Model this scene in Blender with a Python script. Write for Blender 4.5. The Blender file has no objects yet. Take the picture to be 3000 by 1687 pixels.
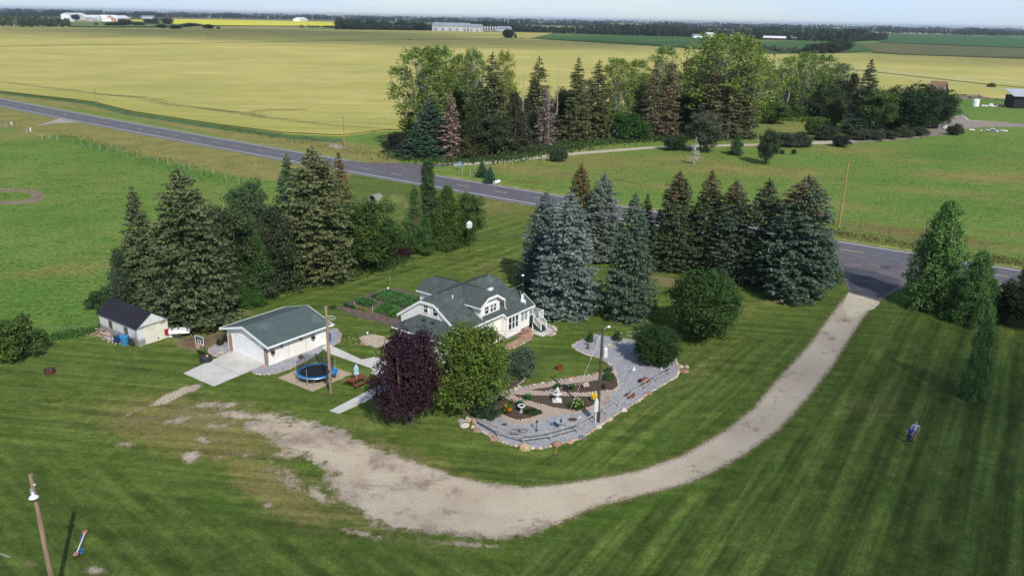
import bpy, bmesh, math, random
import numpy as np
from mathutils import Matrix, Vector
R=math.radians
HAZE=6e-5
S=bpy.context.scene
# ---------------- camera ----------------
FPX=2333.;CH=33.;TH=math.atan(791/FPX);ROLL=math.atan(.0197)
cd=bpy.data.cameras.new('camera');cam=bpy.data.objects.new('camera',cd);S.collection.objects.link(cam)
cd.sensor_width=36;cd.lens=28.;cd.clip_end=60000;cd.clip_start=.5
X_=Vector((1,0,0));U_=Vector((0,math.sin(TH),math.cos(TH)));F_=Vector((0,math.cos(TH),-math.sin(TH)))
c_,s_=math.cos(ROLL),math.sin(ROLL)
r_=X_*c_+U_*s_;u_=U_*c_-X_*s_
cam.matrix_world=Matrix(((r_.x,u_.x,-F_.x,0),(r_.y,u_.y,-F_.y,0),(r_.z,u_.z,-F_.z,CH),(0,0,0,1)))
S.camera=cam
# ---------------- sky, sun, exposure ----------------
SUN_EL=R(42);SUN_AZ=R(158)   # azimuth clockwise from +Y
W=bpy.data.worlds.new('World');S.world=W;W.use_nodes=True
nt=W.node_tree;bg=nt.nodes['Background'];sky=nt.nodes.new('ShaderNodeTexSky')
sky.sky_type='NISHITA';sky.sun_disc=False;sky.sun_elevation=SUN_EL;sky.sun_rotation=SUN_AZ
sky.air_density=1.0;sky.dust_density=.6;sky.ozone_density=2.0;sky.altitude=600
# thin high cloud veil mixed into the sky
tc=nt.nodes.new('ShaderNodeTexCoord');mp=nt.nodes.new('ShaderNodeMapping');mp.inputs['Scale'].default_value=(1,1,9)
nz=nt.nodes.new('ShaderNodeTexNoise');nz.inputs['Scale'].default_value=3.2;nz.inputs['Detail'].default_value=6
rp=nt.nodes.new('ShaderNodeMapRange');rp.inputs['From Min'].default_value=.36;rp.inputs['From Max'].default_value=.66;rp.inputs['To Min'].default_value=.45;rp.inputs['To Max'].default_value=.9
mx=nt.nodes.new('ShaderNodeMix');mx.data_type='RGBA';mx.inputs['B'].default_value=(5.2,6.6,8.5,1)
nt.links.new(tc.outputs['Generated'],mp.inputs['Vector']);nt.links.new(mp.outputs[0],nz.inputs['Vector']);nt.links.new(nz.outputs['Fac'],rp.inputs['Value'])
sx=nt.nodes.new('ShaderNodeSeparateXYZ');nt.links.new(tc.outputs['Generated'],sx.inputs[0]);hr=nt.nodes.new('ShaderNodeMapRange');hr.inputs['From Min'].default_value=.06;hr.inputs['From Max'].default_value=.35;hr.inputs['To Min'].default_value=1.;hr.inputs['To Max'].default_value=.22
nt.links.new(sx.outputs['Z'],hr.inputs['Value']);ml=nt.nodes.new('ShaderNodeMath');ml.operation='MULTIPLY';nt.links.new(rp.outputs[0],ml.inputs[0]);nt.links.new(hr.outputs[0],ml.inputs[1])
nt.links.new(ml.outputs[0],mx.inputs['Factor']);nt.links.new(sky.outputs[0],mx.inputs['A']);nt.links.new(mx.outputs['Result'],bg.inputs['Color'])
bg.inputs['Strength'].default_value=.12
sl=bpy.data.lights.new('sun','SUN');sl.energy=4.1;sl.angle=R(.6);sl.color=(1,.95,.86)
so=bpy.data.objects.new('sun',sl);S.collection.objects.link(so)
SD=Vector((math.sin(SUN_AZ)*math.cos(SUN_EL),math.cos(SUN_AZ)*math.cos(SUN_EL),math.sin(SUN_EL)))
so.rotation_euler=(-SD).to_track_quat('-Z','Y').to_euler();so.location=(40,-40,200)
S.view_settings.view_transform='Standard';S.view_settings.look='None';S.view_settings.exposure=0.0;S.view_settings.gamma=1
S.render.engine='CYCLES'
S.cycles.volume_bounces=0;S.cycles.max_bounces=6;S.cycles.transparent_max_bounces=12
# ---------------- pixel <-> place ----------------
def g(x,y,z=0.):
    x=np.asarray(x,float);y=np.asarray(y,float)
    u=x-1500;v=y-843.5
    u2=u*c_+v*s_;v2=-u*s_+v*c_
    dy=FPX*math.cos(TH)-v2*math.sin(TH);dz=-(FPX*math.sin(TH)+v2*math.cos(TH))
    t=(z-CH)/dz
    return u2*t,dy*t
def G(x,y,z=0.):
    a,b=g(x,y,z);return Vector((float(a),float(b),z))
def proj(X,Y,Z):
    dz=Z-CH
    zc=Y*math.cos(TH)-dz*math.sin(TH);yc=-dz*math.cos(TH)-Y*math.sin(TH)
    u2=FPX*X/zc;v2=FPX*yc/zc
    return u2*c_-v2*s_+1500,u2*s_+v2*c_+843.5
def hgt(x,y,ytop):
    P=G(x,y);lo,hi=0.,60.
    for _ in range(40):
        m=(lo+hi)/2
        if proj(P.x,P.y,m)[1]>ytop:lo=m
        else:hi=m
    return lo
def pxm(x,y):   # pixels per metre at ground pixel
    P=G(x,y);a=proj(P.x,P.y,0);b=proj(P.x+1,P.y,0);return math.hypot(a[0]-b[0],a[1]-b[1])
# ---------------- object helpers ----------------
COL=S.collection
def tag(o,label=None,cat=None,group=None,kind=None):
    if label:o['label']=label
    if cat:o['category']=cat
    if group:o['group']=group
    if kind:o['kind']=kind
    return o
def thing(name,loc,label,cat,group=None,rz=0.):
    o=bpy.data.objects.new(name,None);COL.objects.link(o);o.location=loc;o.rotation_euler=(0,0,rz);o.empty_display_size=.3
    return tag(o,label,cat,group)
def dup(root,loc=None,rz=None,label=None,sc=None,name=None,color=None):
    r=root.copy();COL.objects.link(r)
    if name:r.name=name
    if loc is not None:r.location=loc
    if rz is not None:r.rotation_euler=(0,0,rz)
    if sc is not None:r.scale=sc if hasattr(sc,'__len__') else (sc,)*3
    if label:r['label']=label
    if color is not None and r.type=='MESH':r.color=color
    for ch in list(root.children):
        c=ch.copy();COL.objects.link(c);c.parent=r
        if color is not None and 'crown' in c.name:c.color=color
        for q in ch.children:
            d=q.copy();COL.objects.link(d);d.parent=c
    return r
class MB:
    def __init__(s):s.v=[];s.f=[];s.m=[]
    def add(s,vs,fs,mi=0):
        n=len(s.v);s.v+=[tuple(q) for q in vs];s.f+=[tuple(i+n for i in f) for f in fs];s.m+=[mi]*len(fs);return s
    def box(s,a,b,mi=0,M=None):
        x0,y0,z0=a;x1,y1,z1=b
        vs=[(x0,y0,z0),(x1,y0,z0),(x1,y1,z0),(x0,y1,z0),(x0,y0,z1),(x1,y0,z1),(x1,y1,z1),(x0,y1,z1)]
        if M is not None:vs=[tuple(M@Vector(q)) for q in vs]
        return s.add(vs,[(3,2,1,0),(4,5,6,7),(0,1,5,4),(1,2,6,5),(2,3,7,6),(3,0,4,7)],mi)
    def bar(s,p,q,w,h=None,mi=0):
        p=Vector(p);q=Vector(q);h=h or w;d=q-p;L=d.length
        if L<1e-6:return s
        Q=d.to_track_quat('Z','Y' if abs(d.normalized().y)<.9 else 'X').to_matrix().to_4x4();M=Matrix.Translation(p)@Q
        return s.box((-w/2,-h/2,0),(w/2,h/2,L),mi,M)
    def tube(s,pts,rs,n=8,mi=0,cap=True):
        pts=[Vector(p) for p in pts]
        if not hasattr(rs,'__len__'):rs=[rs]*len(pts)
        vs=[];fs=[]
        for i,p in enumerate(pts):
            d=(pts[min(i+1,len(pts)-1)]-pts[max(i-1,0)]).normalized()
            a=d.orthogonal().normalized() if i==0 else (A-d*A.dot(d)).normalized()
            A=a;b=d.cross(a)
            vs+=[p+(a*math.cos(2*PI*k/n)+b*math.sin(2*PI*k/n))*rs[i] for k in range(n)]
        for i in range(len(pts)-1):
            for k in range(n):fs.append((i*n+k,i*n+(k+1)%n,(i+1)*n+(k+1)%n,(i+1)*n+k))
        if cap:fs+=[tuple(range(n))[::-1],tuple((len(pts)-1)*n+k for k in range(n))]
        return s.add(vs,fs,mi)
    def lathe(s,prof,n=20,c=(0,0,0),mi=0):
        vs=[];fs=[]
        for r,z in prof:
            vs+=[(c[0]+r*math.cos(2*PI*k/n),c[1]+r*math.sin(2*PI*k/n),c[2]+z) for k in range(n)]
        for i in range(len(prof)-1):
            for k in range(n):fs.append((i*n+k,i*n+(k+1)%n,(i+1)*n+(k+1)%n,(i+1)*n+k))
        if prof[0][0]>1e-4:fs.append(tuple(range(n))[::-1])
        if prof[-1][0]>1e-4:fs.append(tuple((len(prof)-1)*n+k for k in range(n)))
        return s.add(vs,fs,mi)
    def poly(s,pts,mi=0):
        return s.add(pts,[tuple(range(len(pts)))],mi)
    def slab(s,pts,t,mi=0):
        "polygon extruded along its normal (downwards) by t"
        P=[Vector(p) for p in pts];n=len(P)
        N=Vector((0,0,0))
        for i in range(n):N+=P[i].cross(P[(i+1)%n])
        N.normalize();Q=[p-N*t for p in P]
        return s.add(P+Q,[tuple(range(n)),tuple(range(2*n-1,n-1,-1))]+[(i,i+n,(i+1)%n+n,(i+1)%n) for i in range(n)],mi)
    def prism(s,pts2,z0,z1,mi=0):
        n=len(pts2);vs=[(x,y,z0) for x,y in pts2]+[(x,y,z1) for x,y in pts2]
        return s.add(vs,[tuple(range(n))[::-1],tuple(range(n,2*n))]+[(i,(i+1)%n,(i+1)%n+n,i+n) for i in range(n)],mi)
    def mesh(s,name,mats,smooth=False):
        me=bpy.data.meshes.new(name);me.from_pydata([tuple(q) for q in s.v],[],s.f)
        for m in (mats if isinstance(mats,(list,tuple)) else [mats]):me.materials.append(m)
        if s.m and max(s.m)>0:me.polygons.foreach_set('material_index',s.m)
        if smooth:me.polygons.foreach_set('use_smooth',[True]*len(me.polygons))
        me.update();return me
    def obj(s,name,mats,parent=None,smooth=False,label=None,loc=None):
        o=bpy.data.objects.new(name,s.mesh(name,mats,smooth));COL.objects.link(o)
        if parent is not None:o.parent=parent
        if label:o['label']=label
        if loc is not None:o.location=loc
        return o
PI=math.pi
# ---------------- materials ----------------
class NM:
    def __init__(s,name):
        s.m=bpy.data.materials.new(name);s.m.use_nodes=True;s.t=s.m.node_tree;s.b=s.t.nodes['Principled BSDF'];s.out=s.t.nodes['Material Output']
        s.b.inputs['Roughness'].default_value=.8;s.b.inputs['Specular IOR Level'].default_value=.3;s._p=None
    def n(s,k,**kw):
        x=s.t.nodes.new(k)
        for a,b in kw.items():setattr(x,a,b)
        return x
    def L(s,a,b):
        s.t.links.new(a,b)
    def put(s,v,sock):
        if isinstance(v,bpy.types.NodeSocket):s.L(v,sock)
        elif v is not None:
            if hasattr(v,'__len__') and len(v)==3 and sock.type=='RGBA':v=(*v,1)
            sock.default_value=v
    @property
    def pos(s):
        if s._p is None:s._p=s.n('ShaderNodeNewGeometry').outputs['Position']
        return s._p
    @property
    def opos(s):return s.n('ShaderNodeTexCoord').outputs['Object']
    def map(s,vec,sc=(1,1,1),rot=(0,0,0),loc=(0,0,0)):
        m=s.n('ShaderNodeMapping');s.L(vec,m.inputs['Vector']);m.inputs['Scale'].default_value=sc;m.inputs['Rotation'].default_value=rot;m.inputs['Location'].default_value=loc;return m.outputs[0]
    def tmap(s,vec,rot,size):
        m=s.n('ShaderNodeMapping',vector_type='TEXTURE');s.L(vec,m.inputs['Vector']);m.inputs['Scale'].default_value=size;m.inputs['Rotation'].default_value=(0,0,rot);return m.outputs[0]
    def noise(s,sc,det=3,rough=.55,vec=None,lo=None,hi=None,dist=0):
        x=s.n('ShaderNodeTexNoise');x.inputs['Scale'].default_value=sc;x.inputs['Detail'].default_value=det;x.inputs['Roughness'].default_value=rough;x.inputs['Distortion'].default_value=dist
        s.L(vec if vec is not None else s.pos,x.inputs['Vector']);o=x.outputs['Fac']
        return s.rng(o,lo,hi) if lo is not None else o
    def rng(s,v,a,b,c=0.,d=1.,smooth=True):
        x=s.n('ShaderNodeMapRange');x.interpolation_type='SMOOTHSTEP' if smooth else 'LINEAR'
        s.put(v,x.inputs['Value']);s.put(a,x.inputs['From Min']);s.put(b,x.inputs['From Max']);s.put(c,x.inputs['To Min']);s.put(d,x.inputs['To Max']);return x.outputs[0]
    def mth(s,op,a,b=0.):
        x=s.n('ShaderNodeMath',operation=op);s.put(a,x.inputs[0]);s.put(b,x.inputs[1]);return x.outputs[0]
    def mix(s,f,a,b,mode='MIX'):
        x=s.n('ShaderNodeMix');x.data_type='RGBA';x.blend_type=mode;s.put(f,x.inputs['Factor']);s.put(a,x.inputs['A']);s.put(b,x.inputs['B']);return x.outputs['Result']
    def scale(s,c,f):   # colour * scalar
        x=s.n('ShaderNodeVectorMath',operation='SCALE');s.put(c,x.inputs[0]);s.put(f,x.inputs['Scale']);return x.outputs[0]
    def attr(s,name):return s.n('ShaderNodeAttribute',attribute_name=name)
    def bump(s,h,st=.3,d=.05):
        x=s.n('ShaderNodeBump');x.inputs['Strength'].default_value=st;x.inputs['Distance'].default_value=d;s.L(h,x.inputs['Height']);s.L(x.outputs[0],s.b.inputs['Normal'])
    def done(s,col=None,rough=None,metal=None,spec=None):
        if col is not None:s.put(col,s.b.inputs['Base Color'])
        if rough is not None:s.put(rough,s.b.inputs['Roughness'])
        if metal is not None:s.b.inputs['Metallic'].default_value=metal
        if spec is not None:s.b.inputs['Specular IOR Level'].default_value=spec
        return s.m
def mat(name,col,rough=.8,var=.15,sc=3.,metal=0.,spec=.3,bump=0.,obj=True,col2=None,lo=.3,hi=.7):
    k=NM(name);vec=k.opos if obj else k.pos
    n=k.noise(sc,4,vec=vec,lo=lo,hi=hi)
    c2=col2 if col2 else tuple(q*(1-var) for q in col);c1=col if col2 else tuple(min(1,q*(1+var)) for q in col)
    c=k.mix(n,c2,c1)
    if bump:k.bump(k.noise(sc*6,3,vec=vec),bump,.02)
    return k.done(c,rough,metal,spec)
# ================= ground =================
def segdist(P,A,B):
    d=B-A;t=np.clip(((P-A)@d)/max(d@d,1e-9),0,1);return np.hypot(*(P-(A+t[:,None]*d)).T)
def inpoly(P,poly):
    x,y=P[:,0],P[:,1];ins=np.zeros(len(P),bool);n=len(poly)
    for i in range(n):
        x1,y1=poly[i];x2,y2=poly[(i+1)%n]
        if y1==y2:continue
        c=((y1>y)!=(y2>y))&(x<(x2-x1)*(y-y1)/(y2-y1)+x1);ins^=c
    return ins
def sdist(P,poly):
    poly=np.asarray(poly,float);d=np.full(len(P),1e9)
    for i in range(len(poly)):d=np.minimum(d,segdist(P,poly[i],poly[(i+1)%len(poly)]))
    return np.where(inpoly(P,poly),d,-d)
def wp(pts):return np.array([[float(q) for q in g(*p)] for p in pts])
def ss(x,a,b):
    t=np.clip((x-a)/(b-a),0,1);return t*t*(3-2*t)
DRIVE=[(2485,857),(2427,931),(2365,1016),(2322,1062),(2267,1122),(2207,1196),(2125,1260),(2000,1334),(1863,1381),(1733,1403),(1640,1418),(1530,1426),(1430,1415),(1332,1392),(1250,1365),(1151,1330),(1086,1306),(1000,1262),(940,1243),(884,1230),(840,1216),(789,1210),(745,1218),(722,1240),(728,1262),(775,1268),(800,1285),(812,1310),(830,1330),(905,1345),(950,1372),(970,1433),(1010,1475),(1086,1519),(1142,1549),(1210,1557),(1302,1562),(1400,1574),(1466,1578),(1539,1567),(1647,1528),(1733,1487),(1863,1455),(2000,1420),(2086,1383),(2185,1329),(2280,1260),(2367,1166),(2444,1066),(2505,966),(2543,911),(2578,884)]
DRW=wp(DRIVE)
SL=wp([(530,1330),(548,1318),(585,1312),(597,1335),(575,1352),(552,1364),(528,1350)])
LAWN=[(-900,1040),(110,1010),(280,985),(330,985),(520,950),(600,900),(720,860),(900,790),(990,640),(1000,520),(1040,500),(1400,570),(2420,690),(2700,740),(3900,950),(3900,2600),(-900,2600)]
def blob(x,y,cx,cy,rx,ry,a=0.,s=1.):
    a=R(a);dx=x-cx;dy=y-cy;u=dx*math.cos(a)+dy*math.sin(a);v=-dx*math.sin(a)+dy*math.cos(a)
    return s*np.exp(-((u/rx)**2+(v/ry)**2))
def paint(me):
    n=len(me.vertices);co=np.empty(n*3);me.vertices.foreach_get('co',co);co=co.reshape(-1,3)
    P=co[:,:2];x,y=proj(co[:,0],co[:,1],0.);Q=np.c_[x,y]
    A=np.zeros((n,4));B=np.zeros((n,4));Z=np.zeros(n)
    lawn=ss(sdist(Q,LAWN),-6,6)
    dd=sdist(P,DRW)
    rag=np.maximum(np.clip(1-np.abs(x-900)/800,0,1),.8*blob(x,y,1500,1580,300,40,-8))*ss(y,1105,1135)
    wd=2.2+4.6*np.clip(1-np.abs(x-820)/330,0,1)
    dirt=.5+np.clip(dd/wd,-.5,.5)     # gravel/dirt potential around the drive; .5 is the edge
    # worn fringe of the yard
    fr=Z.copy()
    for b in [(505,1160,75,15,-25,1.),(560,1138,48,11,-20,.9),(390,1205,70,10,-28,.55),(700,1215,100,22,8,.72),(620,1190,150,20,-2,.60),(530,1230,120,22,-14,.56),(760,1250,60,24,20,.9),(850,1395,70,26,30,.62),(930,1450,60,26,40,.66),(360,1300,70,17,0,.52),(1050,1560,120,16,14,.60),(1350,1592,170,13,5,.62),(1180,1345,170,22,20,.62),(1000,1285,90,18,20,.6),(1280,1385,90,12,14,.55),(90,1650,35,14,0,.5),(280,1670,45,18,0,.7),(780,1480,40,20,0,.5),(640,1340,30,10,0,.5),(600,1235,250,42,6,.47),(860,1410,170,50,30,.48),(420,1230,120,26,-15,.44),(700,1330,90,30,10,.43),(600,1290,90,20,0,.5)]:
        fr=np.maximum(fr,blob(x,y,*b))
    fr=np.maximum(fr,ss(sdist(P,SL),-.8,.9)*.8)
    dirt=np.maximum(dirt*ss(dd,-2.2,0.),fr)
    dirt=np.maximum(dirt,np.where(dd>0,.5+np.clip(dd/wd,0,.5),0))
    ring=np.abs(np.hypot((x-28)/86,(y-575)/19)-1)
    dirt=np.maximum(dirt,.85*(1-ss(ring,.08,.40)))
    dirt=np.maximum(dirt,blob(x,y,985,430,60,14,8,.62));dirt=np.maximum(dirt,blob(x,y,120,376,50,5,0,.45))
    soil=Z.copy()
    for b in [(575,1003,85,30,0,.72),(650,985,60,16,0,.7),(2015,985,30,8,0,.5),(880,805,60,7,-10,.55),(1100,770,60,8,0,.45),(1680,925,80,8,0,.5),(1835,932,70,6,0,.45),(1980,830,220,30,10,.5),(2290,885,110,18,0,.52),(700,915,90,20,-8,.5),(2820,1170,50,12,0,.5),(1350,470,200,14,0,.5),(1700,415,300,16,-4,.5),(2100,400,200,25,0,.5),(2400,390,120,20,0,.4),(2900,900,200,50,0,.45)]:
        dirt=np.maximum(dirt,blob(x,y,*b));soil=np.maximum(soil,blob(x,y,*b))
    soil=np.maximum(soil,.5*(1-ss(ring,.1,.45)))
    # dry
    dry=Z.copy()
    verge=ss(sdist(Q,[(-900,150),(0,315),(600,425),(1040,505),(1000,545),(700,520),(420,458),(170,392),(0,375),(-900,330)]),-10,10)
    verge2=ss(sdist(Q,[(-900,120),(0,272),(272,303),(388,333),(660,375),(1000,412),(1160,440),(1180,480),(1000,472),(679,405),(349,335),(0,290),(-900,140)]),-6,6)
    dry=np.maximum(dry,.75*verge);dry=np.maximum(dry,.85*verge2)
    yard=np.zeros(n)
    for b in [(590,1255,300,85,8,1.1),(820,1440,200,70,30,.95),(430,1220,180,30,-12,.5),(1050,1240,90,30,10,.4),(1000,1500,260,40,20,.55),(1200,1330,200,26,20,.55),(1560,1430,260,14,0,.4),(200,1180,170,50,-10,.3),(2130,900,120,40,0,.45),(2050,1080,180,60,-40,.3),(1900,1200,200,40,-35,.25),(2560,1190,160,50,0,.4),(1650,1120,90,26,0,.4),(2600,940,60,14,0,.35),(1450,780,170,50,0,.35),(1300,640,200,60,0,.3),(1450,600,180,40,5,.55),(1150,640,60,60,0,.3),(120,390,160,14,-5,.8)]:
        yard=np.maximum(yard,blob(x,y,*b))
    dry=np.maximum(dry,yard)
    for b in [(200,790,260,26,-6,.55),(700,600,150,30,10,.3),(1550,500,180,18,5,.9),(1700,470,300,26,3,.7),(2200,500,300,18,2,.8),(2000,470,200,12,2,.7),(2500,440,220,22,2,.55),(2900,520,260,18,2,.8),(2460,600,200,22,8,.5),(1900,545,160,10,3,.6),(2700,560,200,10,4,.5),(2650,470,160,8,2,.6),(2320,370,120,30,0,.55)]:
        dry=np.maximum(dry,blob(x,y,*b))
    # lush
    lush=Z.copy()
    for b in [(150,640,260,40,-3,.6),(60,870,200,90,0,.9),(200,950,160,40,-10,.8),(560,500,400,30,10,.5),(2760,450,120,26,0,1.),(2500,520,300,12,4,.6),(2800,600,260,24,5,.7),(1950,440,120,8,0,.6),(2750,300,240,34,0,.8),(1300,450,100,16,0,.6),(1180,455,80,18,0,.9),(300,430,260,12,12,.9),(700,1440,150,26,30,.5),(1160,1420,300,28,20,.45),(650,1480,100,30,30,.6),(1900,1310,200,20,-30,.5),(2080,1250,120,12,-40,.6),(2240,1300,260,14,-42,.8),(1830,1500,300,20,-20,.7),(2480,1010,140,16,-55,.6),(1000,880,140,20,0,.4),(820,1090,100,16,0,.4),(1640,1010,100,20,0,.4),(1280,880,100,18,0,.4)]:
        lush=np.maximum(lush,blob(x,y,*b))
    red=Z.copy()
    for b in [(1560,535,90,9,2,.9),(2700,690,420,28,8,.95),(2350,640,200,16,8,.8),(2900,470,200,12,5,.5),(2200,455,180,9,0,.5),(640,1330,190,40,20,.62),(420,1240,130,30,-12,.7),(620,1225,180,26,4,.55),(860,1450,120,30,30,.55),(130,780,120,10,0,.4),(780,370,170,10,6,.6),(350,325,130,8,6,.4),(1000,1540,120,20,10,.4),(2920,1240,80,40,0,.3)]:
        red=np.maximum(red,blob(x,y,*b))
    A[:,0]=dirt;A[:,1]=dry;A[:,2]=lush;A[:,3]=lawn
    B[:,0]=red
    B[:,1]=ss(sdist(Q,[(1500,1640),(1860,1480),(2120,1390),(2320,1270),(2480,1060),(2620,900),(3900,1000),(3900,2600),(1300,2600)]),-20,60)
    B[:,2]=ss(sdist(Q,[(-900,1250),(240,1330),(700,1530),(1000,1600),(1500,1640),(1300,2600),(-900,2600)]),-20,40)
    B[:,3]=ss(sdist(Q,[(1000,600),(1450,560),(1700,800),(1900,960),(2380,990),(2260,1110),(2120,1240),(1850,1370),(1560,1400),(1500,1330),(1990,1130),(1900,960),(1650,940),(1000,860),(700,990)]),-10,30)
    for nm,D in (('ca',A),('cb',B)):
        at=me.attributes.new(nm,'FLOAT_COLOR','POINT');at.data.foreach_set('color',np.clip(D,0,1).astype(np.float32).ravel())
    mid=np.clip(dd/4.2,0,1);at=me.attributes.new('mid','FLOAT','POINT');at.data.foreach_set('value',mid.astype(np.float32))
    at=me.attributes.new('soil','FLOAT','POINT');at.data.foreach_set('value',np.clip(soil*1.6,0,1).astype(np.float32))
    at=me.attributes.new('rag','FLOAT','POINT');at.data.foreach_set('value',rag.astype(np.float32))
def grid(xs,ys,name,z=0.,keep=None):
    X,Y=np.meshgrid(xs,ys);wx,wy=g(X,Y);n,m=X.shape
    co=np.c_[wx.ravel(),wy.ravel(),np.full(n*m,z)]
    i=np.arange(n*m).reshape(n,m);F=np.c_[i[1:,:-1].ravel(),i[1:,1:].ravel(),i[:-1,1:].ravel(),i[:-1,:-1].ravel()]
    if keep is not None:
        k=keep(co[:,:2]);F=F[k[F].any(axis=1)];u=np.unique(F);r=np.full(n*m,-1);r[u]=np.arange(len(u));F=r[F];co=co[u]
    me=bpy.data.meshes.new(name);me.from_pydata(co.tolist(),[],F.tolist());me.update();return me
def grassmat(name,gravel=False):
    k=NM(name);a=k.attr('ca');b=k.attr('cb');sa=k.n('ShaderNodeSeparateColor');k.L(a.outputs['Color'],sa.inputs[0]);sb=k.n('ShaderNodeSeparateColor');k.L(b.outputs['Color'],sb.inputs[0])
    dirt,dry,lush,lawn=sa.outputs[0],sa.outputs[1],sa.outputs[2],a.outputs['Alpha'];red,s1,s2,s3=sb.outputs[0],sb.outputs[1],sb.outputs[2],b.outputs['Alpha']
    n0=k.noise(.035,3,lo=.35,hi=.65);n1=k.noise(.16,5,.6,lo=.32,hi=.68);n2=k.noise(.9,5,.65);n3=k.noise(5.,4,.7);n4=k.noise(26.,3,.7)
    n2s=k.rng(n2,.3,.7);n3s=k.rng(n3,.3,.7)
    ns=k.noise(.45,6,.7,lo=.36,hi=.64);lawnc=k.mix(n1,(.070,.118,.020),(.108,.156,.030));lawnc=k.mix(k.mth('MULTIPLY',ns,.45),lawnc,(.120,.145,.036));lawnc=k.scale(lawnc,k.rng(n2s,0,1,.90,1.10))
    np_=k.noise(.22,8,.75,vec=k.map(k.pos,(.7,1.5,1),(0,0,R(12))),lo=.36,hi=.64);past=k.mix(n1,(.100,.190,.030),(.155,.222,.042));past=k.mix(k.mth('MULTIPLY',n0,.5),past,(.085,.215,.034));past=k.mix(k.mth('MULTIPLY',np_,.6),past,(.195,.225,.058));past=k.mix(k.noise(.05,6,.7,vec=k.tmap(k.pos,R(-30),(2.4,1,1)),lo=.48,hi=.74),past,k.mix(np_,(.175,.185,.05),(.225,.205,.075)))
    clump=k.rng(k.noise(.22,7,.78,vec=k.map(k.pos,(1,2.0,1),(0,0,R(-15)))),.52,.66,0,.8)
    past=k.mix(clump,past,(.050,.105,.020))
    c=k.mix(lawn,past,lawnc)
    lushf=k.mth('MULTIPLY',lush,k.rng(n2,.25,.7,.35,1.))
    c=k.mix(lushf,c,k.mix(lawn,(.070,.175,.026),(.050,.110,.012)))
    dryf=k.rng(k.mth('ADD',dry,k.mth('MULTIPLY',k.mth('SUBTRACT',n2,.5),1.2)),.12,.72,0,.92)
    c=k.mix(dryf,c,k.mix(lawn,k.mix(n1,(.27,.23,.075),(.185,.175,.055)),(.205,.180,.062)))
    redf=k.rng(k.mth('ADD',red,k.mth('MULTIPLY',k.mth('SUBTRACT',n2,.5),1.3)),.35,1.1,0,.85)
    c=k.mix(redf,c,k.mix(n3s,(.17,.085,.035),(.20,.14,.05)))
    def stripe(ang,per,fac,ph=0.,dist=1.2):
        w=k.n('ShaderNodeTexWave');w.wave_type='BANDS';w.bands_direction='X';w.inputs['Scale'].default_value=1.;w.inputs['Distortion'].default_value=dist;w.inputs['Detail'].default_value=2;w.inputs['Detail Scale'].default_value=.35
        k.L(k.map(k.pos,(.314/per,.314/per,.314/per),(0,0,R(-ang)),(ph,0,0)),w.inputs['Vector'])
        return k.mth('MULTIPLY',k.rng(w.outputs['Fac'],.15,.85,-1,1),fac)
    st=k.mth('MULTIPLY',stripe(-33,2.9,.27,0,.8),s1)
    st=k.mth('ADD',st,k.mth('MULTIPLY',stripe(48,1.9,.13,0,2.),s2))
    st=k.mth('ADD',st,k.mth('MULTIPLY',stripe(-38,2.6,.11,0,2.),s3))
    st=k.mth('ADD',st,k.mth('MULTIPLY',k.mth('MULTIPLY',stripe(84,2.2,.10,0,1.5),lawn),k.mth('SUBTRACT',1.,s1)))
    c=k.scale(c,k.mth('ADD',1.,k.mth('MULTIPLY',st,k.rng(k.noise(.25,4,.6),.38,.62,.15,1.25))))
    c=k.scale(c,k.rng(k.noise(1.7,6,.8),.36,.64,k.rng(lawn,0,1,.62,.84),k.rng(lawn,0,1,1.42,1.16)));c=k.scale(c,k.rng(n3,.25,.75,.78,1.25));c=k.scale(c,k.rng(n4,.25,.75,.75,1.28))
    def streak(ang,fac,amp,w=.9,l=16.):
        return k.mth('MULTIPLY',k.rng(k.noise(1.,4,.65,vec=k.tmap(k.pos,R(ang),(l,w,1))),.34,.66,-amp,amp),fac)
    sk=k.mth('ADD',streak(57.0,s1,.26,.6,20.),streak(-41.8,s2,.20,.9));sk=k.mth('ADD',sk,streak(54.7,s3,.24,.6));oth=k.mth('MULTIPLY',lawn,k.mth('SUBTRACT',1.,k.mth('MINIMUM',1.,k.mth('ADD',k.mth('ADD',s1,s2),s3))));sk=k.mth('ADD',sk,streak(-7.7,oth,.22,.8))
    c=k.scale(c,k.mth('ADD',1.,sk))
    # bare ground
    rag=k.attr('rag').outputs['Fac']
    e=k.mth('ADD',dirt,k.mth('MULTIPLY',k.mth('SUBTRACT',k.noise(.9,8,.76),.5),k.rng(rag,0,1,.34,1.9)))
    e=k.mth('ADD',e,k.mth('MULTIPLY',k.mth('SUBTRACT',n3,.5),.12))
    df=k.rng(e,k.rng(rag,0,1,.48,.44),k.rng(rag,0,1,.545,.60))
    gc=k.mix(n1,(.47,.385,.285),(.57,.485,.37));gc=k.mix(k.mth('MULTIPLY',k.rng(k.noise(.30,7,.75),k.rng(rag,0,1,.56,.42),.62),.85),gc,(.27,.205,.165))
    gc=k.mix(k.rng(k.mth('SUBTRACT',e,k.mth('MULTIPLY',n2,.35)),.40,.52,.55,0),gc,(.30,.235,.185))
    wt=k.mth('ABSOLUTE',k.mth('SUBTRACT',k.attr('mid').outputs['Fac'],.5));gc=k.mix(k.rng(wt,.10,.20,0,.16),gc,(.62,.54,.45))
    gc=k.mix(k.attr('soil').outputs['Fac'],gc,k.mix(n2s,(.12,.075,.05),(.20,.135,.095)))
    gc=k.scale(gc,k.rng(n4,.25,.75,.80,1.2));gc=k.scale(gc,k.rng(n3,.3,.7,.92,1.06))
    # straw coloured transition
    tr=k.mth('MULTIPLY',k.rng(e,.30,.5),k.mth('SUBTRACT',1.,df))
    c=k.mix(k.mth('MULTIPLY',tr,.75),c,(.23,.195,.10))
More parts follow.
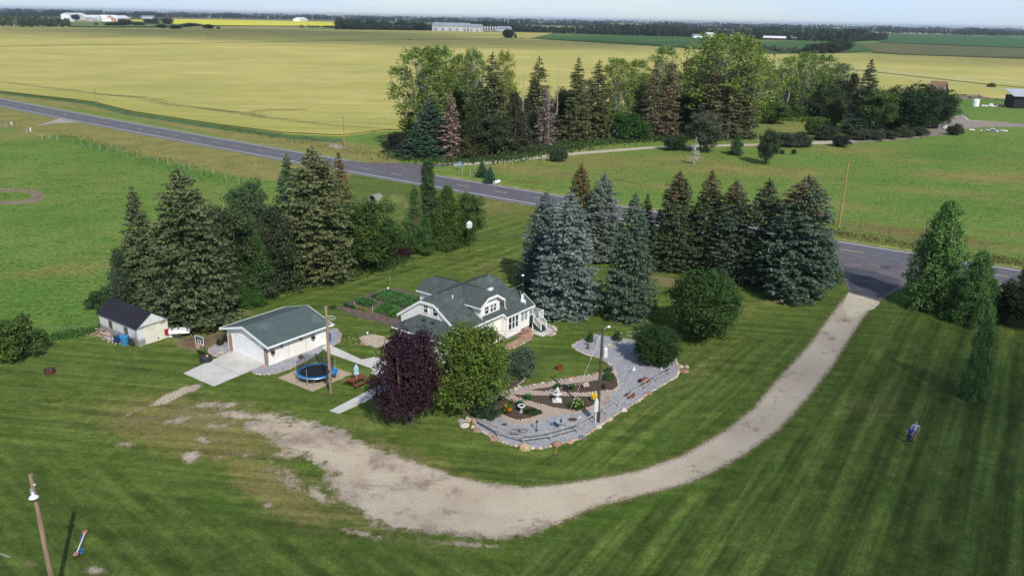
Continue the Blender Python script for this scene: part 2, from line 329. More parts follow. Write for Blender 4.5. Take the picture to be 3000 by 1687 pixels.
    c=k.mix(df,c,gc)
    h=k.mth('ADD',n4,k.mth('MULTIPLY',n3,1.4));h=k.mth('ADD',h,k.mth('MULTIPLY',n2,k.rng(lawn,0,1,5,1.2)))
    k.bump(h,.55,.10)
    return k.done(c,.95,spec=.12)
GRASS=grassmat('grass');GRAVEL=grassmat('drive_gravel',True)
ys=np.concatenate([np.linspace(112,250,40),np.arange(254,1720,6.),np.linspace(1730,2600,40)]);xs=np.arange(-700,3701,11.)
gm=grid(xs,ys,'ground');paint(gm);gm.materials.append(GRASS)
gr=bpy.data.objects.new('ground',gm);COL.objects.link(gr);tag(gr,kind='structure')
ys=np.arange(830,1640,3.2);xs=np.arange(700,2640,4.5)
dm=grid(xs,ys,'driveway',.012,lambda P:sdist(P,DRW)>-2.2);paint(dm);dm.materials.append(GRAVEL)
dr=bpy.data.objects.new('driveway',dm);COL.objects.link(dr);tag(dr,kind='structure')
# ---- wide terrain ----
def terrain_mat():
    k=NM('far_farmland')
    v=k.n('ShaderNodeTexVoronoi');v.distance='CHEBYCHEV';k.L(k.map(k.pos,(1/1400,1/900,1),(0,0,R(8))),v.inputs['Vector']);v.inputs['Scale'].default_value=1
    sp=k.n('ShaderNodeSeparateColor');k.L(v.outputs['Color'],sp.inputs[0])
    c=k.mix(k.rng(sp.outputs[0],.3,.5),(.07,.12,.04),(.30,.27,.12));c=k.mix(k.rng(sp.outputs[1],.60,.68),c,(.10,.16,.05));c=k.mix(k.rng(sp.outputs[2],.66,.7),c,(.34,.31,.19))
    c=k.mix(k.noise(.0018,5,.6,lo=.56,hi=.62),c,(.02,.042,.018))
    c=k.scale(c,k.rng(k.noise(.02,4),.3,.7,.8,1.2));return k.done(c,.95,spec=.1)
m=MB();n=64;m.add([(0,0,0)]+[(r*math.cos(2*PI*i/n),r*math.sin(2*PI*i/n),0) for r in (600,3000,16000) for i in range(n)],[(0,1+i,1+(i+1)%n) for i in range(n)]+[(1+j*n+i,1+(j+1)*n+i,1+(j+1)*n+(i+1)%n,1+j*n+(i+1)%n) for j in range(2) for i in range(n)])
o=m.obj('terrain',terrain_mat(),loc=(0,0,-.6));tag(o,kind='structure')
# ---- fields ----
def crop_mat(name,c1,c2,c3,tram=True,dark=(.2,.2,.05),sc=1.):
    k=NM(name);n1=k.noise(.010*sc,6,.65,lo=.38,hi=.62);n2=k.noise(.05,7,.75,vec=k.map(k.pos,(.45,1.5,1),(0,0,R(8))),lo=.38,hi=.62);n3=k.noise(1.5,4,.7)
    c=k.mix(n1,c1,c2);c=k.mix(k.mth('MULTIPLY',n2,.6),c,c3);c=k.scale(c,k.rng(n3,.3,.7,.86,1.12))
    if tram:
        w=k.n('ShaderNodeTexWave');w.wave_type='BANDS';w.inputs['Distortion'].default_value=.6;w.inputs['Detail'].default_value=1;w.inputs['Detail Scale'].default_value=.1
        k.L(k.map(k.pos,(.314/27,)*3,(0,0,R(8))),w.inputs['Vector']);w.bands_direction='Y';w.inputs['Scale'].default_value=1
        c=k.mix(k.rng(w.outputs['Fac'],.985,1.,0,.38),c,dark)
    k.bump(n3,.3,.1);return k.done(c,.95,spec=.1)
def sheet(name,px,m,z,skirt=0.,kind='structure'):
    P=[(*[float(q) for q in g(x,y)],z) for x,y in px];a=sum(P[i][0]*P[(i+1)%len(P)][1]-P[(i+1)%len(P)][0]*P[i][1] for i in range(len(P)))
    if a<0:P=P[::-1]
    b=MB();b.poly(P)
    if skirt:
        n=len(P);b.add(P+[(x,y,z-skirt) for x,y,_ in P],[(i,i+n,(i+1)%n+n,(i+1)%n)[::-1] for i in range(n)])
    o=b.obj(name,m);tag(o,kind=kind);return o
BAR=crop_mat('barley',(.53,.445,.155),(.405,.37,.108),(.32,.32,.09))
sheet('barley_field',[(-900,190),(0,270),(272,301),(388,330),(660,371),(830,392),(1000,400),(1120,385),(1213,382),(1500,335),(2100,310),(2600,282),(2792,277),(2963,297),(3300,330),(4400,430),(4400,250),(3000,175),(2650,163),(2485,157),(2217,161),(2100,150),(1900,136),(1601,118),(1560,113),(1621,98),(1264,92),(1000,88),(505,84),(0,81),(-900,62)],BAR,.5,.55)
sheet('green_field',[(1548,114),(1640,109),(1815,105),(2000,110),(2240,124),(2420,122),(2500,126),(2560,150),(2480,156),(2217,160),(2100,148),(1900,134)],crop_mat('green_crop',(.055,.12,.035),(.07,.15,.04),(.05,.10,.03),False),.9)
sheet('far_green_field',[(2520,98),(2602,99),(2800,104),(3000,112),(3600,130),(3600,160),(3000,142),(2582,126)],crop_mat('green_crop_dark',(.055,.13,.045),(.07,.15,.05),(.05,.11,.04),False),.9)
sheet('rough_pasture',[(2500,128),(2582,127),(3000,143),(3600,162),(3900,220),(3000,174),(2650,162),(2560,155),(2520,140)],crop_mat('rough_pasture',(.125,.14,.055),(.10,.12,.05),(.16,.14,.06),False),.7)
sheet('canola_field',[(500,57),(700,60),(1000,66),(1056,70),(1052,78),(1000,78.5),(640,76.5),(505,72)],crop_mat('canola',(.72,.66,.05),(.62,.62,.06),(.65,.6,.08),False),1.2)
sheet('canola_strip',[(372,59),(440,61),(438,66),(380,64)],bpy.data.materials['canola'],1.2)
sheet('stubble_field',[(420,51),(1000,60),(1000,65),(500,56)],crop_mat('stubble',(.21,.17,.12),(.18,.15,.11),(.2,.18,.1),False),1.)
sheet('tan_field',[(2330,78),(2500,80),(2505,86),(2320,84)],crop_mat('tan_stubble',(.42,.37,.23),(.38,.34,.22),(.4,.35,.2),False),3.)
sheet('tan_field',[(2120,72),(2180,74),(2230,80),(2210,90),(2120,84)],bpy.data.materials['tan_stubble'],3.)
sheet('light_green_field',[(205,66),(510,70),(560,80),(300,81),(205,79)],crop_mat('hay',(.14,.2,.06),(.17,.21,.06),(.12,.17,.05),False),1.)
def band(name,px,w,m,z,kind='structure'):
    pts=[Vector(q) for q in wp(px)];b=MB();L=[];Rr=[]
    for i,p in enumerate(pts):
        d=(pts[min(i+1,len(pts)-1)]-pts[max(i-1,0)]).normalized();q=Vector((-d.y,d.x));ww=w[i] if hasattr(w,'__len__') else w
        L.append(p+q*ww/2);Rr.append(p-q*ww/2)
    n=len(pts);b.add([(p.x,p.y,z) for p in L]+[(p.x,p.y,z) for p in Rr],[(i,i+n,i+1+n,i+1) for i in range(n-1)])
    o=b.obj(name,m);tag(o,kind=kind);return o
sheet('unripe_barley_strip',[(-300,263),(0,270.5),(272,301.5),(388,330.5),(660,371.5),(830,392.5),(1000,400.5),(1120,385.5),(1213,382.5),(1400,352),(1250,360),(1120,350),(1000,362),(850,350),(700,345),(560,318),(400,312),(250,272),(0,258),(-300,252)],crop_mat('unripe_barley',(.47,.41,.12),(.37,.355,.09),(.30,.31,.08)),.56)
TRK=mat('crushed_barley',(.26,.245,.075),var=.2,sc=.3,obj=False)
for q in ([(0,243),(60,250),(150,262),(250,277),(431,290)],[(170,268),(200,267),(290,280),(420,292)],[(470,296),(452,294),(432,296),(439,301),(485,312),(582,322),(718,338),(815,355),(932,369),(1100,380)],[(462,295),(485,307),(545,316),(700,334)],[(900,326),(796,327),(738,332),(714,338),(730,345),(776,352)],[(756,335),(749,338),(776,347),(893,363),(1000,378),(1150,383)],[(900,362),(1000,363),(1150,370)]):
    P_=[Vector((*wp([a])[0],0)) for a in q];ax=1.
    for off in (-1.1,1.1):
        L_=[]
        for i,a in enumerate(P_):
            d=(P_[min(i+1,len(P_)-1)]-P_[max(i-1,0)]).normalized();L_.append(a+Vector((-d.y,d.x,0))*off)
        b=MB();n=len(L_);w_=[]
        for i,a in enumerate(L_):
            d=(L_[min(i+1,n-1)]-L_[max(i-1,0)]).normalized();w_.append(Vector((-d.y,d.x,0))*.32)
        b.add([(*(a+w).xy,.575) for a,w in zip(L_,w_)]+[(*(a-w).xy,.575) for a,w in zip(L_,w_)],[(i,i+n,i+1+n,i+1) for i in range(n-1)]);tag(b.obj('wheel_track',TRK),kind='structure')
DKG=mat('margin_grass',(.075,.10,.035),var=.25,sc=.1,obj=False)
band('field_margin',[(-200,141),(0,138),(400,132),(780,125),(1200,118),(1560,114)],9,DKG,.56)
band('field_margin',[(2130,175),(2300,190),(2480,205),(2700,229),(2890,250),(3000,260),(3400,300)],5,DKG,.60)
for off,nm in ((-7,1),(6,1)):
    band('pale_crop_strip',[(2130,175+off*.7),(2300,190+off*.8),(2480,205+off),(2700,229+off*1.2),(2890,250+off*1.5),(3000,260+off*1.6),(3400,300+off*2)],[9,9,9,9,8,8,8] if off<0 else [5]*7,mat('pale_crop',(.40,.42,.20),sc=.05,obj=False),.54)
band('field_edge_grass',[(-100,262),(0,272),(272,304),(388,334),(660,376),(830,400),(1000,414)],6,mat('edge_grass',(.06,.12,.03),var=.4,sc=.3,obj=False),.03)
band('field_edge_grass',[(2400,270),(2792,279),(2963,300),(3100,312)],5,bpy.data.materials['edge_grass'],.03)
# ---- highway ----
def roady(x):return 2.3213e-4*x*x-.71267*x+149.24
def roadpt(x,t):  # t metres across from the near white line
    y=roady(x);s=2*2.3213e-4*x-.71267;l=math.hypot(1,s);return Vector((x-s/l*t,y+t/l,0))
asph=NM('asphalt');a1=asph.noise(.6,4,lo=.3,hi=.7);a2=asph.noise(18,3)
ac=asph.mix(a1,(.105,.100,.118),(.135,.130,.148));ac=asph.scale(ac,asph.rng(a2,.3,.7,.9,1.1));asph.done(ac,.75,spec=.3);ASPH=asph.m
def rstrip(name,x0,x1,t0,t1,m,z,step=4.):
    n=max(2,int(abs(x1-x0)/step)+1);X=np.linspace(x0,x1,n);b=MB()
    b.add([(*roadpt(x,t0).xy,z) for x in X]+[(*roadpt(x,t1).xy,z) for x in X],[(i,i+1,i+1+n,i+n) for i in range(n-1)])
    o=b.obj(name,m);tag(o,kind='structure');return o
rstrip('road',-420,260,-1.0,9.7,ASPH,.030)
rstrip('gravel_shoulder',-420,260,-1.7,-.95,mat('shoulder_gravel',(.20,.18,.17),sc=2,obj=False),.024)
rstrip('grass_verge',-420,260,9.65,11.4,mat('verge_grass',(.21,.23,.06),var=.3,sc=.6,obj=False),.022)
WP=mat('road_paint_white',(.62,.61,.62),sc=8,obj=False,var=.12);YP=mat('road_paint_yellow',(.62,.48,.22),sc=8,obj=False,var=.15)
rstrip('edge_line',-420,260,-.15,.15,WP,.036);rstrip('edge_line',-420,260,8.75,9.05,WP,.036)
b=MB();x=-400.
P0=wp([(1373,548.5)])[0]
x=P0[0]-4.46*80
while x<230:
    s=2*2.3213e-4*x-.71267;dx=1/math.hypot(1,s)
    q=[roadpt(x,4.38),roadpt(x+3.2*dx,4.38),roadpt(x+3.2*dx,4.58),roadpt(x,4.58)];b.add([(p.x,p.y,.037) for p in q],[(0,1,2,3)]);x+=9.6*dx
tag(b.obj('centre_line',YP),kind='structure')
# aprons
APR=mat('old_asphalt',(.135,.115,.125),sc=.5,obj=False,var=.2);APD=mat('new_asphalt',(.07,.068,.085),sc=.4,obj=False,var=.25)
sheet('driveway_apron',[(2420,745),(2448,775),(2470,810),(2488,857),(2578,884),(2600,868),(2640,845),(2700,818),(2780,810),(2700,790)],APR,.042)
sheet('apron_patch',[(2470,780),(2560,795),(2640,822),(2632,840),(2590,862),(2572,876),(2492,856),(2480,822)],APD,.047)
sheet('apron_patch',[(2578,778),(2606,778),(2612,785),(2600,790),(2580,786)],APD,.047)
sheet('side_road_apron',[(990,470),(1070,476),(1180,478),(1245,481),(1330,481),(1330,487),(1285,487),(1262,492),(1272,513),(1260,520),(1150,497)],APR,.042)
gv=mat('pale_gravel',(.46,.41,.31),sc=1.2,obj=False,var=.12,bump=.3);gv2=mat('brown_gravel',(.27,.225,.19),sc=.6,obj=False,var=.2,bump=.3)
sheet('driveway_gravel_lip',[(2486,857),(2576,883),(2577,890),(2560,905),(2530,915),(2500,935),(2478,925),(2470,905),(2476,880),(2480,868)],mat('cream_gravel',(.55,.49,.37),sc=1.2,obj=False,var=.1,bump=.3),.030)
sheet('gravel_side_road',[(1280,479),(1410,472),(1440,469),(1600,454),(1700,445),(1900,430),(2060,425),(2230,421),(2400,414),(2500,410),(2600,403),(2690,392),(2740,372),(2755,350),(2820,335),(2840,352),(3000,364),(3300,378),(3300,392),(3000,373),(2900,372),(2830,378),(2790,392),(2700,404),(2600,413),(2500,419),(2400,423),(2230,428),(2060,431),(1900,437),(1700,453),(1600,463),(1440,480),(1320,488),(1290,484)],gv,.018)
sheet('farmyard_gravel',[(2500,410),(2600,403),(2690,392),(2740,372),(2755,350),(2820,335),(2832,353),(3000,364),(3300,378),(3300,392),(3000,373),(2900,372),(2830,378),(2790,392),(2700,404),(2600,413),(2500,419)],gv2,.024)
sheet('field_access',[(175,347),(240,356),(238,359),(160,362),(105,370),(110,367),(150,356)],mat('grey_gravel',(.36,.32,.28),sc=1,obj=False),.028)
# ---- concrete ----
CON=NM('concrete');q=CON.noise(.7,5,lo=.3,hi=.7);cc=CON.mix(q,(.50,.48,.44),(.60,.585,.55));cc=CON.scale(cc,CON.rng(CON.noise(20,3),.3,.7,.94,1.05));CON.done(cc,.8);CON=CON.m
AN=R(53.04);UU=Vector((math.cos(AN),math.sin(AN),0));VV=Vector((-math.sin(AN),math.cos(AN),0))
OG=G(789,1072);OH=Vector((-.68,78.52,0))
def pg(u,v,z=0.):return OG+UU*u+VV*v+Vector((0,0,z))
def wslab(name,pts,m,top,th,kind='structure'):
    P=[Vector((p[0],p[1],top)) for p in pts];a=sum(P[i].x*P[(i+1)%len(P)].y-P[(i+1)%len(P)].x*P[i].y for i in range(len(P)))
    if a<0:P=P[::-1]
    o=MB().slab(P,th).obj(name,m);tag(o,kind=kind);return o
# garage slab in joints-separated panels
c0=pg(-.02,.55);c1=pg(-.02,5.95);c3=G(626,1132);c2=G(537,1094)
for a in range(2):
    for b_ in range(2):
        def bl(s,t):return (c0.lerp(c1,t)).lerp(c3.lerp(c2,t),s)
        e=.004
        wslab('concrete_slab',[bl(a/2+e,b_/2+e),bl((a+1)/2-e,b_/2+e),bl((a+1)/2-e,(b_+1)/2-e),bl(a/2+e,(b_+1)/2-e)],CON,.06,.1)
wslab('concrete_path',[G(*q) for q in [(942,1019),(960,1008),(1060,1054),(1100,1046),(1165,1075),(1210,1105),(1150,1140),(992,1212),(966,1204),(1128,1120),(1088,1092),(1088,1079),(964,1035)]],CON,.06,.1)
wslab('concrete_step_pad',[OH+UU*4.4+VV*-1.9,OH+UU*6.5+VV*-1.9,OH+UU*7.2+VV*-.2,OH+UU*7.2+VV*.4,OH+UU*5.16+VV*.4,OH+UU*4.4+VV*-.2],CON,.09,.12)
a=G(815,1107);b2=G(916,1147);c=G(1031,1095)
wslab('trampoline_pad',[a,b2,c,a+c-b2],mat('sandy_gravel',(.42,.33,.24),sc=2,obj=False,var=.12,bump=.4),.05,.09)
# ---- gravel beds ----
k=NM('blue_grey_gravel');vv=k.n('ShaderNodeTexVoronoi');vv.inputs['Scale'].default_value=14;k.L(k.pos,vv.inputs['Vector']);sp=k.n('ShaderNodeSeparateColor');k.L(vv.outputs['Color'],sp.inputs[0])
cc=k.mix(k.rng(sp.outputs[0],0,1,smooth=False),(.20,.20,.225),(.46,.45,.48));cc=k.scale(cc,k.rng(k.noise(.8,4),.3,.7,.9,1.08));k.bump(vv.outputs['Distance'],.5,.03);BGR=k.done(cc,.9)
SOIL=mat('dark_soil',(.085,.058,.045),var=.3,sc=5,obj=False,bump=.8);PINK=mat('pink_crushed_stone',(.42,.335,.275),var=.22,sc=9,obj=False,bump=.8)
def pbed(name,px,m,z,th=.06):
    return wslab(name,[G(*q) for q in px],m,z,th)
GOUT=[(1388,1235),(1397,1256),(1449,1286),(1490,1301),(1535,1312),(1582,1314),(1638,1301),(1699,1286),(1751,1252),(1820,1204),(1848,1188),(1869,1175),(1900,1152),(1931,1134),(1952,1121),(1981,1105),(1989,1086),(1983,1066),(1975,1039)]
pbed('gravel_bed',GOUT+[(1940,1015),(1900,1000),(1859,997),(1828,991),(1772,985),(1745,983),(1720,990),(1699,999),(1675.6,1012),(1689,1026),(1716,1039),(1753,1047),(1780,1063),(1799,1082),(1809,1107),(1814,1130),(1800,1148),(1700,1170),(1600,1200),(1450,1200),(1367,1209)],BGR,.05)
pbed('crushed_stone_path',[(1440,1150),(1466,1147),(1499,1140),(1563,1127),(1755,1097),(1800,1080),(1810,1108),(1812,1135),(1800,1146),(1790,1165),(1770,1190),(1727,1208),(1674,1212),(1624,1217),(1599,1229),(1535,1244),(1503,1242),(1471,1229),(1445,1212),(1430,1200),(1407,1199),(1400,1170)],PINK,.075)
BED1=[(1552,1144),(1755,1114),(1797,1093),(1808,1112),(1810,1135),(1797,1144),(1706,1153),(1599,1148)]
BED2=[(1496,1155),(1546,1159),(1640,1161),(1727,1163),(1750,1165),(1753,1180),(1727,1195),(1674,1204),(1620,1195),(1556,1178),(1513,1165)]
BED3=[(1462,1161),(1505,1178),(1567,1195),(1586,1210),(1573,1221),(1524,1233),(1496,1227),(1458,1208),(1449,1182)]
BED4=[(1513,1084),(1541,1101),(1535,1116),(1513,1133),(1488,1140),(1478,1110),(1490,1085)]
for bb in (BED1,BED2,BED3,BED4):pbed('flower_bed',bb,SOIL,.10,.08)
pbed('flower_bed',[(1497,1223),(1500,1220)]+[(1677+17*math.cos(t),1230+6*math.sin(t)) for t in np.linspace(0,2*PI,14,endpoint=False)][0:0]+[(1503,1222)],SOIL,.03,.01) if False else None
for cx,cy,rx,ry in ((1677,1230,13,5),(1478,1244,8,3.5)):
    pbed('flower_bed',[(cx+rx*math.cos(t),cy-ry*math.sin(t)) for t in np.linspace(0,2*PI,14,endpoint=False)],SOIL,.07,.05)
GB1=[(738,1085),(745,1095),(775,1098),(810,1095),(850,1080),(880,1066),(930,1040),(946,1024),(940,1013),(789,1070.5),(772,1068)]
GB2=[(611,1030),(615,1020),(640,1005),(666,998),(670,1022),(683,1032),(650,1046),(618,1041)]
GB3=[(959,966),(985,962),(1000,980),(995,1003),(972,1014),(959,1008)]
GB4=[(1590,950),(1615,955),(1628,965),(1624,980),(1606,984),(1590,975)]
for bb in (GB1,GB2,GB3,GB4):pbed('gravel_bed',bb,BGR,.045,.05)
pbed('foundation_bed',[(1480,1012),(1500,1018),(1545,996),(1562,986),(1557,976),(1520,990)],mat('foundation_stones',(.34,.22,.17),var=.45,sc=6,obj=False,bump=.8),.04,.05)
pbed('garden_soil',[(985,905),(1060,868),(1130,846),(1170,845),(1245,870),(1250,940),(1180,968),(1120,947),(1040,925)],mat('garden_earth',(.135,.10,.08),var=.35,sc=2.5,obj=False,bump=.9),.05,.05)
pbed('stone_pad',[(1052,992),(1062,985),(1090,980),(1120,986),(1143,997),(1128,1010),(1100,1020),(1070,1006)],mat('pale_rubble',(.46,.38,.30),var=.3,sc=4,obj=False,bump=1.),.07,.08)
# ================= buildings =================
def shingle(name,c1,c2,sc=1.):
    k=NM(name);v=k.opos
    b=k.n('ShaderNodeTexBrick');k.L(v,b.inputs['Vector']);b.inputs['Scale'].default_value=1.;b.inputs['Brick Width'].default_value=.5*sc;b.inputs['Row Height'].default_value=.22*sc;b.inputs['Mortar Size'].default_value=.018
    b.inputs['Color1'].default_value=(*c1,1);b.inputs['Color2'].default_value=(*c2,1);b.inputs['Mortar'].default_value=(*[q*.55 for q in c1],1);b.inputs['Bias'].default_value=-.1
    # second lay for faces that run along the other axis: use noise for break-up
    n=k.noise(2.6,4,.7,vec=k.map(v,(1,1,2.5)),lo=.3,hi=.7);c=k.mix(.5,b.outputs['Color'],k.mix(n,c1,c2));n5=k.noise(11,2,vec=v)
    c=k.scale(c,k.rng(n5,.3,.7,.8,1.25));c=k.mix(k.noise(.5,4,vec=v,lo=.5,hi=.8),c,tuple(q*1.35 for q in c2));k.bump(n5,.4,.03);return k.done(c,.9,spec=.2)
ROOF=shingle('roof_shingles',(.058,.070,.070),(.098,.118,.114));ROOF2=shingle('garage_shingles',(.075,.105,.104),(.098,.132,.130));BLKR=shingle('black_roofing',(.016,.016,.024),(.034,.033,.048))
RGREEN=mat('green_flashing',(.08,.16,.12),sc=1)
def siding(name,c1,c2,axis=2):
    k=NM(name);v=k.opos;w=k.n('ShaderNodeTexWave');w.wave_type='BANDS';w.bands_direction='Z';w.wave_profile='SAW';w.inputs['Scale'].default_value=1;w.inputs['Distortion'].default_value=0
    k.L(k.map(v,(1.6,)*3),w.inputs['Vector']);c=k.mix(k.noise(.9,4,vec=v,lo=.35,hi=.65),c1,c2);c=k.scale(c,k.rng(w.outputs['Fac'],0,.12,.9,1));k.bump(w.outputs['Fac'],.25,.02);return k.done(c,.6,spec=.35)
CREAM=siding('cream_siding',(.84,.81,.76),(.89,.865,.82));WHITE=mat('white_trim',(.84,.84,.84),.5,.04,1.5);STUC=mat('cream_stucco',(.80,.775,.72),.9,.06,1.2,bump=.2)
GLASS=NM('window_glass');GLASS.b.inputs['Base Color'].default_value=(.02,.025,.03,1);GLASS.b.inputs['Roughness'].default_value=.08;GLASS.b.inputs['Specular IOR Level'].default_value=.8;GLASS=GLASS.m
CURT=mat('curtained_glass',(.30,.32,.31),.25,.25,4,spec=.6);CEMENT=mat('foundation_concrete',(.36,.34,.32),sc=2)
DARKM=mat('dark_metal',(.03,.03,.034),.5);GALV=mat('galvanised_metal',(.62,.63,.64),.35,.1,4,metal=.6);WM=mat('white_metal',(.85,.86,.87),.35,.05)
def local(name,O,label,cat,group=None,rz=AN):return thing(name,O,label,cat,group,rz)
def roofpanel(b,P,t=.10,mi=0):b.slab(P,t,mi)
def fascia(b,P,w=.18,t=.05,out=None):
    "white board running along an eave/rake polyline (3d points), hanging down w"
    for p,q in zip(P[:-1],P[1:]):
        p=Vector(p);q=Vector(q);d=(q-p);h=Vector((d.x,d.y,0)).normalized();n=Vector((h.y,-h.x,0)) if out is None else Vector(out)
        a=[p+n*t,q+n*t,q,p];lo=[v+Vector((0,0,-w)) for v in a];hi=[v+Vector((0,0,.03)) for v in a]
        vs=lo+hi;b.add(vs,[(0,1,2,3),(7,6,5,4),(0,4,5,1),(1,5,6,2),(2,6,7,3),(3,7,4,0)])
def window(parent,c,ax,n,w,h,panes=1,mull=2,glass=None,name='window',deep=.07):
    """c centre on wall (local), ax horizontal unit axis, n outward normal"""
    c=Vector(c);ax=Vector(ax);n=Vector(n);z=Vector((0,0,1));fr=.09
    def bx(b,x0,x1,z0,z1,d0,d1):
        P=[c+ax*x+z*zz+n*d for d in (d0,d1) for (x,zz) in ((x0,z0),(x1,z0),(x1,z1),(x0,z1))]
        b.add(P,[(0,1,2,3),(7,6,5,4),(0,4,5,1),(1,5,6,2),(2,6,7,3),(3,7,4,0)])
    f=MB();bx(f,-w/2-fr,w/2+fr,-h/2-fr,-h/2,.002,deep);bx(f,-w/2-fr,w/2+fr,h/2,h/2+fr,.002,deep);bx(f,-w/2-fr,-w/2,-h/2,h/2,.002,deep);bx(f,w/2,w/2+fr,-h/2,h/2,.002,deep)
    for i in range(1,panes):
        x=-w/2+w*i/panes;bx(f,x-.06,x+.06,-h/2,h/2,.002,deep)
    fo=f.obj(name,WHITE,parent)
    m=MB();pw=w/panes
    for i in range(panes):
        x=-w/2+pw*(i+.5);bx(m,x-pw/2+.05,x+pw/2-.05,-.03,.03,.03,deep-.015)
        if mull==2:bx(m,x-.02,x+.02,.03,h/2,.03,deep-.02)
    if mull:m.obj('sash_bar',WHITE,fo)
    p=MB();bx(p,-w/2,w/2,-h/2,h/2,.004,.025);p.obj('pane',glass or GLASS,fo)
    return fo
# ---- farmhouse ----
H=local('farmhouse',OH,'white one-and-a-half storey farmhouse with dark green shingle roof and clipped gables','house')
zr=6.07;vr=4.9;ze=3.18;u0=-6.73;u1=4.2;ve0=.6;ve1=9.2;zc=5.46;dc=.92
sl_=(zr-ze)/(vr-ve0)
def zp(v):return zr-abs(v-vr)*sl_
ua=-5.15;ub=3.1
# walls
w=MB()
pr=[(1.05,0),(8.75,0),(8.75,zp(8.75)-.08),(vr+dc,zc-.12),(vr-dc,zc-.12),(1.05,zp(1.05)-.08)]
w.add([(x,v,z) for x in (-6.6,3.8) for v,z in pr],[(0,5,4,3,2,1),(6,7,8,9,10,11)]+[(i,(i+1)%6,(i+1)%6+6,i+6) for i in range(6)])
w.obj('wall',CREAM,H)
w=MB();pr=[(.52,.55),(5.2,.55),(5.2,3.0),(3.6,3.95),(2.9,4.35),(1.9,3.9),(.52,3.0)]
w.add([(x,v,z) for x in (.55,5.15) for v,z in pr],[(0,6,5,4,3,2,1),tuple(range(7,14))]+[(i,(i+1)%7,(i+1)%7+7,i+7) for i in range(7)])
w.box((.62,.2,.45),(3.12,.6,2.78));w.obj('wing_wall',CREAM,H)
w=MB();w.box((.57,.54,0),(5.13,5.1,.55));w.obj('foundation',CEMENT,H)
# roof planes
b=MB()
SE=[(u0,ve0,ze),(.53,ve0,ze),(.53,.14,2.875),(5.6,.14,2.875),(5.6,1.9,zp(1.9)),(4.85,2.75,zp(2.75)),(4.2,2.75,zp(2.75)),(4.2,vr-dc,zc),(ub,vr,zr),(ua,vr,zr),(u0,vr-dc,zc)]
b.slab(SE,.1)
NW=[(u0,vr+dc,zc),(ua,vr,zr),(ub,vr,zr),(4.2,vr+dc,zc),(4.2,ve1,ze),(u0,ve1,ze)]
b.slab(NW,.1)
b.slab([(u0,vr-dc,zc),(ua,vr,zr),(u0,vr+dc,zc)][::-1],.08);b.slab([(4.2,vr-dc,zc),(4.2,vr+dc,zc),(ub,vr,zr)],.08)
zz=zp(2.75)
b.slab([(4.2,2.75,zz),(4.85,2.75,zz),(5.6,3.6,zz-.57),(5.6,5.6,zz-1.9),(4.2,5.6,zz-1.9)],.1)
b.slab([(5.6,1.9,zp(1.9)),(5.6,3.6,zz-.57),(4.85,2.75,zz)],.08)
b.obj('roof',ROOF,H)
# dormers (front and back)
ud=-1.13;dw=2.0;de=4.77
def dorm(sgn,vf,vw):
    o=1 if sgn>0 else -1
    dh=6.03
    def V_(v):return v
    b=MB();cw=.75;zk=dh-cw/dw*(dh-de)*1.0
    vb=vr  # roof runs back to main ridge
    ridge_f=vf+o*1.1
    L=[(ud-dw,vf,de),(ud-cw,vf,zk),(ud,ridge_f,dh),(ud,vb,dh),(ud-dw,vr-o*((zr-de)/sl_)+o*.0,de)]
    Rr=[(ud+dw,vf,de),(ud+cw,vf,zk),(ud,ridge_f,dh),(ud,vb,dh),(ud+dw,vr-o*((zr-de)/sl_),de)]
    hip=[(ud-cw,vf,zk),(ud+cw,vf,zk),(ud,ridge_f,dh)]
    for P in ([L[::-1],Rr,hip] if o>0 else [L,Rr[::-1],hip[::-1]]):b.slab(P,.09)
    b.obj('dormer_roof',ROOF,H)
    f=MB();fascia(f,[(ud-dw,vf,de),(ud-cw,vf,zk),(ud+cw,vf,zk),(ud+dw,vf,de)],.24,.05,(0,-o,0))
    for s in (-1,1):
        fascia(f,[(ud+s*dw,vf,de),(ud+s*dw,vr-o*((zr-de)/sl_),de)],.13,.04,(s,0,0))
    f.obj('dormer_fascia',WHITE,H)
    ww=MB();hw=dw-.33;P=[(ud-hw,de-.9 if o<0 else 3.5),(ud+hw,de-.9 if o<0 else 3.5),(ud+hw,de+.02),(ud+cw-.1,zk-.1),(ud-cw+.1,zk-.1),(ud-hw,de+.02)]
    if o<0:P[0]=(ud-hw,0);P[1]=(ud+hw,0)
    vb2=vr-o*.4
    ww.add([(x,vw,z) for x,z in P]+[(x,vb2,z) for x,z in P],[tuple(range(6)) if o>0 else tuple(range(6))[::-1],tuple(range(6,12))[::-1]]+[(i,i+6,(i+1)%6+6,(i+1)%6) for i in range(6)])
    ww.obj('dormer_wall',CREAM,H)
dorm(1,.75,1.15);dorm(-1,9.85,9.45)
# fascias
f=MB()
fascia(f,[(u0,ve1,ze),(u0,vr+dc,zc),(u0,vr-dc,zc),(u0,ve0,ze)],.26,.06,(-1,0,0))
fascia(f,[(u0,ve0,ze),(.53,ve0,ze)],.15,.05,(0,-1,0));fascia(f,[(.53,ve0,ze),(.53,.14,2.875)],.2,.05,(-1,0,0));fascia(f,[(.53,.14,2.875),(5.6,.14,2.875)],.15,.05,(0,-1,0))
fascia(f,[(5.6,.14,2.875),(5.6,1.9,zp(1.9)),(5.6,3.6,zz-.57),(5.6,5.6,zz-1.9)],.2,.05,(1,0,0));fascia(f,[(u0,ve1,ze),(4.2,ve1,ze)],.15,.05,(0,1,0))
f.obj('fascia',WHITE,H)
b=MB();b.bar((ua,vr,zr+.03),(ub,vr,zr+.03),.26,.05);b.bar((ud,1.9,6.06),(ud,8.8,6.06),.24,.05);b.obj('ridge_cap',mat('ridge_cap_shingles',(.035,.052,.050),sc=3),H)
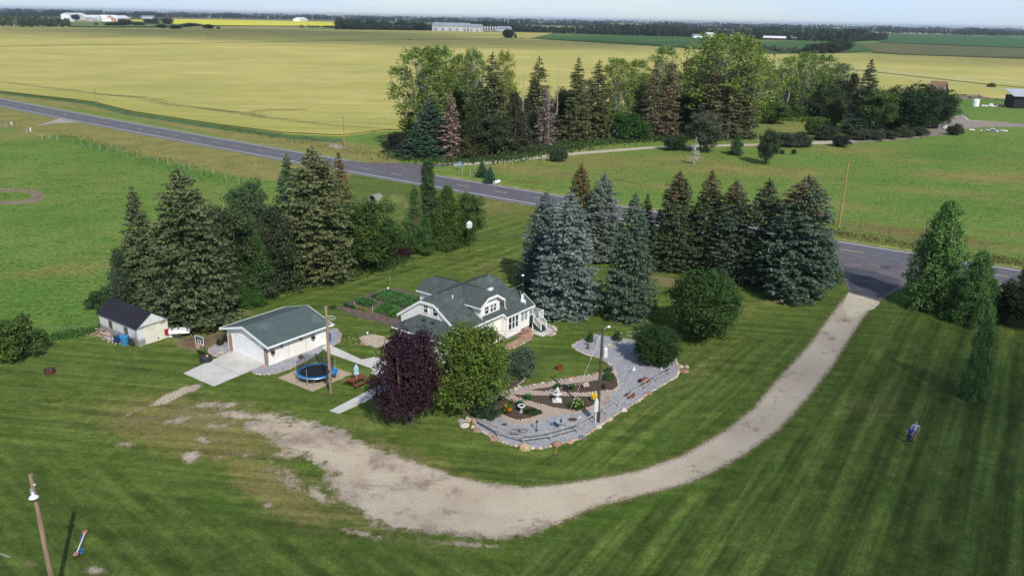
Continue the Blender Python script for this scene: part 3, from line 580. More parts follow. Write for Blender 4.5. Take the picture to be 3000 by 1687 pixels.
# porch
b=MB();pe=2.42;pt=3.85;e0=.35;e1=8.5;t0=2.3;t1=5.95
b.slab([(-8.25,e1,pe),(-6.61,t1,pt),(-6.61,t0,pt),(-8.25,e0,pe)][::1],.1)
b.slab([(-8.25,e1,pe),(-6.61,e1,pe),(-6.61,t1,pt)],.1);b.slab([(-8.25,e0,pe),(-6.61,t0,pt),(-6.61,e0,pe)],.1)
b.obj('porch_roof',ROOF,H)
f=MB();fascia(f,[(-8.25,e1,pe),(-8.25,e0,pe)],.14,.05,(-1,0,0));fascia(f,[(-6.6,e1,pe),(-8.25,e1,pe)],.14,.05,(0,1,0));fascia(f,[(-8.25,e0,pe),(-6.6,e0,pe)],.14,.05,(0,-1,0));f.obj('porch_fascia',WHITE,H)
f=MB();f.bar((-6.66,t0,pt+.03),(-6.66,t1,pt+.03),.05,.14);f.obj('flashing',RGREEN,H)
w=MB();w.box((-7.9,.75,0),(-6.58,8.05,2.36));w.obj('porch_wall',CREAM,H)
d=MB();d.box((-7.95,3.1,.15),(-7.9,4.1,2.2));d.obj('porch_door',DARKM,H)
for v in (6.9,5.4,1.9):window(H,(-7.9,v,1.55),(0,-1,0),(-1,0,0),.8,.95)
# two dark roof vents on porch
for v in (5.0,3.75):
    z=pe+(8.25-7.0)/(8.25-6.61)*(pt-pe);q=MB();q.box((-7.18,v-.2,z-.02),(-6.82,v+.2,z+.2));q.obj('roof_vent',DARKM,H)
# gable windows
window(H,(-6.6,5.12,4.72),(0,-1,0),(-1,0,0),.55,.85);window(H,(-6.6,3.82,4.66),(0,-1,0),(-1,0,0),.62,.85)
window(H,(-1.7,1.15,4.12),(1,0,0),(0,-1,0),.62,.78);window(H,(-.62,1.15,4.12),(1,0,0),(0,-1,0),.95,.78,panes=2)
window(H,(1.12,.2,2.02),(1,0,0),(0,-1,0),.5,1.35,mull=1);window(H,(1.72,.2,2.02),(1,0,0),(0,-1,0),.42,1.35,mull=1);window(H,(2.32,.2,2.02),(1,0,0),(0,-1,0),.45,1.35,mull=1)
window(H,(4.1,.52,2.02),(1,0,0),(0,-1,0),1.15,1.15,panes=2,mull=0,glass=CURT)
window(H,(-3.5,1.05,1.7),(1,0,0),(0,-1,0),1.2,1.2,panes=2)
d=MB();d.box((5.15,.75,.95),(5.2,1.6,2.8));d.obj('back_door',WHITE,H)
# chimney pipe, vents
zb=zp(1.1);c=MB();c.tube([(4.5,1.1,zb-.1),(4.5,1.1,zb+.75)],.16,14);c.box((4.2,.85,zp(.85)-.02),(4.8,1.35,zp(1.1)+.06));fl=c.obj('chimney_flashing',WM,H)
c=MB();c.tube([(4.5,1.1,zb+.75),(4.5,1.1,6.35)],.105,14);cp=c.obj('chimney_pipe',mat('black_stovepipe',(.03,.03,.033),.4,.2,6,metal=.4),H)
c=MB();c.lathe([(.02,.0),(.17,.03),(.17,.07),(.03,.16)],14,(4.5,1.1,6.36));c.obj('rain_cap',WM,cp)
c=MB();c.lathe([(.12,-.04),(.12,.04)],12,(4.5,1.1,5.4));c.tube([(4.5,1.1,5.4),(3.5,2.6,zp(2.6)+.02)],.014,5);c.obj('pipe_brace',GALV,cp)
c=MB();c.box((1.25,3.2,zp(3.2)),(2.0,3.45,zp(3.35)+.16));c.obj('roof_vent',WM,H)
for (u,v) in ((4.4,.62),(-3.9,3.9)):
    c=MB();c.tube([(u,v,zp(v)-.1),(u,v,zp(v)+.3)],.05,8);c.tube([(u-.12,v,zp(v)+.25),(u+.12,v,zp(v)+.25)],.04,8);c.obj('vent_pipe',WM,H)
c=MB();c.lathe([(.13,0),(.13,.25),(.2,.28),(.05,.4)],10,(1.0,5.2,zp(5.2)-.05));c.obj('roof_vent',DARKM,H)
# downspouts
for (u,v,z) in ((-3.15,1.1,4.6),(.9,1.1,4.6)):
    c=MB();c.bar((u+.45,v-.02,z),(u+.45,v-.02,z-1.05),.07);c.bar((u+.45,v-.02,z-1.02),(u+.3,v-.35,z-1.12),.07);c.obj('downspout',WHITE,H)
c=MB();c.bar((-2.8,9.5,4.5),(-2.8,9.5,2.2),.08);c.obj('downspout',WHITE,H)
# outside stair
ST=local('porch_stair',OH,'small green stair and landing with white railings at the end door of the farmhouse','stairs')
GRN=mat('green_deck_paint',(.025,.055,.045),.7,.2,5)
b=MB();b.box((5.19,-.02,.85),(7.15,1.5,.95));b.obj('landing',GRN,ST)
b=MB()
for i in range(5):
    z=.95-.17*(i+1);b.box((5.22,-.02-.22*(i+1),z-.04),(6.2,-.02-.22*i+.02,z));b.box((5.22,-.04-.22*i,z),(6.2,-.02-.22*i,z+.17))
b.bar((5.2,0,.88),(5.2,-1.1,.12),.05,.25);b.bar((6.22,0,.88),(6.22,-1.1,.12),.05,.25);b.obj('steps',GRN,ST)
def rail(P,parent,n=8,h=.95):
    b=MB()
    for p,q in zip(P[:-1],P[1:]):
        p=Vector(p);q=Vector(q);b.bar(p+Vector((0,0,h)),q+Vector((0,0,h)),.07,.07);b.bar(p+Vector((0,0,.12)),q+Vector((0,0,.12)),.05,.05)
        m=max(2,int((q-p).length/.16))
        for i in range(1,m):
            r=p.lerp(q,i/m);b.bar(r+Vector((0,0,.12)),r+Vector((0,0,h-.03)),.03)
    for p in P:b.bar(p,Vector(p)+Vector((0,0,h+.06)),.09)
    b.obj('railing',WHITE,parent)
rail([(5.25,1.48,.95),(7.1,1.48,.95),(7.1,.02,.95),(6.22,.02,.95)],ST);rail([(6.22,.0,.95),(6.22,-1.05,.12)],ST);rail([(5.22,0,.95),(5.22,-1.05,.12)],ST)
for p in ((5.25,.1),(5.25,1.4),(7.05,1.4),(7.05,.1)):
    b=MB();b.box((p[0]-.05,p[1]-.05,0),(p[0]+.05,p[1]+.05,.85));b.obj('post',WHITE,ST)
# ---- garage ----
GA=local('garage',OG,'cream double garage with low dark green roof and wide white overhead door','garage')
Lg=7.24;Wg=6.78;gz=2.42;gr_=3.42;ov=.62;sg=(gr_-2.28)/(Wg/2+ov)
def zg(v):return gr_-abs(v-Wg/2)*sg
w=MB();P=[(0,0),(Wg,0),(Wg,zg(Wg)-.09),(Wg/2,gr_-.1),(0,zg(0)-.09)]
w.add([(x,v,z) for x in (0,Lg) for v,z in P],[(0,4,3,2,1),(5,6,7,8,9)]+[(i,(i+1)%5,(i+1)%5+5,i+5) for i in range(5)]);w.obj('wall',STUC,GA)
b=MB();b.slab([(-.42,-ov,zg(-ov)),(Lg+.5,-ov,zg(-ov)),(Lg+.5,Wg/2,gr_),(-.42,Wg/2,gr_)],.09);b.slab([(-.42,Wg/2,gr_),(Lg+.5,Wg/2,gr_),(Lg+.5,Wg+ov,zg(-ov)),(-.42,Wg+ov,zg(-ov))],.09);b.obj('roof',ROOF2,GA)
f=MB();z0=zg(-ov);fascia(f,[(-.42,Wg+ov,z0),(-.42,Wg/2,gr_),(-.42,-ov,z0)],.2,.05,(-1,0,0));fascia(f,[(-.42,-ov,z0),(Lg+.5,-ov,z0)],.14,.06,(0,-1,0));fascia(f,[(-.42,Wg+ov,z0),(Lg+.5,Wg+ov,z0)],.14,.06,(0,1,0));fascia(f,[(Lg+.5,Wg+ov,z0),(Lg+.5,Wg/2,gr_),(Lg+.5,-ov,z0)],.18,.04,(1,0,0));f.obj('fascia',WHITE,GA)
f=MB()
for i in range(4):f.box((-.035,.78,.06+i*.49),(-.004,5.72,.06+i*.49+.482))
f.obj('overhead_door',WHITE,GA)
f=MB();f.box((-.06,.68,.06),(-.002,.775,2.06));f.box((-.06,5.725,.06),(-.002,5.82,2.06));f.box((-.06,.68,2.062),(-.002,5.82,2.17));f.obj('door_frame',WHITE,GA)
LAT=mat('brown_lattice',(.34,.21,.15),sc=10)
for v0 in (.1,6.0):
    b=MB();w2=.5;h=1.5
    for s in (-1,1):
        for i in range(-8,14):
            # diagonal slats clipped to the arch
            pts=[]
            for t in np.linspace(0,1,40):
                y=t*w2;z=.1+i*.17+s*(y-w2/2)*1.0+(.0)
                top=h+math.sqrt(max(0,(w2/2)**2-(y-w2/2)**2))
                if .1<=z<=top:pts.append((y,z))
            if len(pts)>3:b.bar((-.03-.01*(s+1),v0+pts[0][0],pts[0][1]),(-.03-.01*(s+1),v0+pts[-1][0],pts[-1][1]),.012,.035)
    for a,c in (((0,.08),(0,h)),((w2,.08),(w2,h))):b.bar((-.035,v0+a[0],a[1]),(-.035,v0+c[0],c[1]),.05,.05)
    arc=[(-.035,v0+w2/2-w2/2*math.cos(t),h+w2/2*math.sin(t)) for t in np.linspace(0,PI,9)]
    b.tube(arc,.028,5);b.obj('lattice',LAT,GA)
d=MB();d.box((5.82,-.06,.12),(6.88,-.002,2.12));fr=d.obj('side_door',WHITE,GA);d=MB();d.box((6.7,-.09,1.05),(6.76,-.06,1.12));d.obj('handle',DARKM,fr)
for u in (2.45,4.6):
    d=MB();d.box((u-.015,-.012,0),(u+.015,0,2.2));d.obj('seam',CEMENT,GA)
for i,u in enumerate((1.55,3.95)):
    d=MB();d.lathe([(.1,0),(.14,.1),(.14,.2),(.02,.3)],10,(u,-.12,1.55));d.box((u-.04,-.1,1.7),(u+.04,0,1.78));d.obj('wall_lamp',mat('pewter',(.25,.22,.2),.4,metal=.5) if i==0 else bpy.data.materials['pewter'],GA)
SPP=mat('dry_basket_plant',(.10,.085,.045),var=.5,sc=12)
for i,(u,lab) in enumerate(((.35,'dark hanging basket on the garage side wall at the corner by the overhead door'),(5.35,'dark hanging basket on the garage side wall next to the white side door'))):
    t=thing('hanging_basket',OG+UU*u-VV*.3+Vector((0,0,1.25)),lab,'hanging basket','hanging baskets on the garage wall',AN)
    b=MB();b.lathe([(.05,0),(.17,.08),(.22,.25)],10);b.obj('basket',DARKM,t)
    b=MB();b.tube([(.2,0,.25),(0,0,.75)],.008,4);b.tube([(-.2,0,.25),(0,0,.75)],.008,4);b.tube([(0,0,.75),(0,.3,.85)],.012,4);b.obj('hanger',DARKM,t)
    rng=random.Random(i);b=MB()
    for _ in range(70):
        a=rng.uniform(0,2*PI);r=rng.uniform(0,.25);p=Vector((r*math.cos(a),r*math.sin(a),.25+rng.uniform(-.15,.2)));q=p+Vector((rng.uniform(-.12,.12),rng.uniform(-.12,.12),rng.uniform(-.15,.1)));b.add([p,q,q+Vector((.03,.03,.03))],[(0,1,2)])
    b.obj('foliage',SPP,t)
# ---- old shed ----
k=NM('peeling_white_boards');v=k.opos;n=k.noise(3,6,.75,vec=k.map(v,(1,1,4)));low=k.n('ShaderNodeSeparateXYZ');k.L(v,low.inputs[0])
thr=k.rng(low.outputs['Z'],.35,1.1,.18,-.02);f_=k.rng(k.mth('ADD',n,thr),.53,.60);w=k.n('ShaderNodeTexWave');w.bands_direction='Z';w.wave_profile='SAW';k.L(k.map(v,(2.4,)*3),w.inputs['Vector']);w.inputs['Scale'].default_value=1
c=k.mix(f_,(.74,.74,.75),(.30,.275,.26));c=k.scale(c,k.rng(w.outputs['Fac'],0,.15,.6,1));k.bump(w.outputs['Fac'],.4,.03);PEEL=k.done(c,.85)
sA=G(409,1016);sB=G(297,968)
ax=(sB-sA).normalized();sL=(sB-sA).length
SH=thing('old_shed',sA,'small weathered shed with peeling white boards and black roof beside the big spruce','shed',None,math.atan2(ax.y,ax.x))
# local: x along long wall (back-left), y = depth toward away  (normal of long wall is +y local or -y?)
sW=3.4;hz=2.15;rz_=3.35
sgn=-1   # depth goes to -y in local frame (to the right/back)
w=MB();P=[(0,0),(sgn*sW,0),(sgn*sW,hz),(sgn*sW/2,rz_-.1),(0,hz)]
w.add([(x,y,z) for x in (0,sL) for y,z in P],[(0,1,2,3,4),(9,8,7,6,5)]+[(i,i+5,(i+1)%5+5,(i+1)%5) for i in range(5)]);w.obj('wall',PEEL,SH)
b=MB();m_=(rz_-hz)/(sW/2)
b.slab([(-.12,.22,hz-.22*m_+.04),(sL+.2,.22,hz-.22*m_+.04),(sL+.2,sgn*sW/2,rz_+.03),(-.12,sgn*sW/2,rz_+.03)][::-1],.07);b.slab([(-.12,sgn*sW/2,rz_+.03),(sL+.2,sgn*sW/2,rz_+.03),(sL+.2,sgn*(sW+.22),hz-.22*m_+.04),(-.12,sgn*(sW+.22),hz-.22*m_+.04)][::-1],.07)
b.obj('roof',BLKR,SH)
b=MB();b.box((-.07,sgn*3.3,.05),(-.01,sgn*.72,1.92));dd=b.obj('door',mat('cream_door_paint',(.70,.665,.55),var=.1,sc=1.5),SH);b=MB();b.box((-.09,sgn*2.2,.25),(-.07,sgn*2.05,.42));b.obj('latch',DARKM,dd)
b=MB();b.box((-.1,sgn*3.4,1.95),(-.02,0,2.12));b.obj('beam',mat('grey_board',(.28,.26,.24),sc=4),SH)
OLDF=mat('old_frame',(.38,.36,.32),sc=6)
for x in (2.15,5.15):
    b=MB();b.box((x-.42,.004,.75),(x+.42,.05,1.75));fo=b.obj('window',OLDF,SH)
    for i in range(2):
        for j in range(3):
            q=MB();q.box((x-.3+i*.31,.052,.84+j*.29),(x-.3+i*.31+.26,.06,.84+j*.29+.24));q.obj('pane',GLASS,fo)
b=MB();b.bar((.35,.06,1.9),(.35,.06,.5),.05);b.tube([(.5+.28*math.cos(t),.08,1.3+.45*math.sin(t)) for t in np.linspace(PI,2*PI,10)],.03,6);b.bar((.15,.1,1.95),(.9,.1,1.95),.09);b.obj('hung_tools',mat('rusty_grey',(.2,.2,.21),sc=6),SH)
def shp(x,y,z=0):
    a=math.atan2(ax.y,ax.x);return sA+Vector((x*math.cos(a)-y*math.sin(a),x*math.sin(a)+y*math.cos(a),z))
SHA=math.atan2(ax.y,ax.x)
# ---- far farm buildings ----
def farshed(name,p0,p1,depth,h,rh,wm,rm,label,cat='barn',group=None,doors=0,z=0.,open_=False):
    a=G(*p0);b_=G(*p1);d=(b_-a);L=d.length;rz=math.atan2(d.y,d.x)
    t=thing(name,a,label,cat,group,rz)
    w=MB();P=[(0,0),(depth,0),(depth,h),(depth/2,h+rh),(0,h)]
    w.add([(x,y,zz) for x in (0,L) for y,zz in P],[(0,4,3,2,1),(5,6,7,8,9)]+[(i,(i+1)%5,(i+1)%5+5,i+5) for i in range(5)]);w.obj('wall',wm,t)
    m_=rh/(depth/2);e=.4+h*.05
    r=MB();r.slab([(-e,-e,h-e*m_+.15),(L+e,-e,h-e*m_+.15),(L+e,depth/2,h+rh+.15),(-e,depth/2,h+rh+.15)],.25);r.slab([(-e,depth/2,h+rh+.15),(L+e,depth/2,h+rh+.15),(L+e,depth+e,h-e*m_+.15),(-e,depth+e,h-e*m_+.15)],.25);r.obj('roof',rm,t)
    for i in range(doors):
        x=L*(i+.5)/doors;q=MB();q.box((x-h*.25,-.12,0),(x+h*.25,-.02,h*.6));q.obj('door',OPEN if open_ else DGREY,t)
    return t,L
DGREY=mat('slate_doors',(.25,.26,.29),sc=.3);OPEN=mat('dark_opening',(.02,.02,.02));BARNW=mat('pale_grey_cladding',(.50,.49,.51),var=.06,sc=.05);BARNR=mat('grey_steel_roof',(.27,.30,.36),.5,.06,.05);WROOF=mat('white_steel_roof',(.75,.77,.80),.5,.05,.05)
TERR=mat('terracotta_wall',(.48,.27,.20),sc=.2);RBRN=mat('red_brown_wall',(.14,.07,.055),sc=.3)
farshed('barn',(1266,91.5),(1372,94),30,12,7,BARNW,BARNR,'long pale grey farm building, left of the pair in front of the forest',doors=5)
farshed('barn',(1373,94.2),(1407,95),30,11,6,BARNW,BARNR,'shorter pale grey farm building with slate roof beside the row of silver silos',doors=2)
farshed('barn',(1454,92.5),(1492,93.5),16,8,4,BARNW,BARNR,'small pale grey shed with slate roof right of the silver silos')
for i in range(6):
    P=G(1413+i*7.6,91.5);t=thing('grain_silo',P,['first','second','third','fourth','fifth','sixth'][i]+' silver grain silo from the left in the row beside the grey farm buildings','silo','silver grain silos in a row')
    s=P.y/1900.
    b=MB();b.tube([(0,0,0),(0,0,8.6)],2.5,16);b.obj('body',GALV,t);b=MB();b.lathe([(2.6,8.6),(.3,10.4),(.3,10.8),(0,10.8)],16);b.obj('roof',WM,t)
farshed('barn',(206,60),(254,60),30,17,4,WM,WROOF,'tall bright white building with ribbed roof at the farmstead on the left horizon')
farshed('barn',(254,61),(316,61),36,9,7,BARNW,WROOF,'long low building with bright white roof right of the tall white building on the horizon')
farshed('barn',(300,64),(345,64.5),40,9,9,WM,WROOF,'wide white roofed barn behind the trees on the left horizon')
farshed('barn',(338,64.5),(384,63.5),30,9,8,TERR,WROOF,'terracotta walled barn with white roof on the left horizon')
farshed('barn',(418,56.5),(455,57),30,11,2,BARNW,BARNR,'flat grey barn at the right end of the left horizon farmstead')
farshed('barn',(205,64.5),(219,64.5),14,5,2,WM,WROOF,'tiny white shed in the grass at the left horizon farmstead')
farshed('barn',(272,63.5),(298,63.5),14,7,1.5,BARNW,WM,'small pale blue grey shed in front of the left horizon farmstead')
farshed('barn',(880,64.5),(902,64),30,9,8,WM,WROOF,'single white barn far across the yellow canola field')
farshed('barn',(2032,113),(2063,113.5),14,5.5,2.5,WM,BARNR,'low white farmhouse in front of the forest beyond the grove')
farshed('barn',(2071,114),(2094,114.3),13,7.5,4,WM,WROOF,'white round-topped storage shed in front of the forest behind the tall cottonwoods')
farshed('barn',(2140,116),(2162,116.5),12,5.5,2.5,WM,WROOF,'small white building just right of the tall cottonwood crown')
farshed('barn',(2234,118),(2299,120),14,4.6,3.2,RBRN,WROOF,'long low red-brown barn with pale roof in front of the forest',doors=4,open_=True)
farshed('barn',(2312,118),(2336,119.5),12,4,3,mat('grey_green_wall',(.25,.29,.25),sc=.3),mat('mossy_roof',(.3,.34,.33),sc=.3),'grey-green roofed cottage half hidden in the forest edge')
farshed('barn',(1468,63.5),(1486,63.5),30,9,4,WM,WROOF,'tiny white farm building on the horizon above the forest')
P=G(2205,115.5);t=thing('grain_silo',P,'single small pale blue silo standing apart in front of the forest','silo');b=MB();b.tube([(0,0,0),(0,0,6)],2.6,16);b.obj('body',WM,t);b=MB();b.lathe([(2.7,6),(.2,8),(0,8)],16);b.obj('roof',GALV,t)
# farmyard on the right
BLK=mat('black_boards',(.018,.017,.022),var=.3,sc=1.5);BROW=mat('rusty_roof',(.22,.13,.09),sc=.8)
a=G(2966,318);t=thing('machine_shed',a,'black open farm shed with pale metal roof at the right edge','shed',None,R(-8))
b=MB();P=[(0,0),(12,0),(12,9),(0,9)];b.prism(P,0,5.2);b.obj('wall',BLK,t);b=MB();b.slab([(-.8,-1.0,5.25),(13,-1.0,5.25),(13,9.6,7.6),(-.8,9.6,7.6)],.25);b.obj('roof',mat('bare_steel_roof',(.55,.58,.64),.4,.15,.6,metal=.3),t);b=MB();b.box((1,-.1,0),(6,-.02,3.8));b.obj('doorway',OPEN,t)
farshed('barn',(2712,300),(2750,303),9,5.,4.2,mat('grey_barn_boards',(.25,.22,.20),sc=1),BROW,'old barn with rusty brown roof peeking above the dark round trees')
P=G(2857,312);t=thing('storage_tank',P,'upright white plastic tank on the grass in the right farmyard','tank');b=MB();b.lathe([(1.35,0),(1.35,2.6),(1.1,3.0),(.3,3.15),(0,3.15)],22);b.obj('body',WM,t,smooth=False);b=MB();b.lathe([(.3,3.1),(.3,3.3),(0,3.3)],12);b.obj('lid',DARKM,t)
def rockmesh(seed,sx,sy,sz,sub=2,rough=.18):
    bm=bmesh.new();bmesh.ops.create_icosphere(bm,subdivisions=sub,radius=1);rg=random.Random(seed);ph=[rg.uniform(0,6) for _ in range(9)]
    for v in bm.verts:
        p=v.co;f=1+rough*(math.sin(3*p.x+ph[0])*math.sin(2.5*p.y+ph[1])+math.sin(4*p.z+ph[2])*.6+math.sin(5*p.x+4*p.y+ph[3])*.5)+rg.uniform(-.05,.05)
        v.co=Vector((p.x*sx*f,p.y*sy*f,max(-.25,p.z)*sz*f+sz*.25))
    me=bpy.data.meshes.new('rock');bm.to_mesh(me);bm.free();return me
rg=random.Random(4);b=MB()
def pile(px,py,w,d,h,n,m,name,label,cat,seed,s=.35,loglike=False):
    rg=random.Random(seed);b=MB();P=G(px,py)
    for _ in range(n):
        x=rg.gauss(0,w/2.4);y=rg.gauss(0,d/2.4);rr=math.hypot(x/w,y/d)*2;z=max(0,h*(1-rr))*rg.random()
        if loglike:
            a=rg.uniform(0,PI);l=rg.uniform(.6,1.3)*s*3;dv=Vector((math.cos(a)*l,math.sin(a)*l,rg.uniform(-.2,.2)*l));b.tube([Vector((x,y,z+s*.3)),Vector((x,y,z+s*.3))+dv],s*rg.uniform(.2,.4),6,rg.randrange(2) if isinstance(m,list) else 0)
        else:
            q=rg.uniform(.5,1.2)*s;M=Matrix.Translation((x,y,z+q*.3))@Matrix.Rotation(rg.uniform(0,6),4,'Z')@Matrix.Rotation(rg.uniform(-.6,.6),4,'X');b.box((-q,-q*.7,-q*.4),(q,q*.7,q*.4),rg.randrange(len(m)) if isinstance(m,list) else 0,M)
    o=b.obj(name,m,loc=P);return tag(o,label,cat)
TW=mat('tan_timber',(.34,.26,.19),sc=2,var=.3);GW=mat('grey_timber',(.25,.23,.23),sc=2,var=.3);PKW=mat('pink_grey_plastic',(.5,.36,.38),sc=1)
pile(2850,290,15,5,3.4,160,[TW,GW],'timber_pile','heap of tan and grey timber at the far edge of the right farmyard','wood pile',5,.55,True)
pile(2900,312,4,1.5,1.4,26,[WM,WM],'scrap_pile','low heap of white objects on the grass near the black shed','scrap heap',6,.5)
pile(2930,313,3.5,1.6,1.8,26,[PKW,TW],'scrap_pile','pinkish heap of scrap right beside the white heap near the black shed','scrap heap',7,.6)
pile(2912,385,7,2,1.6,40,[GW,WM,DGREY],'junk_heap','grey and white junk heap on the grass below the gravel track','scrap heap',8,.45,True)
pile(2742,372,3.5,5,3.0,60,[WM,mat('white_wood',(.72,.68,.66),sc=3)],'collapsed_shed','broken white wooden structure at the edge of the dark round trees','ruin',9,.6,True)
# ================= trees =================
def leafmat(name,trans=.25,core=False,brown=(.13,.065,.025),yellow=(.30,.26,.03),vr_=.35):
    k=NM(name);oi=k.n('ShaderNodeObjectInfo');ge=k.n('ShaderNodeNewGeometry');rpi=ge.outputs['Random Per Island']
    c=oi.outputs['Color'];v=k.opos
    n=k.noise(1.1,3,vec=v,lo=.3,hi=.7)
    f=k.mth('MULTIPLY',k.rng(rpi,0,1,1-vr_,1+vr_*1.3,smooth=False),k.rng(n,0,1,1.0 if core else .86,1.55 if core else 1.32));c=k.scale(c,f)
    # second colour: alpha of the object colour sets how much
    z=k.n('ShaderNodeSeparateXYZ');k.L(k.n('ShaderNodeTexCoord').outputs['Generated'],z.inputs[0])
    if core:
        pn=k.noise(.55,4,.6,vec=v,lo=.3,hi=.7);am=k.rng(k.mth('ADD',k.mth('MULTIPLY',z.outputs['Z'],1.0),k.mth('MULTIPLY',pn,.42)),k.mth('SUBTRACT',1.33,k.mth('MULTIPLY',oi.outputs['Alpha'],.48)),k.mth('SUBTRACT',1.46,k.mth('MULTIPLY',oi.outputs['Alpha'],.48)));am=k.mth('MULTIPLY',am,k.mth('MULTIPLY',k.rng(rpi,.10,.6),k.rng(oi.outputs['Alpha'],0,.1)))
        c=k.mix(am,c,brown)
    else:
        am=k.mth('MULTIPLY',oi.outputs['Alpha'],k.rng(k.noise(.5,3,vec=v),.50,.64));c=k.mix(k.mth('MULTIPLY',am,k.rng(rpi,.0,.6)),c,yellow)
    k.put(c,k.b.inputs['Base Color']);k.b.inputs['Roughness'].default_value=.65;k.b.inputs['Specular IOR Level'].default_value=.2
    if trans:
        tr=k.n('ShaderNodeBsdfTranslucent');k.L(c,tr.inputs['Color']);ms=k.n('ShaderNodeMixShader');ms.inputs[0].default_value=trans;k.L(k.b.outputs[0],ms.inputs[1]);k.L(tr.outputs[0],ms.inputs[2]);k.L(ms.outputs[0],k.out.inputs[0])
    return k.m
LEAF=leafmat('leaves',.34);NEEDLE=leafmat('needles',.25,True,brown=(.19,.118,.055),vr_=.30);DEADN=leafmat('dead_needles',.05,True)
BARK=mat('bark',(.13,.10,.08),sc=6,bump=.6);PALEB=mat('pale_bark',(.42,.40,.36),sc=5,col2=(.2,.18,.16));GREYB=mat('grey_deadwood',(.36,.32,.30),sc=5)
def quadmesh(name,V,m,smooth=False):
    n=len(V)//4;me=bpy.data.meshes.new(name);me.vertices.add(4*n);me.vertices.foreach_set('co',V.astype(np.float32).ravel());me.loops.add(4*n);me.loops.foreach_set('vertex_index',np.arange(4*n,dtype=np.int32))
    me.polygons.add(n);me.polygons.foreach_set('loop_start',np.arange(0,4*n,4,dtype=np.int32));me.materials.append(m);me.update(calc_edges=True);return me
def unit(a):return a/np.maximum(np.linalg.norm(a,axis=-1,keepdims=True),1e-9)
def quads(C,N,Ax,ln,wd):
    "diamond leaves at C, long axis Ax, facing N"
    Ax=unit(Ax);B=unit(np.cross(N,Ax));ln=ln[:,None];wd=wd[:,None]
    return np.stack([C-Ax*ln,C+B*wd-Ax*ln*.1,C+Ax*ln,C-B*wd-Ax*ln*.1],1).reshape(-1,3)
def spruce_mesh(seed,Ht=14.,Rr=3.,dens=1.,base=.03,pw=2.6,droop=.25,gap=0.,sz=1.,nq=10,tip=.10):
    r=np.random.default_rng(seed);Cs=[];Ns=[];As=[];Ls=[];Ws=[];tr=MB()
    z=Ht*base;ph=r.uniform(0,6,6);bump_=[(r.uniform(0,2*PI),r.uniform(.1,.9),r.uniform(.5,1.1)) for _ in range(9)]
    while z<Ht*.985:
        t=z/Ht;L0=Rr*(1-math.exp(-pw*(1-t)))/(1-math.exp(-pw))+tip*min(1,(1-t)*9);nb=int(max(4,(4.+L0*4.9)*dens))
        if t<.10:L0*=.78+2.2*t
        for i in range(nb):
            if r.random()<gap:continue
            a=r.uniform(0,2*PI);m_=1+.10*math.sin(3*a+ph[0]+z*.7)+.07*math.sin(5*a+ph[1]-z*1.3)
            for (ba,bt,bw) in bump_:
                m_+=.16*bw*math.exp(-((((a-ba+PI)%(2*PI)-PI)/.45)**2+((t-bt)/.06)**2))
            L=L0*r.uniform(.74,1.06)*m_;dr=droop*r.uniform(.7,1.3)
            d=np.array([math.cos(a),math.sin(a),0.]);s=np.array([-d[1],d[0],0.]);m=max(1,int(L/.34))
            for j in range(m):
                q=(j+.8)/m
                if q<.34 and L>1.:continue
                bx=L*q;bz=z-dr*bx*(1.0-.35*q)+.14*L*q**3
                rad=(.18+.10*r.random())*sz*(1.15-.35*q)*(1 if L>.6 else .7)
                P=d*bx+s*r.normal(0,.16)*bx**.5+np.array([0,0,bz])
                off=unit(r.normal(0,1,(nq,3)));off[:,2]=np.abs(off[:,2])*.9-.18
                C=P+d*off[:,:1]*rad*1.5+s*off[:,1:2]*rad*1.25+np.array([0,0,1.])*off[:,2:3]*rad*.75
                N=unit(d*off[:,:1]*.8+s*off[:,1:2]*.8+np.array([0,0,1.])*(off[:,2:3]*.9+.35)+r.normal(0,.30,(nq,3)))
                A=unit(d*.6+s*off[:,1:2]*.7+np.array([0,0,-.2])+r.normal(0,.5,(nq,3)));A=A-N*(A*N).sum(1,keepdims=True)
                Cs.append(C);Ns.append(N);As.append(A);Ls.append(r.uniform(.11,.24,nq)*sz);Ws.append(r.uniform(.05,.10,nq)*sz)
        z+=(.30+.14*(1-t))*r.uniform(.8,1.2)/dens**.3*sz**.5
    C=np.array([[0,0,Ht-.1*i] for i in range(9)],float)+r.normal(0,.05,(9,3));Cs.append(C);Ns.append(unit(r.normal(0,1,(9,3))));As.append(np.tile([0,0,1.],(9,1))+r.normal(0,.3,(9,3)));Ls.append(np.full(9,.25));Ws.append(np.full(9,.07))
    C=np.concatenate(Cs);N=np.concatenate(Ns);A=np.concatenate(As);V=quads(C,N,A,np.concatenate(Ls),np.concatenate(Ws))
    tr.tube([(0,0,-.3),(0,0,Ht*.3),(0,0,Ht*.97)],[Ht*.016,Ht*.011,.02],8)
    return quadmesh('crown',V,NEEDLE),tr.mesh('trunk',BARK)
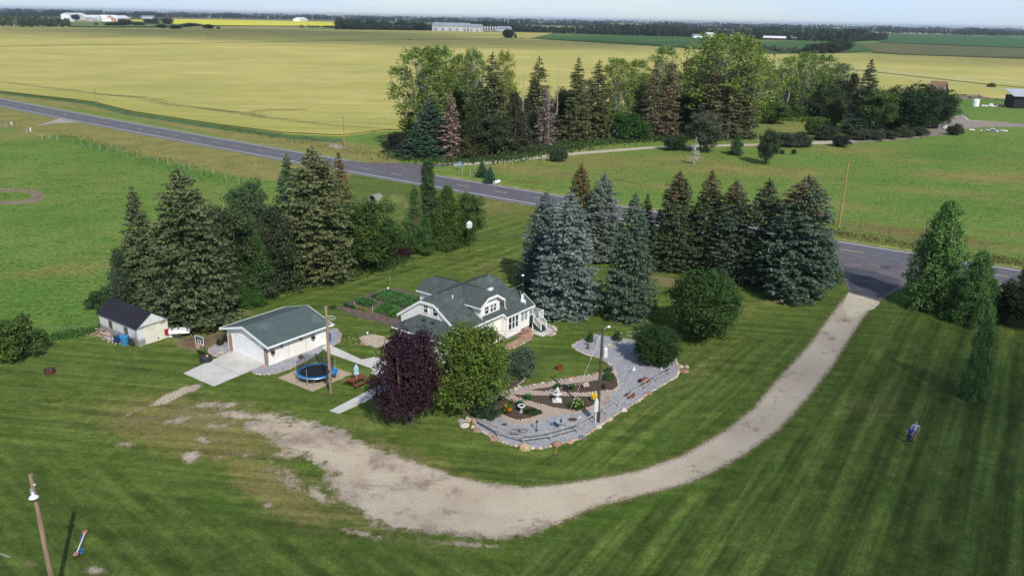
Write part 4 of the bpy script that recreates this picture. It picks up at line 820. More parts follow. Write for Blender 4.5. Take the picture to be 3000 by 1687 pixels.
def lobes_mesh(seed,lobes,leaf,nper,fill=.0,flat=1.,m=None,down=0.):
    """leaves gathered in clumps spread over the surface of many small lobes (x,y,z,r)"""
    r=np.random.default_rng(seed);Cs=[];Ns=[];As=[]
    for (x,y,z,rad) in lobes:
        k=max(5,int(nper*rad*rad));D=unit(r.normal(0,1,(k,3)));D[:,2]=np.where(D[:,2]<-.4,-D[:,2],D[:,2])
        rr=rad*(r.uniform(.55,1.05,(k,1)))*(1+.22*np.sin(D[:,:1]*5+x)*np.sin(D[:,1:2]*4+y)+.15*np.sin(D[:,2:3]*6+z))
        P=np.array([x,y,z])+D*rr*np.array([1,1,flat]);q=6
        C=(P[:,None,:]+r.normal(0,leaf*1.25,(k,q,3))).reshape(-1,3);N=unit((D[:,None,:]*.9+r.normal(0,.55,(k,q,3))+np.array([0,0,.35])).reshape(-1,3))
        Cs.append(C);Ns.append(N);A=r.normal(0,1,C.shape);A[:,2]-=down;As.append(A)
    C=np.concatenate(Cs);N=np.concatenate(Ns);A=np.concatenate(As);A=A-N*(A*N).sum(1,keepdims=True)
    n=len(C);q=r.uniform(.45,1.35,n)*leaf;V=quads(C,N,A,q*.8,q*.5*r.uniform(.7,1.3,n))
    return quadmesh('crown',V,m or LEAF)
def decid(seed,Ht,Rr,shape='round',leaf=.22,nl=60,nper=34,base=.12,trunks=1,bark=None,lr=(.16,.30)):
    rg=random.Random(seed);L=[];tr=MB();bark=bark or BARK;dph=rg.uniform(0,6);dph2=rg.uniform(0,6)
    for i in range(nl):
        t=rg.random()
        if shape=='round':
            a=rg.uniform(0,2*PI);cz=rg.uniform(-1,1);rr=math.sqrt(max(0,1-cz*cz))*rg.uniform(.45,1)**.5;f=(1+.20*math.sin(2*a+dph)*math.cos(1.5*cz+dph)+.16*math.sin(3*a-2*cz+dph2))*rg.uniform(.62,1.12);z=Ht*(base+(1-base)*.5*(1+cz*.84*min(1.08,f)));R_=Rr*.84*rr*f
        elif shape=='cone':
            t=rg.random()**1.25;z=Ht*(base+(1-base)*t*.95);a=rg.uniform(0,2*PI);R_=Rr*(1-t)**.75*rg.uniform(.25,1.0)*(1+.22*math.sin(2*a+dph+t*4))
        elif shape=='fat':
            t=rg.random()**1.15;z=Ht*(base+(1-base)*t*.95);a=rg.uniform(0,2*PI);R_=Rr*min(1,1.25*(1-t)**.62)*rg.uniform(.3,1.0)**.6*(1+.14*math.sin(3*a+dph+t*6))
        elif shape=='column':
            z=Ht*(base+(1-base)*t*.96);R_=Rr*math.sin(PI*min(.97,.12+t*.85))**.6*rg.uniform(.1,.65);a=rg.uniform(0,2*PI)
        else: # cottonwood: high open crown of upswept limbs
            t=rg.random()**.72;z=Ht*(base+(1-base)*t*.95);a=rg.uniform(0,2*PI);R_=Rr*(math.sin(PI*min(.95,.10+t*.80))**.55)*rg.uniform(.3,1.05)*(1+.28*math.sin(2*a+dph+t*5)*math.sin(3*a+dph2))
        s=Rr*rg.uniform(*lr)*(1.15-.4*(z/Ht))*rg.choice((.55,.8,1,1.1))
        L.append((R_*math.cos(a),R_*math.sin(a),z,s))
    if shape in('round','fat'):
        for i in range(nl//6):
            a=rg.uniform(0,2*PI);q=rg.uniform(0,.5);L.append((Rr*q*math.cos(a),Rr*q*math.sin(a),Ht*rg.uniform(.25,.75),Rr*.3))
    L.sort(key=lambda q:q[2]);tw=Ht*.013+.05
    for k in range(trunks):
        dx=rg.uniform(-.12,.12)*Rr*(trunks>1)*3;dy=rg.uniform(-.12,.12)*Rr*(trunks>1)*3
        tp=(dx*1.6,dy*1.6,Ht*.8);md=(dx*1.2,dy*1.2,Ht*.35);tr.tube([(dx*.3,dy*.3,-.3),md,tp],[tw*1.3,tw*.85,tw*.2],8)
    for i,(x,y,z,s) in enumerate(L):
        if i%2==0:
            zb=z*rg.uniform(.45,.7);tr.tube([(0,0,zb),(x*.5,y*.5,(z+zb)/2),(x,y,z)],[tw*.4,tw*.22,.02],4,cap=False)
    return lobes_mesh(seed,L,leaf,nper/(Rr*.22)**2*1.,m=None),tr.mesh('trunk',bark)
def bare(seed,Ht,Rr,m,n=70,thin=.02,up=.2,tw=None):
    rg=random.Random(seed);b=MB();tw=tw or Ht*.011;b.tube([(0,0,-.2),(rg.uniform(-.1,.1),0,Ht*.5),(0,0,Ht)],[tw,tw*.6,.02],7)
    for i in range(n):
        t=rg.uniform(.12,.97);a=rg.uniform(0,2*PI);L=Rr*(1.05-t)*rg.uniform(.5,1);z=t*Ht;p=Vector((0,0,z));q=Vector((math.cos(a)*L,math.sin(a)*L,z+up*L*rg.uniform(-.5,1)));b.tube([p,p.lerp(q,.5)+Vector((0,0,.05*L)),q],[thin*1.6,thin,thin*.4],4,cap=False)
        for _ in range(3):
            s=p.lerp(q,rg.uniform(.35,.9));w=s+Vector((rg.uniform(-.3,.3)*L,rg.uniform(-.3,.3)*L,rg.uniform(-.1,.35)*L));b.tube([s,w],[thin*.7,thin*.3],3,cap=False)
    return b.mesh('branches',m)
SPR=[spruce_mesh(1,14,3.4,1.,pw=1.0),spruce_mesh(2,14,3.2,1.,pw=.7,droop=.38),spruce_mesh(3,14,2.8,1.05,pw=1.9,droop=.22),spruce_mesh(4,14,3.2,1.,pw=.5,droop=.45),spruce_mesh(5,14,2.9,1.,pw=1.4,droop=.3)]
SPN=[spruce_mesh(11,14,1.9,.95,pw=2.6,droop=.45,gap=.10),spruce_mesh(12,14,1.7,.85,pw=3.0,droop=.6,gap=.2,base=.1)]
SPD=[spruce_mesh(21,12,1.6,.7,pw=2.6,droop=.7,gap=.3,nq=7)]
for mm in SPD:mm[0].materials[0]=DEADN
RND=[decid(31,8,4,'round',.16,170,26,.05,lr=(.15,.28)),decid(32,8,3.6,'round',.15,150,26,.06,lr=(.15,.28)),decid(33,8,3.7,'round',.15,210,28,-.02,3,lr=(.13,.27))]
DNS=[decid(34,8,4,'round',.15,260,46,-.02,lr=(.15,.24)),decid(35,8,3.8,'round',.15,230,44,.0,lr=(.16,.26))]
OVL=[decid(43,10,2.6,'round',.14,190,24,.02,2,lr=(.13,.27)),decid(44,10,3.4,'fat',.16,260,24,.0,3,lr=(.13,.25))]
CON_=[decid(41,10,3.0,'cone',.15,150,20,.04,2,lr=(.13,.25)),decid(42,10,2.4,'cone',.14,120,20,.03,lr=(.14,.27))]
CLM=[decid(51,14,1.2,'column',.13,200,26,.04,lr=(.22,.42))]
SPB=[spruce_mesh(6,14,2.9,1.05,pw=2.4,tip=.34),spruce_mesh(7,14,2.7,1.05,pw=3.2,droop=.2,tip=.30),spruce_mesh(8,14,3.1,1.,pw=1.8,droop=.35,tip=.42),spruce_mesh(9,14,3.0,1.05,pw=2.8,droop=.3,tip=.5)]
CTW=[decid(61,26,6.5,'cw',.33,200,19,.12,1,PALEB,(.12,.24)),decid(62,26,5.2,'cw',.32,160,19,.12,2,PALEB,(.13,.25)),decid(63,26,8.5,'cw',.34,300,20,.10,3,PALEB,(.09,.18))]
WIL=[decid(71,9,3.6,'round',.16,110,30,.02,3,BARK,(.18,.32)),decid(72,9,4.0,'cone',.16,130,26,.02,3,BARK,(.16,.28))]
BSH=[decid(81,3,1.7,'round',.12,60,34,.0,3,BARK,(.2,.36)),decid(82,3,1.9,'round',.12,50,34,-.05,4,BARK,(.22,.4))]
HSZ={}
for nm,arr,h,rr in (('SPR',SPR,14,3.3),('SPN',SPN,14,2.0),('SPD',SPD,12,1.7),('RND',RND,8,3.9),('CON_',CON_,10,2.7),('CLM',CLM,14,1.2),('CTW',CTW,26,6.5),('WIL',WIL,9,3.9),('SPB',SPB,14,3),('DNS',DNS,8,4),('OVL',OVL,10,3),('BSH',BSH,3,1.8)):
    for e in arr:
        n=len(e[0].vertices);co=np.empty(n*3);e[0].vertices.foreach_get('co',co);co=co.reshape(-1,3);HSZ[id(arr),e[0].name]=(np.percentile(co[:,2],99.7),np.percentile(np.hypot(co[:,0],co[:,1]),96))
TRN=[0]
def tree(kind,arr,bx,by,top,wpx,color,label,cat='tree',name='tree',group=None,idx=None,brown=0.,sy=1.):
    """bx,by foot pixel; top pixel row of the tip (or height in m if <0); wpx crown width in pixels of the photo"""
    TRN[0]+=1;i=(TRN[0] if idx is None else idx)%len(arr);cm,tm=arr[i];P=G(bx,by)
    h=-top if top<0 else hgt(bx,by,top);H0,R0=HSZ[id(arr),cm.name];rad=wpx/2/pxm(bx,by)
    t=thing(name,P,label,cat,group,random.Random(TRN[0]*7).uniform(0,6.28));t.scale=(rad/R0,rad/R0*sy,h/H0)
    a=bpy.data.objects.new('crown',cm);COL.objects.link(a);a.parent=t;a.color=(*color,brown)
    b=bpy.data.objects.new('trunk',tm);COL.objects.link(b);b.parent=t
    return t
SG='spruces on the farmstead';c_sp=(.088,.106,.050);c_bl=(.140,.180,.162);c_dk=(.05,.075,.036)
# -- left group
tree('s',SPB,574,946,515,250,c_sp,'huge dark green spruce towering behind the old white shed','spruce','spruce_tree','spruces left of the garage',2,.30)
tree('s',SPR,432,885,556,145,c_sp,'tall spruce left of and behind the huge one by the old white shed','spruce','spruce_tree','spruces left of the garage',1,.4)
tree('s',SPB,935,818,447,200,(0.114,0.131,0.056),'tall olive spruce at the right end of the left tree belt','spruce','spruce_tree','spruces left of the garage',3,.4)
tree('s',SPR,860,750,466,130,(0.061,0.102,0.049),'dark pine-like spruce between the dull bushes and the tall olive spruce','spruce','spruce_tree','spruces left of the garage',0,0.)
tree('s',SPR,1005,735,455,120,(0.149,0.131,0.052),'brown-topped spruce just behind the tall olive spruce','spruce','spruce_tree','spruces left of the garage',1,.8)
WG='broadleaf trees of the left belt'
tree('w',WIL,660,862,607,200,(0.062,0.083,0.037),'dull grey-green tree right beside the huge spruce by the shed','tree','broadleaf_tree',WG,0,.1)
tree('w',WIL,815,848,612,210,(0.057,0.073,0.037),'dark dull tree in the middle of the left belt above the garage roof','tree','broadleaf_tree',WG,1,.05)
tree('w',WIL,745,760,535,130,(0.075,0.131,0.056),'brighter green tree at the back of the left belt','tree','broadleaf_tree',WG,0,.1)
tree('w',WIL,365,900,730,110,(0.069,0.106,0.056),'low grey-green tree at the left foot of the spruces','tree','broadleaf_tree',WG,1,.0)
tree('w',BSH,310,905,850,80,(0.056,0.100,0.037),'dark shrub behind the black roof corner of the old shed','shrub','shrub',None,0)
tree('w',WIL,1065,785,592,190,(0.060,0.112,0.027),'dense green tree right of the tall olive spruce','tree','broadleaf_tree',WG,0,.25)
tree('w',WIL,1140,745,640,100,(0.065,0.106,0.033),'smaller green tree at the right end of the left belt','tree','broadleaf_tree',WG,1,.2)
tree('w',WIL,765,870,690,120,(0.062,0.125,0.035),'fresh green tree low in the left belt beside the olive spruce','tree','broadleaf_tree',WG,1,.1)
tree('b',BSH,728,894,850,92,(0.056,0.125,0.025),'low bright green bush in front of the left belt','bush','shrub',None,1)
tree('b',BSH,1183,756,726,34,(0.056,0.022,0.030),'small purple bush left of the birches','bush','shrub',None,0)
tree('b',BSH,48,1052,935,130,(0.069,0.119,0.027),'rounded bush at the left edge of the lawn','bush','shrub',None,0,.5)
# -- middle group
tree('c',CLM,1256,712,472,46,(.075,.13,.05),'slim columnar poplar rising above the birches by the road','poplar','poplar_tree')
tree('c',CON_,1218,742,548,85,(0.081,0.156,0.044),'pale birch left of the columnar poplar','birch','birch_tree',None,0,.1)
tree('c',CON_,1247,742,640,70,(0.069,0.150,0.037),'small birch at the foot of the columnar poplar','birch','birch_tree',None,1,.1)
tree('c',OVL,1312,722,548,110,(0.075,0.144,0.030),'feathery green tree right of the columnar poplar','tree','broadleaf_tree',None,1,.15)
tree('c',WIL,1372,718,566,95,(0.077,0.131,0.033),'green tree beside the white birdhouse pole','tree','broadleaf_tree',None,0,.25)
tree('w',WIL,1290,725,610,110,(0.062,0.112,0.033),'dark green shrub-like tree between the poplar and the birdhouse','tree','broadleaf_tree',None,1,.2)
BG='spruces beside the farmhouse'
tree('s',SPB,1592,842,574,145,(.105,.135,.112),'blue-grey spruce directly behind the farmhouse','spruce','spruce_tree',BG,2,.25)
tree('s',SPB,1655,915,578,190,c_bl,'large blue spruce right of the farmhouse steps','spruce','spruce_tree',BG,2,.1)
tree('s',SPB,1760,762,519,125,(.140,.168,.140),'pale blue-grey spruce behind, next to the road','spruce','spruce_tree',BG,0,.15)
tree('s',SPB,1692,748,491,85,(0.123,0.123,0.052),'spruce with orange-brown cone-laden top behind the large blue spruce','spruce','spruce_tree',BG,1,.95)
tree('s',SPB,1838,930,583,150,(.076,.112,.074),'dark green spruce standing alone on the lawn','spruce','spruce_tree',BG,2,.05)
tree('s',SPR,1885,745,574,75,c_dk,'slender dark spruce tip behind the lone green spruce','spruce','spruce_tree',BG,1,.1)
for (bx,by,tp,w,lab,br,cc) in ((1968,790,515,128,'dark spruce at the left end of the row along the road',.7,(.066,.085,.042)),(2058,800,513,122,'second spruce in the row along the road, with brown tip',.75,(.058,.074,.036)),(2128,818,539,122,'third spruce in the row along the road',.7,(.066,.094,.058)),(2216,835,537,138,'fourth spruce in the row along the road, left of the dark pole',.6,(.064,.090,.052)),(2322,868,531,205,'wide blue-green spruce at the right end of the row, with rust-brown forked top',.75,(.078,.115,.080))):
    tree('s',SPB,bx,by,tp,w,cc,lab,'spruce','spruce_tree','spruces in the row along the road',None,br)
tree('s',SPR,2400,830,680,120,(0.060,0.091,0.052),'low dark spruce beside the asphalt driveway entrance','spruce','spruce_tree','spruces in the row along the road',0,0)
tree('r',DNS,2058,985,797,205,(0.048,0.098,0.025),'round dark green leafy tree on the lawn','tree','broadleaf_tree',None,0,.1)
tree('r',DNS,1917,1066,957,122,(0.037,0.077,0.022),'dense round green bush on the gravel garden','bush','round_bush',None,1,.0)
tree('p',RND,1200,1236,968,186,(.048,.021,.033),'dark purple-leaved tree in front of the farmhouse porch','tree','purple_tree',None,2,.0)
tree('p',RND,1378,1205,950,225,(.095,.150,.028),'green tree turning yellow in front of the farmhouse','tree','broadleaf_tree',None,2,.42)
tree('b',BSH,1528,1092,1025,95,(0.088,0.131,0.081),'grey-green shrub right of the yellowing tree','shrub','shrub',None,1)
tree('b',BSH,1420,1222,1175,75,(0.037,0.075,0.031),'dark green shrub at the left corner of the gravel garden','shrub','shrub',None,0)
RG='trees at the right edge'
tree('c',OVL,2728,900,593,165,(.115,.215,.06),'tall fresh green tree beside the driveway entrance','tree','broadleaf_tree',RG,1,.05)
tree('c',OVL,2838,945,738,125,(.11,.205,.058),'second green tree right of the driveway entrance tree','tree','broadleaf_tree',RG,1,.0)
tree('c',OVL,2846,1165,925,84,(.125,.23,.07),'slim young tree standing by itself on the right lawn','tree','broadleaf_tree',RG,1,.0)
tree('c',CON_,2982,880,785,65,(0.050,0.075,0.037),'small dark tree at the right edge beside the road','tree','broadleaf_tree',RG,0,.0)
tree('b',RND,2950,945,825,150,(0.033,0.048,0.022),'dark hedge-like tree at the right edge','tree','broadleaf_tree',RG,1,0)
tree('b',RND,3035,965,840,150,(0.033,0.048,0.022),'dark tree cut by the right edge of the photo','tree','broadleaf_tree',RG,0,0)
tree('b',RND,2890,915,840,90,(0.037,0.056,0.025),'low dark bush behind the two fresh green trees','bush','shrub',None,0,0)
# -- grove beyond the road
GV='trees of the grove beyond the road'
def gt(arr,bx,by,tp,w,c,lab,br=0.,cat='tree',name='broadleaf_tree',idx=None):return tree('g',arr,bx,by,tp,w,c,lab,cat,name,GV,idx,br)
cg=(.150,.215,.048);cg2=(.185,.255,.055)
gt(CTW,1240,440,139,185,cg,'big leaning cottonwood at the left end of the grove',.35,'cottonwood','cottonwood_tree',0)
gt(CTW,1300,425,134,100,(0.132,0.226,0.049),'cottonwood crown just right of the leftmost one',.45,'cottonwood','cottonwood_tree',1)
gt(CTW,1392,440,145,100,(0.160,0.226,0.074),'thin-topped cottonwood left of the first pointed spruce',.3,'cottonwood','cottonwood_tree',1)
gt(CTW,1478,425,150,75,(0.226,0.282,0.055),'yellowish sparse cottonwood right of the first pointed spruce',.7,'cottonwood','cottonwood_tree',1)
gt(SPN,1440,455,165,105,(0.084,0.098,0.042),'tall pointed spruce between the cottonwoods in the left half of the grove',.2,'spruce','spruce_tree',0)
gt(SPR,1262,455,290,130,(0.056,0.096,0.061),'dark spruce under the big left cottonwood',0,'spruce','spruce_tree',0)
gt(SPR,1228,460,372,125,(0.052,0.096,0.063),'low dark spruce at the left foot of the grove',0,'spruce','spruce_tree',1)
gt(BSH,1168,447,390,75,(.034,.042,.028),'small dark bush at the left tip of the grove',0,'bush','shrub',0)
gt(SPD,1322,465,280,72,(.21,.135,.12),'dead pinkish-grey spruce at the front of the grove',0,'dead spruce','dead_spruce_tree',0)
gt(WIL,1385,462,300,120,(0.062,0.075,0.033),'olive tree right of the dead pink spruce',.2)
gt(WIL,1440,460,330,110,(0.055,0.075,0.035),'dark dense tree in front of the tall pointed spruce')
gt(WIL,1505,445,270,130,(0.069,0.077,0.045),'grey-green tree in the left middle of the grove')
gt(WIL,1470,440,345,100,(0.050,0.069,0.035),'low dark tree between the grey-green trees')
gt(SPN,1574,412,175,82,(0.105,0.108,0.044),'narrow spruce with thinning branches left of the dead grey trunk',.3,'spruce','spruce_tree',0)
gt(SPD,1597,430,262,72,(.16,.125,.125),'grey leafless spruce standing in the middle of the grove',0,'dead spruce','dead_spruce_tree',0)
gt(SPD,1538,436,402,34,(.22,.14,.12),'small pinkish dead bush at the foot of the grove',0,'dead bush','dead_bush',0)
gt(SPR,1685,415,177,98,(0.105,0.112,0.044),'pointed brown-green spruce right of the dead grey trunk',.3,'spruce','spruce_tree',1)
gt(SPN,1745,408,182,88,(0.091,0.098,0.038),'slim brown-green spruce left of the bright crowns',.3,'spruce','spruce_tree',0)
gt(CTW,1800,395,172,100,cg2,'bright cottonwood in the middle of the grove',.2,'cottonwood','cottonwood_tree',0)
gt(CTW,1855,390,175,95,cg2,'bright cottonwood left of the brown dying spruces',.25,'cottonwood','cottonwood_tree',1)
gt(BSH,1850,408,335,110,(.04,.10,.022),'fresh green bush at the foot of the bright cottonwoods',0,'bush','shrub',1)
gt(SPN,1905,403,180,72,(.118,.100,.056),'brown dying spruce in the middle of the grove, left one of two',.5,'spruce','spruce_tree',1)
gt(SPN,1952,402,180,72,(.135,.105,.066),'brown dying spruce with pinkish top, right one of two',.6,'spruce','spruce_tree',0)
gt(CTW,1932,385,134,110,(0.187,0.282,0.084),'pale feathery cottonwood above the brown dying spruces',.1,'cottonwood','cottonwood_tree',1)
gt(CTW,2110,400,98,285,cg2,'huge bright cottonwood forming the highest crown of the grove',.35,'cottonwood','cottonwood_tree',2)
gt(CTW,2020,385,170,110,(0.160,0.253,0.055),'cottonwood left below the highest crown',.35,'cottonwood','cottonwood_tree',0)
gt(CTW,2190,385,135,110,(0.187,0.271,0.055),'cottonwood with yellow branch tips right of the highest crown',.6,'cottonwood','cottonwood_tree',1)
gt(SPN,2075,408,170,78,(.118,.104,.060),'tall brown spruce in front of the highest crown',.6,'spruce','spruce_tree',0)
gt(SPN,2130,408,200,78,(.110,.100,.056),'brown-grey spruce right in front of the highest crown',.4,'spruce','spruce_tree',1)
gt(SPN,2170,405,180,78,(0.091,0.096,0.045),'olive spruce at the right side of the highest crown',.3,'spruce','spruce_tree',0)
gt(CTW,2228,350,190,95,cg,'cottonwood at the gap right of the highest crown',.4,'cottonwood','cottonwood_tree',0)
gt(CTW,2290,345,166,90,(0.187,0.282,0.066),'bright cottonwood in the right half of the grove',.5,'cottonwood','cottonwood_tree',1)
gt(CTW,2345,345,154,105,(0.160,0.245,0.066),'tall cottonwood in the right half of the grove',.15,'cottonwood','cottonwood_tree',0)
gt(CTW,2400,345,160,95,(0.150,0.234,0.066),'cottonwood with dense round crown in the right half of the grove',.1,'cottonwood','cottonwood_tree',1)
gt(CTW,2445,345,186,80,(0.132,0.187,0.084),'greyish cottonwood right of the dense round crown',.1,'cottonwood','cottonwood_tree',0)
gt(WIL,2485,350,217,90,(0.050,0.062,0.037),'dark tree beside the lone leaning spruce tip')
gt(WIL,2420,350,260,110,(0.056,0.088,0.037),'dark green tree under the right cottonwoods')
gt(SPR,2522,385,182,105,(0.063,0.088,0.052),'spruce with lone brown tip at the right end of the grove',.6,'spruce','spruce_tree',1)
gt(WIL,2560,392,262,120,(0.073,0.119,0.033),'green broadleaf tree right of the lone-tipped spruce',.1)
gt(SPR,2505,392,330,90,(0.067,0.105,0.063),'low spruce at the foot of the lone-tipped spruce',0,'spruce','spruce_tree',0)
gt(RND,2665,385,250,165,(0.033,0.065,0.025),'very dark round tree left of the farmyard',0,idx=0)
gt(RND,2742,375,262,130,(0.033,0.065,0.025),'very dark round tree at the farmyard track',0,idx=1)
gt(WIL,2440,368,287,70,(0.094,0.125,0.050),'light little tree on the grass below the right cottonwoods',.2)
gt(WIL,2318,350,290,80,(0.075,0.138,0.031),'fresh green undergrowth tree under the right cottonwoods',.2)
gt(WIL,2265,362,300,100,(0.069,0.131,0.031),'fresh green undergrowth tree right of the highest crown',.2)
for i,(bx,by,tp,w,c,lab) in enumerate(((2060,446,330,100,(.095,.11,.065),'grey-green tree in front of the highest crown, near the track'),(2156,455,392,48,(.07,.13,.045),'small green tree below the gravel track'),(2247,482,380,64,(.06,.09,.045),'dark oval tree standing in the meadow below the track'))):
    gt(WIL,bx,by,tp,w,c,lab,idx=i)
gt(RND,1975,440,395,70,(0.056,0.094,0.037),'small scrubby tree left of the pale dead tree',0,'tree','broadleaf_tree',0)
SB='shrubs along the gravel side road'
for (bx,by,tp,w,c,lab) in ((1638,474,426,50,(0.074,0.101,0.061),'round grey-green shrub on the near side of the gravel side road'),(2300,431,390,62,(0.068,0.084,0.054),'wide dark shrub left of the track beyond the meadow, left half'),(2346,430,389,62,(0.073,0.084,0.054),'wide dark shrub left of the track beyond the meadow, right half'),(2463,430,396,52,(0.043,0.054,0.041),'round dark shrub on the near side of the track'),(2420,410,370,70,(0.047,0.068,0.035),'dark shrub behind the track, left of the round one'),(2515,410,382,60,(0.068,0.081,0.049),'dark shrub behind the track, right of the round one'),(2562,409,384,62,(0.065,0.078,0.049),'dark shrub behind the track directly under the green tree'),(2603,407,384,55,(0.068,0.084,0.049),'dark shrub behind the track, left of the very dark trees'),(2645,402,376,58,(0.061,0.088,0.046),'dark shrub behind the track below the very dark trees, left one'),(2688,398,373,58,(0.061,0.088,0.046),'dark shrub behind the track below the very dark trees, right one'),(2796,396,363,42,(0.074,0.088,0.047),'spiky small bush on the gravel of the farmyard track'),(2385,395,350,60,(0.068,0.121,0.027),'light green shrub beside the grass clearing'),(2290,452,440,14,(0.041,0.068,0.027),'tiny dark bush in the meadow, left of its pair'),(2325,452,438,14,(0.041,0.068,0.027),'tiny dark bush in the meadow, right of its pair'),(2705,256,246,22,(0.081,0.108,0.041),'small bush beside the rusty barn roof'),(2903,258,244,24,(0.115,0.155,0.041),'lone round bush on the dark line through the barley field')):
    tree('b',BSH,bx,by,tp,w,c,lab,'shrub','shrub',SB,None,.1)
YG='young spruces beside the side road junction'
tree('s',SPR,1412,520,472,36,(0.052,0.108,0.063),'young spruce beside the junction, left of two','spruce','spruce_tree',YG,0,.1)
tree('s',SPR,1436,537,488,40,(0.056,0.116,0.067),'young spruce beside the junction, right of two','spruce','spruce_tree',YG,1,.0)
BACK=((1205,436,330,80,WIL,(.06,.08,.04),'dark filler tree behind the low dark spruce at the left foot'),(1290,440,300,100,WIL,(.06,.085,.035),'olive tree behind the dead pink spruce'),(1345,430,240,90,WIL,(.075,.105,.035),'mid-green tree between the two leftmost cottonwoods'),(1420,425,260,110,WIL,(.055,.07,.032),'dark tree behind the pointed spruce in the left half'),(1540,415,290,100,WIL,(.065,.075,.045),'greyish tree left of the tallest dead trunk'),(1620,405,330,90,WIL,(.05,.07,.03),'low dark tree behind the tallest dead trunk'),(1715,395,330,90,WIL,(.05,.07,.03),'low dark tree between the pointed brown-green spruces'),(1780,390,300,110,WIL,(.06,.095,.03),'green tree under the bright middle cottonwoods'),(1880,390,280,90,WIL,(.055,.08,.03),'green tree left behind the brown dying spruces'),(2000,385,270,110,WIL,(.06,.09,.03),'green tree right behind the brown dying spruces'),(2100,380,230,120,WIL,(.06,.09,.03),'dark green tree under the highest crown'),(2200,375,250,100,WIL,(.07,.115,.03),'green tree under the yellow-tipped cottonwood'),(2300,330,250,100,WIL,(.065,.10,.035),'green tree behind the clearing of the grove'),(2370,335,240,110,WIL,(.055,.08,.035),'dark green tree behind the clearing, right part'),(2600,380,300,90,WIL,(.05,.08,.03),'green tree touching the very dark round trees'),(2480,340,260,80,WIL,(.05,.07,.04),'dull tree behind the lone-tipped spruce'))
BACK+=((1560,405,240,90,WIL,(.06,.08,.04),'tall dull tree behind the narrow thinning spruce'),(1650,400,262,90,WIL,(.065,.09,.04),'green tree filling the gap right of the tallest dead trunk'),(1715,392,235,80,CTW,(.11,.16,.045),'cottonwood behind the pointed brown-green spruces'),(1605,400,290,80,SPN,(.085,.095,.045),'short spruce behind the grey leafless spruce'),(2250,340,205,90,CTW,(.13,.19,.05),'cottonwood closing the gap right of the yellow-tipped one'),(2455,345,235,90,CTW,(.10,.14,.05),'cottonwood behind the dark tree at the right end'),(2600,378,262,110,WIL,(.06,.095,.035),'green tree between the lone-tipped spruce and the very dark trees'),(1865,385,215,90,CTW,(.14,.20,.05),'cottonwood between the bright middle crowns and the brown spruces'))
for (bx,by,tp,w,arr,c,lab) in BACK:gt(arr,bx,by,tp,w,c,lab)
gt(CTW,1352,425,160,90,cg,'cottonwood filling the gap between the leftmost crowns',.3,'cottonwood','cottonwood_tree',0);gt(CTW,2060,380,120,130,cg2,'bright cottonwood just left of the highest crown',.3,'cottonwood','cottonwood_tree',1);gt(CTW,2155,378,112,120,cg2,'bright cottonwood right beside the highest crown',.3,'cottonwood','cottonwood_tree',0)
# dead trunks and bare trees
def baretree(bx,by,tp,w,m,lab,n=70,thin=.03,up=.2,seed=1,tw=None):
    h=hgt(bx,by,tp);t=thing('dead_tree',G(bx,by),lab,'dead tree','dead trees');o=bpy.data.objects.new('branches',bare(seed,h,w/2/pxm(bx,by),m,n,thin,up,tw));COL.objects.link(o);o.parent=t
baretree(1530,440,190,26,GREYB,'thin dead trunk with bare top in the left half of the grove',50,.03,0,1)
baretree(1628,408,184,34,GREYB,'tall dead grey trunk with fine bare branches in the middle of the grove',90,.03,.3,2)
baretree(1605,420,212,26,GREYB,'leaning bare trunk next to the tallest dead grey trunk',40,.03,.3,3)
baretree(2033,482,400,60,mat('bleached_wood',(.52,.48,.44),sc=5),'small bleached leafless tree in the meadow in front of the grove',60,.05,.5,4,.12)
for i,(bx,by,tp) in enumerate(((1566,408,300),(1670,418,310),(2327,335,200),(2218,430,380))):baretree(bx,by,tp,12,PALEB,('bare pale trunk under the narrow spruce','bare pale trunk under the pointed brown-green spruce','pale trunk showing between the right cottonwoods','short pale trunk at the track before the small green tree')[i],6,.03,.2,10+i,.16)
# ================= objects =================
PINE=mat('pole_wood',(.36,.235,.14),sc=1.2,col2=(.20,.145,.10),bump=.4);ORW=mat('orange_pole_wood',(.36,.215,.12),sc=1.5,var=.25);DKP=mat('dark_pole_wood',(.085,.075,.06),sc=2,var=.3);GRP=mat('grey_pole_wood',(.34,.31,.27),sc=2)
def wood_streak(name,c1,c2):
    k=NM(name);n=k.noise(5,4,.6,vec=k.map(k.opos,(1,1,.06)),lo=.38,hi=.62);c=k.mix(n,c1,c2);k.bump(n,.4,.03);return k.done(c,.85)
PST=wood_streak('weathered_pole',(.42,.27,.17),(.20,.155,.12))
def pole(bx,by,top,r0,r1,m,label,lean=(0,0),h=None,name='utility_pole'):
    P=G(bx,by);h=h or hgt(bx,by,top);t=thing(name,P,label,'pole','utility poles');b=MB();b.tube([(0,0,-.3),(lean[0]/2,lean[1]/2,h/2),(lean[0],lean[1],h)],[r0,(r0+r1)/2,r1],12);b.obj('pole',m,t);return t,h
